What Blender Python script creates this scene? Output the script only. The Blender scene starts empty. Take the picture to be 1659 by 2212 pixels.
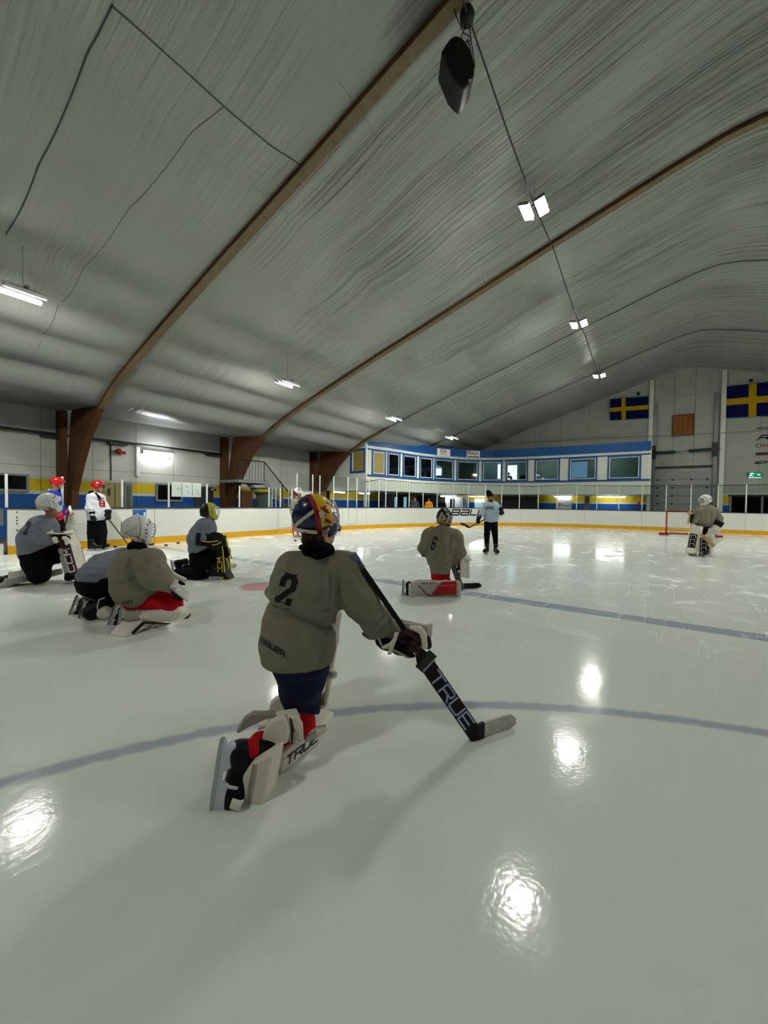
import bpy, bmesh, math, random
import numpy as np
from mathutils import Vector, Matrix
from mathutils.bvhtree import BVHTree
random.seed(7); rng = np.random.RandomState(7)
SC = bpy.context.scene; COL = SC.collection
R = math.radians
# ------------------------------------------------------------------ camera
CAM_H, F_PX, W_PX, H_PX = 1.42, 843.0, 1659.0, 2212.0
yaw, pitch, roll = R(34.05), R(-1.37), R(0.82)
fwd = Vector((-math.sin(yaw)*math.cos(pitch), math.cos(yaw)*math.cos(pitch), math.sin(pitch)))
rt = Vector((math.cos(yaw), math.sin(yaw), 0)); up = rt.cross(fwd)
rt, up = math.cos(roll)*rt + math.sin(roll)*up, math.cos(roll)*up - math.sin(roll)*rt
cd = bpy.data.cameras.new('camera'); cam = bpy.data.objects.new('camera', cd); COL.objects.link(cam)
cd.sensor_fit = 'VERTICAL'; cd.sensor_height = 36; cd.sensor_width = 27; cd.lens = 36*F_PX/H_PX; cd.clip_end = 300; cd.clip_start = .05
m3 = Matrix((rt, up, -fwd)).transposed()
cam.matrix_world = Matrix.Translation((0, 0, CAM_H)) @ m3.to_4x4()
SC.camera = cam
CAMO = Vector((0, 0, CAM_H))
# ------------------------------------------------------------------ world, exposure
wd = bpy.data.worlds.new('world'); SC.world = wd; wd.use_nodes = True
wd.node_tree.nodes['Background'].inputs[0].default_value = (.55, .68, .85, 1)
wd.node_tree.nodes['Background'].inputs[1].default_value = .6
SC.view_settings.view_transform = 'Standard'; SC.view_settings.look = 'None'
SC.view_settings.gamma = 1; SC.view_settings.exposure = 0.0; SC.view_settings.use_curve_mapping = False
LAMP = 290.0          # radiance of the flood lights' lenses
TUBE = 45.0          # radiance of the fluorescent tubes
DAYLIGHT = 5.0
try:
    SC.cycles.use_denoising = True
    SC.cycles.max_bounces = 7; SC.cycles.diffuse_bounces = 3; SC.cycles.glossy_bounces = 3; SC.cycles.transparent_max_bounces = 16; SC.cycles.use_adaptive_sampling = True; SC.cycles.adaptive_threshold = .12; SC.cycles.adaptive_min_samples = 16
    SC.cycles.sample_clamp_indirect = 6; SC.cycles.use_light_tree = False
except Exception: pass
# ------------------------------------------------------------------ places measured in the photograph -> world
def ray(px, py): return fwd + rt*((px-W_PX/2)/F_PX) - up*((py-H_PX/2)/F_PX)
def at(px, py, Y): return CAMO + ray(px, py)*Y
def G(px, py, z=0.0):
    d = ray(px, py); return CAMO + d*((z-CAM_H)/d.z)
def onx(px, py, x):
    d = ray(px, py); return CAMO + d*(x/d.x)
def ony(px, py, y):
    d = ray(px, py); return CAMO + d*(y/d.y)
def onpl(px, py, p0, n):
    d = ray(px, py); return CAMO + d*((Vector(p0)-CAMO).dot(n)/d.dot(n))
RT = Vector((math.cos(yaw), math.sin(yaw), 0)); AW = Vector((-math.sin(yaw), math.cos(yaw), 0)); UP = Vector((0, 0, 1))
# ------------------------------------------------------------------ materials
def lin(c): return tuple((v/255/12.92 if v/255 <= .04045 else ((v/255+.055)/1.055)**2.4) for v in c) + (1,)
MATS = {}
def mat(name, col, rough=.6, spec=.3, metal=0, var=0, vscale=8, bump=0, bscale=20, coat=0, stretch=None, emit=0):
    if name in MATS: return MATS[name]
    m = bpy.data.materials.new(name); m.use_nodes = True; nt = m.node_tree; b = nt.nodes['Principled BSDF']
    c = lin(col); b.inputs['Base Color'].default_value = c; b.inputs['Roughness'].default_value = rough
    b.inputs['Specular IOR Level'].default_value = spec; b.inputs['Metallic'].default_value = metal
    if coat: b.inputs['Coat Weight'].default_value = coat; b.inputs['Coat Roughness'].default_value = .1
    if emit: b.inputs['Emission Color'].default_value = c; b.inputs['Emission Strength'].default_value = emit
    if var or bump:
        tc = nt.nodes.new('ShaderNodeTexCoord'); mp = nt.nodes.new('ShaderNodeMapping')
        nt.links.new(tc.outputs['Object'], mp.inputs['Vector'])
        if stretch: mp.inputs['Scale'].default_value = stretch
    if var:
        n = nt.nodes.new('ShaderNodeTexNoise'); n.inputs['Scale'].default_value = vscale; n.inputs['Detail'].default_value = 5
        nt.links.new(mp.outputs[0], n.inputs['Vector'])
        mx = nt.nodes.new('ShaderNodeMix'); mx.data_type = 'RGBA'
        mx.inputs['A'].default_value = tuple(v*(1-var) for v in c[:3])+(1,); mx.inputs['B'].default_value = tuple(min(1, v*(1+var)) for v in c[:3])+(1,)
        nt.links.new(n.outputs['Fac'], mx.inputs['Factor']); nt.links.new(mx.outputs['Result'], b.inputs['Base Color'])
    if bump:
        n2 = nt.nodes.new('ShaderNodeTexNoise'); n2.inputs['Scale'].default_value = bscale; n2.inputs['Detail'].default_value = 4
        nt.links.new(mp.outputs[0], n2.inputs['Vector'])
        bp = nt.nodes.new('ShaderNodeBump'); bp.inputs['Strength'].default_value = bump; bp.inputs['Distance'].default_value = .02
        nt.links.new(n2.outputs['Fac'], bp.inputs['Height']); nt.links.new(bp.outputs[0], b.inputs['Normal'])
    MATS[name] = m; return m
def emit(name, col, s):
    if name in MATS: return MATS[name]
    m = bpy.data.materials.new(name); m.use_nodes = True; nt = m.node_tree; nt.nodes.clear()
    e = nt.nodes.new('ShaderNodeEmission'); e.inputs[0].default_value = lin(col); e.inputs[1].default_value = s
    o = nt.nodes.new('ShaderNodeOutputMaterial'); nt.links.new(e.outputs[0], o.inputs[0]); MATS[name] = m; return m
def glass(name, tint=(240, 246, 242), refl=1.0):
    if name in MATS: return MATS[name]
    m = bpy.data.materials.new(name); m.use_nodes = True; nt = m.node_tree; nt.nodes.clear()
    t = nt.nodes.new('ShaderNodeBsdfTransparent'); t.inputs[0].default_value = lin(tint)
    g = nt.nodes.new('ShaderNodeBsdfGlossy'); g.inputs['Roughness'].default_value = .03
    fr = nt.nodes.new('ShaderNodeFresnel'); fr.inputs[0].default_value = 1.45
    mu = nt.nodes.new('ShaderNodeMath'); mu.operation = 'MULTIPLY'; mu.inputs[1].default_value = refl
    mx = nt.nodes.new('ShaderNodeMixShader'); o = nt.nodes.new('ShaderNodeOutputMaterial')
    nt.links.new(fr.outputs[0], mu.inputs[0]); nt.links.new(mu.outputs[0], mx.inputs[0])
    nt.links.new(t.outputs[0], mx.inputs[1]); nt.links.new(g.outputs[0], mx.inputs[2]); nt.links.new(mx.outputs[0], o.inputs[0])
    MATS[name] = m; return m
# ------------------------------------------------------------------ objects
def new_obj(name, me, m=None, parent=None, smooth=False):
    o = bpy.data.objects.new(name, me); COL.objects.link(o)
    if m is not None and me is not None and not me.materials: me.materials.append(m)
    elif m is not None and me is not None: o.material_slots[0].link = 'OBJECT'; o.material_slots[0].material = m
    if smooth:
        me.polygons.foreach_set('use_smooth', [True]*len(me.polygons))
    if parent is not None: o.parent = parent
    return o
def tag(o, label, cat, group=None):
    o['label'] = label; o['category'] = cat
    if group: o['group'] = group
    return o
def struct(o): o['kind'] = 'structure'; return o
def empty(name, loc):
    o = bpy.data.objects.new(name, None); o.location = loc; o.empty_display_size = .1; COL.objects.link(o); return o
def wloc(o):                                         # world offset of a (translated only) parent chain
    v = Vector((0, 0, 0))
    while o is not None: v = v + o.location; o = o.parent
    return v
def mesh_from(verts, faces, name='mesh'):
    me = bpy.data.meshes.new(name); me.from_pydata([tuple(v) for v in verts], [], [tuple(f) for f in faces]); me.update(); return me
class MB:
    def __init__(s): s.v = []; s.f = []
    def add(s, vs, fs):
        n = len(s.v); s.v += [Vector(v) for v in vs]; s.f += [tuple(i+n for i in f) for f in fs]; return s
    def box(s, c, h, M=None):
        c = Vector(c); vs = []
        for z in (-1, 1):
            for y in (-1, 1):
                for x in (-1, 1):
                    q = Vector((x*h[0], y*h[1], z*h[2])); vs.append(c + (M @ q if M is not None else q))
        return s.add(vs, [(0, 2, 3, 1), (4, 5, 7, 6), (0, 1, 5, 4), (2, 6, 7, 3), (0, 4, 6, 2), (1, 3, 7, 5)])
    def bb(s, a, b): a = Vector(a); b = Vector(b); return s.box((a+b)/2, [abs(v)/2 for v in (b-a)])
    def hexa(s, p): return s.add(p, [(0, 3, 2, 1), (4, 5, 6, 7), (0, 1, 5, 4), (1, 2, 6, 5), (2, 3, 7, 6), (3, 0, 4, 7)])
    def bar(s, a, b, w, t, n=(0, 0, 1)):
        a = Vector(a); b = Vector(b); d = (b-a).normalized(); n = Vector(n); x = d.cross(n)
        if x.length < 1e-4: x = d.orthogonal()
        x.normalize(); y = x.cross(d)
        return s.hexa([a-x*w/2-y*t/2, a+x*w/2-y*t/2, a+x*w/2+y*t/2, a-x*w/2+y*t/2, b-x*w/2-y*t/2, b+x*w/2-y*t/2, b+x*w/2+y*t/2, b-x*w/2+y*t/2])
    def tube(s, pts, r, n=8, cap=True):
        pts = [Vector(p) for p in pts]; rs = r if isinstance(r, (list, tuple)) else [r]*len(pts)
        d0 = (pts[1]-pts[0]).normalized(); x = d0.orthogonal().normalized(); vs = []; fs = []
        for i, p in enumerate(pts):
            d = (pts[min(i+1, len(pts)-1)]-pts[max(i-1, 0)]).normalized()
            x = (x - d*x.dot(d)).normalized(); y = d.cross(x)
            for k in range(n):
                a = 2*math.pi*k/n; vs.append(p + (x*math.cos(a)+y*math.sin(a))*rs[i])
        for i in range(len(pts)-1):
            for k in range(n): fs.append((i*n+k, i*n+(k+1) % n, (i+1)*n+(k+1) % n, (i+1)*n+k))
        if cap: fs.append(tuple(range(n-1, -1, -1))); fs.append(tuple((len(pts)-1)*n+k for k in range(n)))
        return s.add(vs, fs)
    def prism(s, poly, ext):                            # polygon of world points, extruded by a vector
        poly = [Vector(p) for p in poly]; n = len(poly); ext = Vector(ext)
        return s.add(poly+[p+ext for p in poly], [tuple(range(n-1, -1, -1)), tuple(range(n, 2*n))]+[(i, (i+1) % n, n+(i+1) % n, n+i) for i in range(n)])
    def lathe(s, prof, c=(0, 0, 0), n=16, M=None):
        vs = []; fs = []; c = Vector(c)
        for r, z in prof:
            for k in range(n):
                a = 2*math.pi*k/n; q = Vector((r*math.cos(a), r*math.sin(a), z)); vs.append(c+(M @ q if M is not None else q))
        for i in range(len(prof)-1):
            for k in range(n): fs.append((i*n+k, i*n+(k+1) % n, (i+1)*n+(k+1) % n, (i+1)*n+k))
        fs.append(tuple(range(n-1, -1, -1))); fs.append(tuple((len(prof)-1)*n+k for k in range(n)))
        return s.add(vs, fs)
    def strip(s, pts, w, n):                            # flat ribbon through points, width along n
        n = Vector(n); vs = []
        for p in pts: vs += [Vector(p)-n*w/2, Vector(p)+n*w/2]
        return s.add(vs, [(2*i, 2*i+1, 2*i+3, 2*i+2) for i in range(len(pts)-1)])
    def mesh(s, off=None, name='mesh'):
        off = off or Vector((0, 0, 0)); return mesh_from([v-off for v in s.v], s.f, name)
    def build(s, name, m, parent=None, smooth=False, bevel=0, seg=2, local=False):
        off = Vector((0, 0, 0)) if local or parent is None else wloc(parent)
        me = s.mesh(off, name)
        bm = bmesh.new(); bm.from_mesh(me); bmesh.ops.recalc_face_normals(bm, faces=bm.faces); bm.to_mesh(me); bm.free()
        o = new_obj(name, me, m, parent, smooth)
        if bevel:
            b = o.modifiers.new('bevel', 'BEVEL'); b.width = bevel; b.segments = seg; b.limit_method = 'ANGLE'; b.angle_limit = R(35)
        return o
# ------------------------------------------------------------------ implicit surfaces
def cap_(a, b, ra, rb):
    a = np.array(a, float); b = np.array(b, float); ba = b-a; L = max(ba @ ba, 1e-9)
    def f(P):
        h = np.clip((P-a) @ ba/L, 0, 1); return np.linalg.norm(P-a-h[:, None]*ba, axis=1)-(ra+(rb-ra)*h)
    r = max(ra, rb); return f, np.minimum(a, b)-r, np.maximum(a, b)+r
def ell_(c, r, M=None):
    c = np.array(c, float); r = np.array(r, float); A = np.array(M) if M is not None else np.eye(3)
    def f(P):
        q = (P-c) @ A; k0 = np.linalg.norm(q/r, axis=1); k1 = np.linalg.norm(q/(r*r), axis=1)+1e-9
        return k0*(k0-1)/k1
    e = np.abs(A) @ r; return f, c-e, c+e
def rbox_(c, h, r, M=None):
    c = np.array(c, float); h = np.array(h, float); A = np.array(M) if M is not None else np.eye(3)
    def f(P):
        q = np.abs((P-c) @ A)-(h-r); return np.linalg.norm(np.maximum(q, 0), axis=1)+np.minimum(q.max(1), 0)-r
    e = np.abs(A) @ h; return f, c-e, c+e
def smin(a, b, k):
    if k <= 0: return np.minimum(a, b)
    h = np.maximum(k-np.abs(a-b), 0)/k; return np.minimum(a, b)-h*h*k*.25
def surf(prims, vox, k=.03, cuts=(), subs=(), disp=None, pad=.03):
    lo = np.min([p[1] for p in prims], 0)-pad; hi = np.max([p[2] for p in prims], 0)+pad
    n = np.maximum(np.ceil((hi-lo)/vox).astype(int)+1, 4)
    ax = [lo[i]+vox*np.arange(n[i]) for i in range(3)]
    P = np.stack(np.meshgrid(*ax, indexing='ij'), -1).reshape(-1, 3)
    d = None
    for p in prims:
        v = p[0](P); d = v if d is None else smin(d, v, k)
    if disp is not None: d = d+disp(P)
    for s_ in subs: d = np.maximum(d, -s_[0](P))
    for (q, nn) in cuts:                                   # keep the side the normal points away from
        d = np.maximum(d, (P-np.array(q)) @ np.array(nn))
    V = d.reshape(n); return nets(V, lo, vox)
def nets(V, lo, h):
    S = V < 0; c = np.zeros(np.array(V.shape)-1, int)
    sl = lambda A, i, j, k: A[i:A.shape[0]-1+i, j:A.shape[1]-1+j, k:A.shape[2]-1+k]
    for i in (0, 1):
        for j in (0, 1):
            for k in (0, 1): c += sl(S, i, j, k)
    act = (c > 0) & (c < 8); idx = -np.ones(act.shape, int); ii = np.argwhere(act); idx[act] = np.arange(len(ii))
    acc = np.zeros((len(ii), 3)); cnt = np.zeros(len(ii))
    cv = {}
    for i in (0, 1):
        for j in (0, 1):
            for k in (0, 1): cv[i, j, k] = V[ii[:, 0]+i, ii[:, 1]+j, ii[:, 2]+k]
    for a in cv:
        for ax in range(3):
            if a[ax]: continue
            b = list(a); b[ax] = 1; b = tuple(b); va, vb = cv[a], cv[b]; m = (va < 0) != (vb < 0)
            t = np.where(m, va/np.where(m, va-vb, 1), 0); p = np.array(a, float)[None].repeat(len(ii), 0); p[:, ax] = t
            acc[m] += p[m]; cnt[m] += 1
    verts = (acc/np.maximum(cnt, 1)[:, None]+ii)*h+lo
    F = []
    for ax in range(3):
        u, w = (ax+1) % 3, (ax+2) % 3
        s0 = [slice(None)]*3; s1 = [slice(None)]*3; s0[ax] = slice(0, -1); s1[ax] = slice(1, None)
        A = S[tuple(s0)]; B = S[tuple(s1)]; e = np.argwhere(A != B)
        e = e[(e[:, u] > 0) & (e[:, w] > 0) & (e[:, u] < V.shape[u]-1) & (e[:, w] < V.shape[w]-1)]
        fl = A[e[:, 0], e[:, 1], e[:, 2]]
        def q(du, dw):
            x = e.copy(); x[:, u] -= du; x[:, w] -= dw; return idx[x[:, 0], x[:, 1], x[:, 2]]
        Q = np.stack([q(1, 1), q(0, 1), q(0, 0), q(1, 0)], 1); Q[~fl] = Q[~fl][:, ::-1]; F.append(Q)
    F = np.concatenate(F) if F else np.zeros((0, 4), int)
    return verts, F
def sdf_obj(name, prims, m, parent=None, vox=.01, k=.03, local=False, relax=1, **kw):
    v, f = surf(prims, vox, k, **kw)
    if relax and len(f):                                   # one relaxing pass evens the facets
        for _ in range(relax):
            s_ = np.zeros_like(v); n_ = np.zeros(len(v))
            for a in range(4):
                for b in ((a+1) % 4, (a+3) % 4):
                    np.add.at(s_, f[:, a], v[f[:, b]]); np.add.at(n_, f[:, a], 1)
            v = v*.45+(s_/np.maximum(n_, 1)[:, None])*.55
    off = np.zeros(3) if local or parent is None else np.array(wloc(parent))
    me = bpy.data.meshes.new(name); me.from_pydata((v-off).tolist(), [], f.tolist()); me.update()
    return new_obj(name, me, m, parent, True)
def folds(amp, fr, seed=0, dirs=None):
    r = np.random.RandomState(seed); D = r.randn(4, 3); D /= np.linalg.norm(D, axis=1)[:, None]
    if dirs is not None: D[:2] = np.array(dirs)
    ph = r.rand(4)*6
    def f(P):
        w = .6*np.sin(fr*.7*(P @ D[2])+ph[2]); return amp*(np.sin(fr*(P @ D[0])+ph[0]+2*w)*np.sin(fr*.6*(P @ D[1])+ph[1]+w)+.5*np.sin(2.1*fr*(P @ D[3])+ph[3]+2*w))
    return f
def creases(segs, va):
    """pinched lines in cloth: (start, end, depth, width)"""
    vv = np.array(va); fl = lambda x: x-np.outer(x @ vv, vv) if x.ndim > 1 else x-vv*(x @ vv)
    S_ = [(np.array(a), np.array(b_), d, w) for a, b_, d, w in segs]
    def f(P):
        o = np.zeros(len(P))
        for a, b_, d, w in S_:
            ba = fl(b_-a); Q = fl(P-a); h = np.clip(Q @ ba/(ba @ ba), 0, 1); r_ = np.linalg.norm(Q-h[:, None]*ba, axis=1); e = np.sin(np.pi*np.clip(h*.9+.05, 0, 1))
            o += d*e*((P-a) @ vv < .1)*(np.exp(-(r_/w)**2)-.45*np.exp(-((r_-2.1*w)/(1.2*w))**2))
        return o
    return f
# ------------------------------------------------------------------ stroke lettering
GL = {
 'B': [[(0, 0), (0, 1), (.9, 1), (1, .88), (1, .62), (.9, .5), (0, .5)], [(.9, .5), (1, .38), (1, .12), (.9, 0), (0, 0)]],
 'a': [[(.05, 1), (.9, 1), (1, .88), (1, 0), (.1, 0), (0, .12), (0, .4), (.1, .52), (1, .52)]],
 'u': [[(0, 1), (0, .12), (.1, 0), (.75, 0)], [(1, 1), (1, 0)]],
 'e': [[(0, .5), (1, .5), (1, .88), (.9, 1), (.1, 1), (0, .88), (0, .12), (.1, 0), (.95, 0)]],
 'R': [[(0, 0), (0, 1), (.9, 1), (1, .88), (1, .57), (.9, .45), (0, .45)], [(.6, .45), (1, 0)]],
 'T': [[(0, 1), (1, 1)], [(.5, 1), (.5, 0)]], 'U': [[(0, 1), (0, .12), (.1, 0), (.9, 0), (1, .12), (1, 1)]],
 'E': [[(1, 1), (0, 1), (0, 0), (1, 0)], [(0, .5), (.9, .5)]], 'C': [[(1, 1), (.1, 1), (0, .88), (0, .12), (.1, 0), (1, 0)]],
 'M': [[(0, 0), (0, 1), (.5, .4), (1, 1), (1, 0)]], 'V': [[(0, 1), (.5, 0), (1, 1)]], 'A': [[(0, 0), (.5, 1), (1, 0)], [(.2, .32), (.8, .32)]],
 'P': [[(0, 0), (0, 1), (.9, 1), (1, .88), (1, .57), (.9, .45), (0, .45)]], 'O': [[(.1, 0), (0, .12), (0, .88), (.1, 1), (.9, 1), (1, .88), (1, .12), (.9, 0), (.1, 0)]],
 'G': [[(1, 1), (.1, 1), (0, .88), (0, .12), (.1, 0), (.9, 0), (1, .12), (1, .42), (.6, .42)]],
 '2': [[(.02, .72), (.02, .86), (.2, 1), (.8, 1), (.98, .86), (.98, .62), (.05, .18), (.05, 0), (1, 0), (1, .18)]],
 '6': [[(.97, .80), (.95, .9), (.8, 1), (.2, 1), (.03, .88), (.03, .12), (.2, 0), (.8, 0), (.97, .12), (.97, .38), (.82, .5), (.05, .5)]],
 'I': [[(.5, 0), (.5, 1)]], 'X': [[(0, 0), (1, 1)], [(0, 1), (1, 0)]], 'N': [[(0, 0), (0, 1), (1, 0), (1, 1)]], 'L': [[(0, 1), (0, 0), (1, 0)]],
 'l': [[(.5, 0), (.5, 1)]], 'i': [[(.5, 0), (.5, .65)], [(.5, .85), (.5, .95)]], 'n': [[(0, 0), (0, .65), (.8, .65), (1, .5), (1, 0)]],
 't': [[(.4, .95), (.4, .1), (.6, 0), (.9, 0)], [(0, .65), (.9, .65)]], 'o': [[(0, 0), (0, .65), (1, .65), (1, 0), (0, 0)]],
 'W': [[(0, 1), (.25, 0), (.5, .7), (.75, 0), (1, 1)]], '7': [[(0, 1), (1, 1), (.4, 0)]], '-': [[(0, .5), (1, .5)]], 'S': [[(1, 1), (0, 1), (0, .5), (1, .5), (1, 0), (0, 0)]], 'Y': [[(0, 1), (.5, .5), (1, 1)], [(.5, .5), (.5, 0)]],
 ' ': []}
def letters(txt, w=.8, gap=.35, t=.17, shear=0, step=.12):
    """quads (in units of the letter height) for a line of lettering; returns verts2d, faces, width"""
    vs = []; fs = []; x = 0
    for ch in txt:
        cw = w*(.35 if ch in 'Ili' else 1)
        for st in GL[ch]:
            for (a, b) in zip(st[:-1], st[1:]):
                a = np.array((x+a[0]*cw if cw == w else x+cw*a[0], a[1])); b = np.array((x+b[0]*cw, b[1]))
                d = b-a; L = np.linalg.norm(d); d = d/L; n = np.array((-d[1], d[0])); a = a-d*t*.5; b = b+d*t*.5
                k = max(1, int(L/step))
                for i in range(k+1):
                    p = a+(b-a)*i/k
                    for s_ in (-.5, .5): q = p+n*t*s_; vs.append((q[0]+shear*q[1], q[1]))
                for i in range(k):
                    o = len(vs)-2*(k+1)+2*i; fs.append((o, o+2, o+3, o+1))
        x += cw+gap
    return np.array(vs), fs, x-gap
def sign_text(name, txt, org, u, v, h, m, parent=None, **kw):
    """flat lettering at a place: org = lower left, u = reading direction, v = up"""
    V, Fs, w = letters(txt, **kw); u = Vector(u); v = Vector(v); org = Vector(org)
    off = wloc(parent) if parent is not None else Vector((0, 0, 0))
    return new_obj(name, mesh_from([org-off+u*(q[0]*h)+v*(q[1]*h) for q in V], Fs, name), m, parent)
def decal(name, V, Fs, target, org, u, v, h, ray_dir, m, parent, lift=.007):
    """lettering laid onto a curved surface"""
    me = target.data; off = wloc(target); tv = [Vector(x.co)+off for x in me.vertices]
    bvh = BVHTree.FromPolygons(tv, [tuple(p.vertices) for p in me.polygons]); rd = Vector(ray_dir).normalized()
    u = Vector(u); v = Vector(v); org = Vector(org); out = []; po = wloc(parent)
    for q in V:
        p = org+u*(q[0]*h)+v*(q[1]*h); hit = bvh.ray_cast(p-rd*.6, rd)
        out.append((hit[0]-rd*lift if hit[0] is not None else p)-po)
    return new_obj(name, mesh_from(out, Fs, name), m, parent, True)
def basis(f, u):                                        # columns right, forward, up
    f = Vector(f).normalized(); r = f.cross(Vector(u)).normalized(); u = r.cross(f); return Matrix((r, f, u)).transposed()
def place(o, parent, M3, loc, sc=1.0):
    """put a canonical piece (mesh in its own frame) under a thing"""
    o.parent = parent; M = M3.to_4x4() @ Matrix.Diagonal((sc, sc, sc, 1)) if not isinstance(sc, (tuple, list)) else M3.to_4x4() @ Matrix.Diagonal(tuple(sc)+(1,))
    o.matrix_basis = Matrix.Translation(Vector(loc)-wloc(parent)) @ M
    return o
# ================================================================== MATERIALS OF THE HALL
M_film = None
STAIN = (0, 0)
def make_film():
    m = bpy.data.materials.new('insulation_film'); m.use_nodes = True; nt = m.node_tree; b = nt.nodes['Principled BSDF']; L = nt.links.new
    uv = nt.nodes.new('ShaderNodeUVMap')
    def noise(sx, sy, sc, det=4, dist=0):
        mp = nt.nodes.new('ShaderNodeMapping'); mp.inputs['Scale'].default_value = (sx, sy, 1); L(uv.outputs[0], mp.inputs[0])
        n = nt.nodes.new('ShaderNodeTexNoise'); n.inputs['Scale'].default_value = sc; n.inputs['Detail'].default_value = det; n.inputs['Distortion'].default_value = dist
        L(mp.outputs[0], n.inputs['Vector']); return n.outputs['Fac']
    a = noise(.035, 3.6, 1, 5, .05); c = noise(.10, 10.0, 1, 3, .05); big = noise(.25, .5, 1, 2)
    def math_(op, x, y):
        n = nt.nodes.new('ShaderNodeMath'); n.operation = op
        for i, q in enumerate((x, y)):
            if isinstance(q, (int, float)): n.inputs[i].default_value = q
            else: L(q, n.inputs[i])
        return n.outputs[0]
    # wrinkles are strong in patches only
    patch = math_('MULTIPLY', math_('MAXIMUM', math_('SUBTRACT', big, .36), 0.03), 5.5)
    rid = math_('POWER', math_('ABSOLUTE', math_('SUBTRACT', a, .5), 0), .7)
    sv = nt.nodes.new('ShaderNodeSeparateXYZ'); L(uv.outputs[0], sv.inputs[0])
    def ramp(v, a0, a1, lo): 
        n = nt.nodes.new('ShaderNodeMapRange'); n.inputs['From Min'].default_value = a0; n.inputs['From Max'].default_value = a1; n.inputs['To Min'].default_value = lo; n.inputs['To Max'].default_value = 1; L(v, n.inputs[0]); return n.outputs[0]
    patch = math_('MULTIPLY', patch, math_('MULTIPLY', ramp(sv.outputs['X'], 7, 17, .22), ramp(sv.outputs['Y'], 4.5, 9, .3)))
    hgt = math_('MULTIPLY', math_('ADD', math_('MULTIPLY', rid, -1.2), math_('MULTIPLY', c, .35)), patch)
    bp = nt.nodes.new('ShaderNodeBump'); bp.inputs['Strength'].default_value = 1.0; bp.inputs['Distance'].default_value = .26
    L(hgt, bp.inputs['Height']); L(bp.outputs[0], b.inputs['Normal'])
    mx = nt.nodes.new('ShaderNodeMix'); mx.data_type = 'RGBA'; mx.inputs['A'].default_value = lin((142, 145, 138)); mx.inputs['B'].default_value = lin((152, 155, 148))
    L(big, mx.inputs['Factor']); L(mx.outputs['Result'], b.inputs['Base Color'])
    b.inputs['Roughness'].default_value = .34; b.inputs['Specular IOR Level'].default_value = .5
    sx_ = nt.nodes.new('ShaderNodeSeparateXYZ'); L(uv.outputs[0], sx_.inputs[0])
    dd = math_('ADD', math_('POWER', math_('DIVIDE', math_('SUBTRACT', sx_.outputs['X'], STAIN[0]), 1.0), 2), math_('POWER', math_('DIVIDE', math_('SUBTRACT', sx_.outputs['Y'], STAIN[1]), .55), 2))
    fac = math_('MULTIPLY', math_('MAXIMUM', math_('SUBTRACT', 1, math_('ADD', dd, math_('MULTIPLY', math_('SUBTRACT', c, .5), 1.6))), 0), .8)
    m2 = nt.nodes.new('ShaderNodeMix'); m2.data_type = 'RGBA'; m2.inputs['B'].default_value = lin((52, 54, 52)); L(fac, m2.inputs['Factor']); L(mx.outputs['Result'], m2.inputs['A']); L(m2.outputs['Result'], b.inputs['Base Color'])
    return m
M_film2 = mat('film_fold', (150, 154, 148), .4, .4, bump=.4, bscale=3)
M_seam = mat('film_seam', (74, 78, 74), .6)
M_glulam = mat('glulam_wood', (84, 52, 27), .55, .3, var=.3, vscale=3, stretch=(1, 1, 8))
M_glulam2 = mat('glulam_underside', (112, 97, 74), .6, .2, var=.3, vscale=4, stretch=(3, 1, 1))
M_steel = mat('galvanised_steel', (120, 124, 120), .45, .5, .6)
M_dark = mat('dark_metal', (26, 27, 27), .5, .4)
M_black = mat('black_plastic', (9, 9, 10), .5, .4)
M_whitep = mat('white_post_paint', (205, 208, 204), .45, .4)
M_board = mat('white_board_plastic', (222, 222, 212), .38, .4, var=.04, vscale=6)
M_scuff = mat('board_scuff_black', (70, 70, 68), .6)
M_kick = mat('yellow_kickplate', (216, 160, 12), .4, .4, var=.08)
M_rail = mat('blue_black_rail', (28, 34, 56), .45, .4)
M_glassp = glass('rink_glass', (242, 246, 244), .25)
M_winglass = glass('gallery_glass', (200, 214, 210), 1.6)
M_blue = mat('gallery_blue', (16, 72, 130), .5, .3, var=.06)
M_clad = mat('white_cladding', (205, 208, 196), .6, .2, var=.04, vscale=5)
M_cladgap = mat('cladding_gap', (120, 122, 114), .8)
M_grey = mat('concrete_floor', (92, 92, 90), .8, .1, var=.15)
M_red = mat('red_paint', (150, 22, 28), .4, .4)
M_paper = mat('white_paper', (225, 228, 226), .7)
M_ink = mat('black_ink', (14, 14, 16), .6)
M_darkwin = glass('dark_glass', (40, 42, 42), 1.5)
M_tube = emit('fluorescent_tube', (250, 252, 255), TUBE)
M_lens = emit('flood_lens', (254, 255, 248), LAMP)
M_sky = emit('daylight_window', (205, 228, 255), DAYLIGHT)
M_skyblue = emit('daylight_blind', (150, 190, 235), .8)
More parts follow.
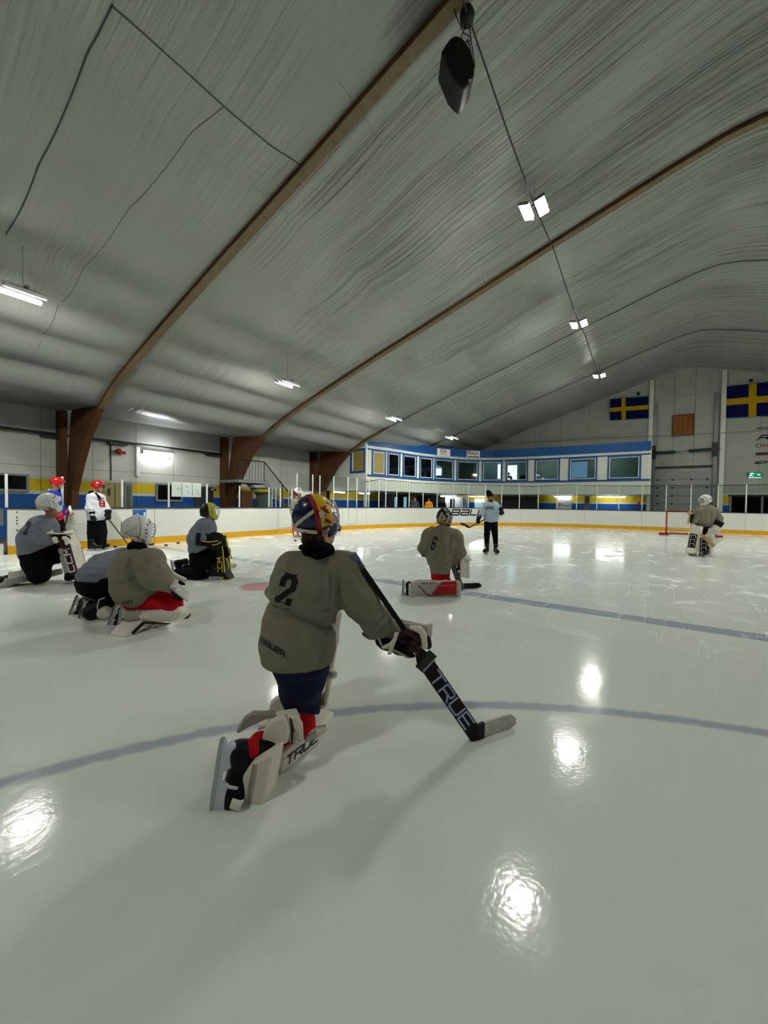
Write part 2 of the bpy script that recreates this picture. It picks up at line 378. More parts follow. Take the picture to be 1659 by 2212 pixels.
def wallmat(name, stripes=True):
    m = bpy.data.materials.new(name); m.use_nodes = True; nt = m.node_tree; b = nt.nodes['Principled BSDF']; L = nt.links.new
    b.inputs['Roughness'].default_value = .6; b.inputs['Specular IOR Level'].default_value = .25
    g = nt.nodes.new('ShaderNodeNewGeometry'); sp = nt.nodes.new('ShaderNodeSeparateXYZ'); L(g.outputs['Position'], sp.inputs[0])
    rp = nt.nodes.new('ShaderNodeValToRGB'); rp.color_ramp.interpolation = 'CONSTANT'
    mr = nt.nodes.new('ShaderNodeMapRange'); mr.inputs['From Max'].default_value = 4.0; L(sp.outputs['Z'], mr.inputs[0]); L(mr.outputs[0], rp.inputs[0])
    w = lin((196, 198, 188) if stripes else (166, 168, 158)); els = [(0, lin((24, 78, 150))), (1.56/4, w), (1.68/4, lin((214, 180, 16))), (2.12/4, w)] if stripes else [(0, w), (.5, w)]
    cr = rp.color_ramp; cr.elements[0].position = els[0][0]; cr.elements[0].color = els[0][1]; cr.elements[1].position = els[1][0]; cr.elements[1].color = els[1][1]
    for p, c in els[2:]: e = cr.elements.new(p); e.color = c
    n = nt.nodes.new('ShaderNodeTexNoise'); n.inputs['Scale'].default_value = .8; n.inputs['Detail'].default_value = 6; L(g.outputs['Position'], n.inputs['Vector'])
    mx = nt.nodes.new('ShaderNodeMix'); mx.data_type = 'RGBA'; mx.blend_type = 'MULTIPLY'; mx.inputs['Factor'].default_value = .3
    L(rp.outputs[0], mx.inputs['A']); L(n.outputs['Fac'], mx.inputs['B']); L(mx.outputs['Result'], b.inputs['Base Color']); return m
M_wall = wallmat('painted_wall'); M_wallw = wallmat('painted_wall_white', False)
# ================================================================== ICE
def ice_material():
    m = bpy.data.materials.new('rink_ice'); m.use_nodes = True; nt = m.node_tree; b = nt.nodes['Principled BSDF']; L = nt.links.new
    g = nt.nodes.new('ShaderNodeNewGeometry'); sp = nt.nodes.new('ShaderNodeSeparateXYZ'); L(g.outputs['Position'], sp.inputs[0])
    def M(op, x, y=0, z=None):
        n = nt.nodes.new('ShaderNodeMath'); n.operation = op
        for i, q in enumerate((x, y) if z is None else (x, y, z)):
            if isinstance(q, (int, float)): n.inputs[i].default_value = q
            else: L(q, n.inputs[i])
        return n.outputs[0]
    def noise(sc, det=4, dist=0, scale=(1, 1, 1), rot=0):
        mp = nt.nodes.new('ShaderNodeMapping'); mp.inputs['Scale'].default_value = scale; mp.inputs['Rotation'].default_value = (0, 0, rot); L(g.outputs['Position'], mp.inputs[0])
        n = nt.nodes.new('ShaderNodeTexNoise'); n.inputs['Scale'].default_value = sc; n.inputs['Detail'].default_value = det; n.inputs['Distortion'].default_value = dist; L(mp.outputs[0], n.inputs['Vector']); return n.outputs['Fac']
    X, Y = sp.outputs['X'], sp.outputs['Y']
    wob = M('MULTIPLY', M('SUBTRACT', noise(9, 1), .5), .05)
    def band(v, c, hw, soft=.02):                         # 1 inside |v-c|<hw
        return M('SUBTRACT', 1, M('MINIMUM', M('MAXIMUM', M('DIVIDE', M('SUBTRACT', M('ADD', M('ABSOLUTE', M('SUBTRACT', v, c)), wob), hw), soft), 0), 1))
    def dist(cx, cy): return M('SQRT', M('ADD', M('POWER', M('SUBTRACT', X, cx), 2), M('POWER', M('SUBTRACT', Y, cy), 2)))
    white = lin((226, 230, 221)); cols = []
    cols.append((band(Y, 5.86, .14), lin((112, 127, 160)), .64))
    cols.append((band(dist(1.75, -1.2), 4.70, .030, .035), lin((118, 134, 164)), .58))
    cols.append((band(dist(-5.3, 4.2), 0, .3, .06), lin((196, 110, 112)), .7))
    cols.append((band(dist(8.8, 4.2), 0, .3, .06), lin((196, 110, 112)), .7))
    cols.append((band(Y, 24.4, .025), lin((190, 120, 120)), .5))
    for cx in (-5.3, 8.8):
        cols.append((band(dist(cx, 18.6), 4.5, .03), lin((150, 150, 156)), .6)); cols.append((band(dist(cx, 18.6), 0, .3, .05), lin((200, 120, 120)), .6))
    # the goal mouth's pale blue crease
    cols.append((M('MULTIPLY', band(dist(1.75, 24.4), 0, 1.8), M('LESS_THAN', Y, 24.4)), lin((175, 195, 215)), .5))
    base = nt.nodes.new('ShaderNodeMix'); base.data_type = 'RGBA'; base.inputs['A'].default_value = lin((212, 218, 208)); base.inputs['B'].default_value = lin((232, 236, 228))
    L(noise(.5, 3, .5), base.inputs['Factor']); cur = base.outputs['Result']
    for fac, c, s in cols:
        mx = nt.nodes.new('ShaderNodeMix'); mx.data_type = 'RGBA'; L(cur, mx.inputs['A']); mx.inputs['B'].default_value = c
        L(M('MULTIPLY', fac, s), mx.inputs['Factor']); cur = mx.outputs['Result']
    # skate cuts: thin pale lines in several directions, snow patches
    tot = None
    for rot, sc, st in ((.3, .55, 14), (1.2, .5, 17), (2.6, .5, 18)):
        n = noise(sc, 2, .6, (st*.25, .35, 1), rot); ln = M('LESS_THAN', M('ABSOLUTE', M('SUBTRACT', n, .5)), .0018); ln = M('MULTIPLY', ln, M('GREATER_THAN', noise(.7, 1, 0, (1, 1, 1), rot+4), .5))
        tot = ln if tot is None else M('MAXIMUM', tot, ln)
    snow = M('MULTIPLY', M('MAXIMUM', M('SUBTRACT', noise(1.1, 5, 1.4, (1, 1, 1), .7), .54), 0), 4.5)
    farm = M('MINIMUM', M('MAXIMUM', M('DIVIDE', M('SUBTRACT', dist(-1.5, 0), 2.2), 5), 0.04), 1)       # the near ice is freshly flooded, the far ice cut up
    cut = M('MINIMUM', M('MULTIPLY', M('ADD', M('MULTIPLY', tot, .5), snow), farm), 1)
    mx = nt.nodes.new('ShaderNodeMix'); mx.data_type = 'RGBA'; L(cur, mx.inputs['A']); mx.inputs['B'].default_value = lin((246, 248, 246)); L(cut, mx.inputs['Factor']); L(mx.outputs['Result'], b.inputs['Base Color'])
    L(M('ADD', M('MULTIPLY', cut, .35), M('ADD', .06, M('MULTIPLY', noise(3, 2), .12))), b.inputs['Roughness'])
    b.inputs['Specular IOR Level'].default_value = .17
    fine = M('ADD', M('MULTIPLY', noise(7, 4, .6, (1, .5, 1), .6), .5), M('MULTIPLY', noise(45, 1), .12)); fine = M('ADD', fine, M('MULTIPLY', cut, .5))
    bp = nt.nodes.new('ShaderNodeBump'); bp.inputs['Strength'].default_value = .16; bp.inputs['Distance'].default_value = .02; L(fine, bp.inputs['Height']); L(bp.outputs[0], b.inputs['Normal'])
    return m
# ------------------------------------------------------------------ line of the boards (x, y), clockwise from behind the camera on the left
CTRL = [(-13.12, -16), (-13.12, -4), (-13.12, 6), (-13.12, 11.2), (-13.0, 14.2), (-12.45, 17.2), (-11.4, 20.5), (-9.75, 23.7), (-7.4, 26.2), (-4.6, 27.75), (-1.5, 28.3), (3, 28.3), (11, 28.3)]
def catmull(P, n=60):
    out = []; P = [np.array(p, float) for p in P]; P = [2*P[0]-P[1]]+P+[2*P[-1]-P[-2]]
    for i in range(1, len(P)-2):
        a, b_, c, d = P[i-1:i+3]
        for k in range(n):
            t = k/n; out.append(.5*((2*b_)+(c-a)*t+(2*a-5*b_+4*c-d)*t*t+(3*b_-a-3*c+d)*t**3))
    out.append(P[-2]); return np.array(out)
BL = catmull(CTRL); BS = np.concatenate([[0], np.cumsum(np.linalg.norm(np.diff(BL, axis=0), axis=1))])
def bpt(s): return np.array([np.interp(s, BS, BL[:, 0]), np.interp(s, BS, BL[:, 1])])
def bnorm(s):                                            # outward normal
    d = bpt(s+.05)-bpt(s-.05); d /= np.linalg.norm(d); return np.array([-d[1], d[0]])
def bdist(px):                                           # arc length where the photograph's column px meets the boards
    d = ray(px, 1106); d = np.array([d.x, d.y]); x = np.cross(BL, d/np.linalg.norm(d)); f = (BL @ d) > 0
    i = np.argmin(np.where(f, np.abs(x), 1e9)); return BS[i]
def bxyz(s, z, off=0):
    p = bpt(s)+bnorm(s)*off; return Vector((p[0], p[1], z))
poly = [Vector((p[0], p[1], 0)) for p in BL[::6]]+[Vector((16.6, 20, 0)), Vector((16.6, -16, 0))]
ice = MB(); ice.add(poly, [tuple(range(len(poly)-1, -1, -1))])
o = struct(ice.build('floor', ice_material())); 
if o.data.polygons[0].normal.z < 0: o.data.flip_normals()
o['label'] = 'white rink ice with faded blue line and circle'
struct(MB().bb((-19.2, -16.5, -.3), (23.2, 33, -.02)).build('floor', M_grey))
# ------------------------------------------------------------------ dasher boards, glass, posts
boards = tag(empty('rink_boards', (-13.12, 10, 0)), 'white rink boards with yellow kick plate and glass, curving round the ice', 'boards')
def curved(name, s0, s1, z0, z1, o0, o1, m, parent, n=4, bevel=0):
    mb = MB(); ss = np.linspace(s0, s1, n+1); vs = []
    for s in ss:
        for (z, of) in ((z0, o0), (z1, o0), (z1, o1), (z0, o1)): vs.append(bxyz(s, z, of))
    fs = [(0, 1, 2, 3), (4*n+3, 4*n+2, 4*n+1, 4*n)]
    for i in range(n):
        for k in range(4): fs.append((4*i+k, 4*i+(k+1) % 4, 4*i+4+(k+1) % 4, 4*i+4+k)[::-1])
    mb.add(vs, fs); return mb.build(name, m, parent, bevel=bevel)
S0 = bdist(18.5); SEND = BS[-1]-4.5
joints = [S0]+[bdist(p) for p in (200, 330, 448, 600, 643, 740, 790, 906, 946, 1127, 1264, 1385, 1491, 1611)]
joints = joints+[joints[-1]+2.4]
for a, b_ in zip(joints[:-1], joints[1:]):
    n = max(2, int((b_-a)/.4)); g_ = .006
    curved('board_panel', a+g_, b_-g_, .21, 1.13, 0, .08, M_board, boards, n)
    curved('kick_plate', a+g_, b_-g_, .0, .205, -.012, .07, M_kick, boards, n)
    curved('top_rail', a, b_, 1.13, 1.165, -.02, .13, M_rail, boards, n)
# the players' gate opening left of the first panel: dark bench interior with white rail
gate = MB(); gate.bb((-13.9, .2, .0), (-13.8, 2.72, .45)); gate.build('bench_front', mat('bench_black', (20, 20, 20), .7), boards)
MB().bb((-13.2, .2, .72), (-13.1, 2.70, 1.13)).build('gate_panel', mat('gate_grey', (96, 98, 94), .6), boards)
MB().bb((-13.22, .2, .0), (-13.1, 2.70, .27)).build('gate_panel', M_board, boards)
# glass: low shields first, then high ones
lowpx = [-120, 18.5, 139, 265, 365, 448, 519, 582, 607, 631]
hipx = [642.5, 676.7, 692.3, 722, 751.5, 771.5, 798, 819.5, 834, 857.6, 885, 914, 945.6, 978, 1013, 1049, 1083, 1122, 1162, 1203, 1245, 1289, 1335.6, 1385, 1437.5, 1491, 1550, 1611, 1675]
def glassrun(pxs, ztop, wp):
    ss = [bdist(p) for p in pxs]
    for s in ss:
        c = bxyz(s, 0, .05); mb = MB(); n = bnorm(s); t = Vector((n[1], -n[0], 0))
        mb.bar(Vector((c.x, c.y, 1.165)), Vector((c.x, c.y, ztop)), wp, .035, (n[0], n[1], 0)); mb.build('glass_post', M_whitep, boards)
    for a, b_ in zip(ss[:-1], ss[1:]):
        if b_-a > .12: curved('glass_pane', a+.03, b_-.03, 1.165, ztop-.015, .047, .057, M_glassp, boards, 2)
glassrun(lowpx, 2.0, .055); glassrun(hipx, 2.69, .052)
for px in (588, 596, 624): 
    p = onx(px, 1070, -14.3); MB().bar((p.x, p.y, 1.1), (p.x, p.y, 2.05), .045, .04).build('glass_post', M_whitep, boards)
# bolts near the gate, little service hatches in the boards
for z in (1.05, .92, .84, .76, .6, .35):
    MB().box((-13.115, 2.95, z), (.004, .014, .014)).build('bolt', M_ink, boards)
for a, b_, zl in ((bdist(602), bdist(630), .25), (bdist(752), bdist(771), .27)):
    mb = MB()
    for (s, t) in ((a, a+.012), (b_-.012, b_)):
        mb.add([bxyz(s, zl, -.004), bxyz(t, zl, -.004), bxyz(t, 1.1, -.004), bxyz(s, 1.1, -.004)], [(0, 1, 2, 3)])
    mb.add([bxyz(a, zl, -.004), bxyz(b_, zl, -.004), bxyz(b_, zl+.014, -.004), bxyz(a, zl+.014, -.004)], [(0, 1, 2, 3)])
    mb.build('hatch_outline', M_scuff, boards)
def curved_text(name, txt, s0, z0, h, m, parent, **kw):
    V, Fs, w = letters(txt, **kw)
    return new_obj(name, mesh_from([bxyz(s0+q[0]*h, z0+q[1]*h, -.012)-wloc(parent) for q in V], Fs, name), m, parent)
ad = curved('advert_panel', bdist(938), bdist(1075), .24, 1.12, -.006, -.001, M_paper, boards, 40)
curved_text('advert_lettering', 'BaueR', bdist(976), .70, .33, M_ink, boards, w=1.7, gap=.42, t=.27, shear=.3)
def s_of_y(y): return np.interp(y, BL[:200, 1], BS[:200])
sa, sb = bdist(291), bdist(313)
curved('sticker', sa, sb, .62, 1.09, -.006, -.001, mat('sticker_blue', (30, 92, 168), .4), boards, 3)
curved_text('sticker_lettering', 'N', sa+.08, .72, .26, M_paper, boards, w=1.0, t=.22)
# ================================================================== HALL SHELL
XL, XR, XC = -18.95, 22.95, 2.0
PROF = [(-20.95, 1.6), (-20.2, 2.7), (-19.5, 3.6), (-18.85, 4.25)]
INN = [(-18.35, 0), (-18.1, 1.7), (-17.45, 2.75), (-16.75, 3.7), (-15.75, 4.55), (-14.75, 5.1), (-13.45, 5.62), (-11.9, 6.17), (-9.2, 7.08), (-6.0, 8.1), (-2.7, 9.2), (.3, 10.15), (1.4, 10.45), (2.0, 10.53)]
BEAMY = [-1.0, 5.75, 12.7, 19.35, 26.0]
FILM = [(XL, 4.78), (-17.4, 4.72), (-15.95, 4.62)]+[(x, z+.10) for x, z in INN[4:]]
fp = catmull(FILM, 8); fs_ = np.concatenate([[0], np.cumsum(np.linalg.norm(np.diff(fp, axis=0), axis=1))])
NB = 46; SV = np.linspace(0, fs_[-1], NB*2+1)
fx = np.interp(SV, fs_, fp[:, 0]); fz = np.interp(SV, fs_, fp[:, 1])
full = [(a, b_, s) for a, b_, s in zip(fx, fz, SV)]; full += [(2*XC-a, b_, 2*fs_[-1]-s) for a, b_, s in reversed(full[:-1])]
BAT = [np.interp(v, fp[:, 0], fs_) for v in (-15.7, -14.6, -13.3, -12.1, -10.7, -8.9, -6.9, -4.6)]      # battens along the hall press the film up
ceil = struct(empty('ceiling', (XC, 10, 8)))
def sag(s):
    s = min(s, 2*fs_[-1]-s); a = 0
    for p, q in zip(BAT[:-1], BAT[1:]):
        if p < s < q: a = (.26-.018*max(0, p-6))*math.sin(math.pi*(s-p)/(q-p))**.7
    return a
M_batten = mat('film_batten', (158, 162, 155), .5)
def ceil_hit(px, py):
    d = ray(px, py)
    for k in range(20, 1600):
        p = CAMO+d*(k*.02); xx = p.x if p.x <= XC else 2*XC-p.x
        if p.z > np.interp(xx, fx, fz)-.05: return p
    return p
q = ceil_hit(935, 12); STAIN = (float(np.interp(q.x, fx, SV)), q.y); M_film = make_film()
def film_bay(y0, y1):
    ny = 22; vs = []; fs = []; uvs = []
    for j in range(ny+1):
        t = j/ny; y = y0+(y1-y0)*t; e = min(1, min(t, 1-t)*9)
        for (x, z, s) in full:
            d = sag(s)*e*.8+.008*e*math.sin(s*1.7+y*.9)
            vs.append((x, y, z-d)); uvs.append((s, y))
    n = len(full)
    for j in range(ny):
        for i in range(n-1): fs.append((j*n+i, j*n+i+1, (j+1)*n+i+1, (j+1)*n+i))
    off = wloc(ceil); me = mesh_from([Vector(v)-off for v in vs], fs, 'film_panel'); ul = me.uv_layers.new(name='UVMap')
    vi = np.zeros(len(me.loops), int); me.loops.foreach_get('vertex_index', vi); ul.data.foreach_set('uv', np.array(uvs)[vi].ravel())
    return new_obj('film_panel', me, M_film, ceil, True)
for a, b_ in zip([-16.5]+BEAMY, BEAMY+[32.75]): film_bay(a+(.06 if a < 15 else 0), b_-(.06 if b_ < 15 else 0))
# seams in the film: welded lines along the hall and across it
def film_z(x, y):
    xx = x if x <= XC else 2*XC-x; z = float(np.interp(xx, fx, fz)); s = float(np.interp(xx, fx, SV[:len(fx)])); B = [-16.5]+BEAMY+[32.75]
    for y0, y1 in zip(B[:-1], B[1:]):
        if y0 <= y <= y1: t = (y-y0-.06)/(y1-y0-.12); e = max(0, min(1, min(t, 1-t)*9)); return z-sag(s)*e*.8-.008*e*math.sin(s*1.7+y*.9)
    return z
def ceil_pt(x, y, drop=.012): return Vector((x, y, film_z(x, y)-drop))
def seam(pts, w=.018): MB().tube(pts, w, 5).build('film_seam', M_seam, ceil, True)
def seam_px(pts, w):
    P = [ceil_hit(*p) for p in pts]; Q = []
    for a, b_ in zip(P[:-1], P[1:]): Q += [a.lerp(b_, k/4) for k in range(4)]
    seam([ceil_pt(p.x, p.y, .004) for p in Q+[P[-1]]], w)
seam_px([(244, 2), (310, 61), (400, 142), (490, 225), (580, 303), (640, 352), (664, 374)], .012)
seam_px([(244, 0), (212, 70), (179, 141), (134, 240), (92, 336), (50, 425), (11, 510)], .012)
seam_px([(483, 222), (434, 266), (355, 355), (282, 445), (206, 542), (166, 600), (128, 655), (101, 701), (82, 742)], .005)
for xx in BAT:
    x = np.interp(xx, fs_, fp[:, 0])
    for a, b_ in zip(BEAMY, BEAMY[1:]+[32.7]): MB().tube([ceil_pt(x, y, .006) for y in np.linspace(a+.15, b_-.15, 14)], .011, 5).build('batten', M_batten, ceil, True)
# glued timber arches
def arch(y, label, hid=False):
    root = struct(empty('glulam_arch', (XC, y, 0))); root['label'] = label
    for sgn in (1, -1):
        pts = [(XC-sgn*(XC-x), z+(.24 if hid and i > 6 else 0)) for i, (x, z) in enumerate(INN)]
        outer = [(XC-sgn*(XC-x), z) for x, z in ((-19.0, 0), (-18.75, 1.7), (-18.5, 3.0), (-18.2, 4.5), (-17.6, 5.7), (-16.2, 6.5), (-14, 7.2), (-12, 7.8), (-9.2, 8.5), (-6, 9.2), (-2.7, 10.1), (.3, 11.0), (1.4, 11.3), (2.0, 11.4))]
        mb = MB(); vs = []; n = len(pts)
        for yy in (y-.11, y+.11):
            for (p, q) in zip(pts, outer): vs += [Vector((p[0], yy, p[1])), Vector((q[0], yy, q[1]))]
        fs = []; m = 2*n
        for i in range(n-1):
            a = 2*i; fs += [(a, a+2, a+3, a+1), (m+a, m+a+1, m+a+3, m+a+2), (a, m+a, m+a+2, a+2), (a+1, a+3, m+a+3, m+a+1)]
        fs += [(0, 1, m+1, m)]
        mb.add(vs, fs); mb.build('arch_half', M_glulam, root)
        mb = MB()
        for a, b_ in list(zip(pts[4:-1], pts[5:]))[:(2 if hid else 99)]: mb.bar((a[0], y, a[1]-.012), (b_[0], y, b_[1]-.012), .22, .03, (0, 0, 1))
        mb.build('soffit_board', M_glulam2, root)
        if sgn == 1:
            MB().bb((-18.95, y-.35, 0), (-18.5, y-.12, 4.75)).build('wall_post', M_glulam, root)
for y, l in zip(BEAMY, ('glued timber arch overhead behind the camera', 'nearest glued timber arch, its leg behind the red helmeted players', 'second glued timber arch, its leg beside the stairs', 'third glued timber arch, its leg at the gallery corner', 'furthest glued timber arch in front of the gable')):
    arch(y, l, y > 15)
    if y > 15: MB().tube([Vector((XC-sg*(XC-x), y, z+.03)) for sg in (1,) for x, z in INN[6:]]+[Vector((2*XC-x, y, z+.03)) for x, z in INN[6:-1][::-1]], .022, 5).build('film_seam', M_seam, ceil, True)
# ------------------------------------------------------------------ left wall: panels with recessed joints
wl = struct(empty('wall_left', (XL, 10, 0)))
ys = list(np.arange(-16.5, 33, 1.65))
for a in ys:
    MB().bb((XL-.2, a+.006, 0), (XL, min(a+1.644, 32.9), 2.6)).build('wall_panel', M_wall, wl)
    MB().bb((XL-.2, a+.006, 2.612), (XL, min(a+1.644, 32.9), 4.95)).build('wall_panel', M_wall, wl)
MB().bb((XL-.3, -16.5, 0), (XL-.21, 33, 5)).build('wall_core', M_cladgap, wl)
struct(MB().bb((XR, -16.5, 0), (XR+.2, 33, 5)).build('wall_right', M_wall))
struct(MB().bb((-19.2, -16.8, 0), (23.2, -16.5, 11)).build('wall_near', M_wallw))
# ------------------------------------------------------------------ gable wall
GY = 32.75
wf = struct(empty('wall_far', (XC, GY, 0)))
def gz(x):
    xx = x if x <= XC else 2*XC-x; return float(np.interp(xx, fx, fz))+.12
cols_ = [-18.9, -15, -12, -9.5, -7.6, -5.7, -3.8, -1.9, -.05, .2, 1.3, 2.4, 3.55, 3.8, 5.6, 7.5, 9.5, 12, 15, 19, 22.9]
zs_ = [0, 2.35, 4.55, 6.6, 8.8, 12]
for a, b_ in zip(cols_[:-1], cols_[1:]):
    for z0, z1 in zip(zs_[:-1], zs_[1:]):
        za, zb = gz(a), gz(b_)
        if z0 > max(za, zb): continue
        top = [(a+.006, min(z1-.008, za)), (b_-.006, min(z1-.008, zb))]
        if max(top[0][1], top[1][1]) <= z0+.05: continue
        if a >= .2 and b_ <= 3.6 and z0 < 2: continue
        top = [(x, max(z, z0+.01)) for x, z in top]
        MB().prism([(a+.006, GY, z0), (b_-.006, GY, z0), (top[1][0], GY, top[1][1]), (top[0][0], GY, top[0][1])], (0, .15, 0)).build('wall_panel', M_wall if z0 == 0 else M_wallw, wf)
MB().bb((-19, GY+.16, 0), (23, GY+.3, 12)).build('wall_core', M_cladgap, wf)
for px in (1405, 1560):
    p = ony(px, 950, GY); MB().bb((p.x-.12, GY-.16, 0), (p.x+.12, GY, gz(p.x)-.2)).build('steel_column', M_clad, wf)
p0 = ony(1450, 940, GY-.12); p1 = ony(1659, 928, GY-.12)
MB().tube([ony(1120, 957, GY-.2), ony(1300, 945, GY-.2), ony(1450, 941, GY-.2), ony(1560, 935, GY-.2), ony(1680, 928, GY-.2)], .018, 6).build('conduit', M_steel, wf)
# overhead door
dr = struct(empty('door_1', (1.9, GY, 0))); dr['label'] = 'tall sectional overhead door in the gable wall'
xa, xb = ony(1411, 1050, GY-.05).x, ony(1538, 1050, GY-.05).x
M_door = mat('door_panel_grey', (140, 144, 138), .5, .3, var=.05, vscale=2)
for i in range(7):
    z = i*.54; MB().bb((xa, GY-.08, z+.005), (xb, GY-.02, z+.535)).build('door_section', M_door, dr, bevel=.01)
    for fx_ in (.08, .34, .66, .92):
        if i: MB().box((xa+(xb-xa)*fx_, GY-.09, z), (.06, .012, .05)).build('hinge', M_dark, dr)
ztop = ony(1460, 1009, GY-.1).z
MB().bb((xa-.1, GY-.16, ztop-.05), (xb+.2, GY-.04, ztop+.06)).build('door_header', M_dark, dr)
zr_ = ony(1470, 866, GY-.1).z
for x, zt in ((xa, zr_-.05), (xb+.1, zr_+.25)):
    MB().bb((x-.1, GY-.2, 0), (x+.08, GY-.03, zt)).build('door_rail', M_steel, dr)
    MB().bb((x-.14, GY-.24, ztop+.6), (x+.1, GY-.02, ztop+1.5)).build('rail_bracket', M_dark, dr)
for pa, pb in (((1415, 978), (1459, 976)), ((1488, 974), (1537, 970))):
    MB().tube([ony(*pa, GY-.25), ony(*pb, GY-.25)], .09, 12).build('torsion_spring', mat('spring_green', (30, 62, 66), .5, .4, .3), dr, True)
MB().tube([ony(1412, 978, GY-.25), ony(1558, 970, GY-.25)], .025, 8).build('spring_shaft', M_steel, dr, True)
# hatch
pa, pb = ony(1454.5, 899, GY-.05), ony(1496.5, 938, GY-.05)
h_ = tag(empty('wooden_hatch', ((pa.x+pb.x)/2, GY-.05, pb.z)), 'brown wooden hatch high in the gable above the overhead door', 'hatch')
for i in range(4):
    w_ = (pb.x-pa.x)/4; MB().bb((pa.x+i*w_+.008, GY-.06, pb.z), (pa.x+(i+1)*w_-.008, GY+.0, pa.z)).build('hatch_board', mat('hatch_wood', (128, 74, 28), .6, .2, var=.25, vscale=5, stretch=(1, 1, .3)), h_)
fr_ = MB()
for a, b_ in (((pa.x-.05, pb.z-.05), (pb.x+.05, pb.z)), ((pa.x-.05, pa.z), (pb.x+.05, pa.z+.05)), ((pa.x-.05, pb.z), (pa.x, pa.z)), ((pb.x, pb.z), (pb.x+.05, pa.z))): fr_.bb((a[0], GY-.09, a[1]), (b_[0], GY, b_[1]))
fr_.build('hatch_frame', mat('hatch_frame_wood', (70, 42, 20), .6), h_)
# flags
M_fb = mat('flag_blue', (10, 16, 62), .8, .1); M_fy = mat('flag_yellow', (168, 136, 14), .8, .1)
def flag(name, p, cross, label):
    # p: four photograph corners tl tr br bl on the gable
    c = [ony(q[0], q[1], GY-.14) for q in p]; root = tag(empty(name, (c[3]+c[2])/2), label, 'flag', 'flags on the gable')
    def pt(u, v, d):
        t = c[0].lerp(c[1], u); b_ = c[3].lerp(c[2], u); q = b_.lerp(t, v); q.y = GY-.15+.02*math.sin(u*9+v*2)*(1-v*.6)-d; return q
    def patch(nm, u0, u1, v0, v1, m, d=0):
        nu, nv = max(2, int((u1-u0)*16)), 4; mb = MB(); vs = []; fs = []
        for k in (0, .012):
            for i in range(nu+1):
                for j in range(nv+1): vs.append(pt(u0+(u1-u0)*i/nu, v0+(v1-v0)*j/nv, d+k))
        n = (nu+1)*(nv+1)
        for i in range(nu):
            for j in range(nv):
                a = i*(nv+1)+j; fs += [(a, a+1, a+nv+2, a+nv+1), (n+a, n+a+nv+1, n+a+nv+2, n+a+1)]
        mb.add(vs, fs); mb.build(nm, m, root, True)
    u0, u1 = cross; patch('blue_field', 0, u0, 0, .40, M_fb); patch('blue_field', 0, u0, .60, 1, M_fb); patch('blue_field', u1, 1, 0, .40, M_fb); patch('blue_field', u1, 1, .60, 1, M_fb)
    patch('yellow_cross', u0, u1, 0, 1, M_fy); patch('yellow_cross', 0, u0, .4, .6, M_fy); patch('yellow_cross', u1, 1, .4, .6, M_fy)
flag('flag', [(1318, 863), (1400, 856), (1401, 903), (1318, 908)], (.31, .42), 'smaller Swedish flag, blue with yellow cross, left of the overhead door')
flag('flag', [(1563, 836), (1745, 816), (1745, 894), (1562, 903)], (.317, .413), 'larger Swedish flag, blue with yellow cross, at right edge of gable')
for px, py in ((1379, 851), (1622, 822)): MB().lathe([(.02, -.1), (.09, -.08), (.09, .08), (.02, .1)], ony(px, py, GY-.15), 10).build('flag_bracket', M_black, wf, True)
# sponsor lettering on the gable
spn = tag(empty('sponsor_lettering', ony(1645, 960, GY-.01)), 'sponsor names painted on the white gable below the large flag', 'lettering')
def gtext(txt, px, py, hpx, m, **kw):
    a = ony(px, py, GY-.012); b_ = ony(px, py-hpx, GY-.012); c = ony(px+40, py-2.2, GY-.012); u = (c-a).normalized()
    sign_text('sponsor_line', txt, a, u, (0, 0, 1), (b_-a).length, m, spn, **kw)
gtext('MAXIM', 1635, 928, 4.5, M_ink, w=1.0, gap=.4, t=.26); gtext('RW', 1637, 950, 9, M_ink, w=1.9, gap=.2, t=.3, shear=.7)
gtext('Clinton', 1634, 966, 6, mat('maroon_ink', (92, 30, 34), .6), w=.7, gap=.28, t=.2); gtext('BOREO', 1632, 1002, 4.6, M_ink, w=1.1, gap=.55, t=.3)
a, b_ = ony(1632, 984, GY-.012), ony(1700, 975, GY-.012); MB().bb((a.x, GY-.014, a.z), (b_.x, GY-.008, b_.z)).build('sponsor_bar', mat('brown_ink', (66, 40, 22), .6), spn)
# exit sign
a, b_ = ony(1616, 1031, GY-.2), ony(1647, 1020, GY-.2)
ex = tag(empty('exit_sign', ((a.x+b_.x)/2, GY-.2, a.z)), 'lit green emergency exit sign with running figure and arrow', 'sign')
MB().bb((a.x, GY-.22, a.z), (b_.x, GY, b_.z)).build('sign_box', mat('sign_housing', (60, 84, 74), .5), ex)
MB().bb((a.x+.03, GY-.235, a.z+.05), (b_.x-.03, GY-.222, b_.z-.02)).build('green_panel', emit('exit_green', (10, 150, 96), 1.0), ex)
w_ = b_.x-a.x; hz = b_.z-a.z; M_exw = emit('exit_white', (215, 255, 240), 1.6)
MB().prism([(a.x+w_*.62, GY-.24, a.z+hz*.62), (a.x+w_*.86, GY-.24, a.z+hz*.62), (a.x+w_*.74, GY-.24, a.z+hz*.3)], (0, .004, 0)).build('arrow', M_exw, ex)
fig = MB(); X0 = a.x+w_*.26; Z0 = a.z+hz*.5
fig.lathe([(.001, -.03), (.035, 0), (.001, .03)], (X0+.05, GY-.24, Z0+hz*.26), 8)
for q, r_ in (((0, .13), (-.05, -.03)), ((-.05, -.03), (-.14, -.12)), ((-.05, -.03), (.05, -.1)), ((0, .1), (.1, .04)), ((0, .1), (-.1, .06))): fig.bar((X0+q[0], GY-.24, Z0+q[1]), (X0+r_[0], GY-.24, Z0+r_[1]), .035, .006, (0, 1, 0))
fig.build('running_figure', M_exw, ex)
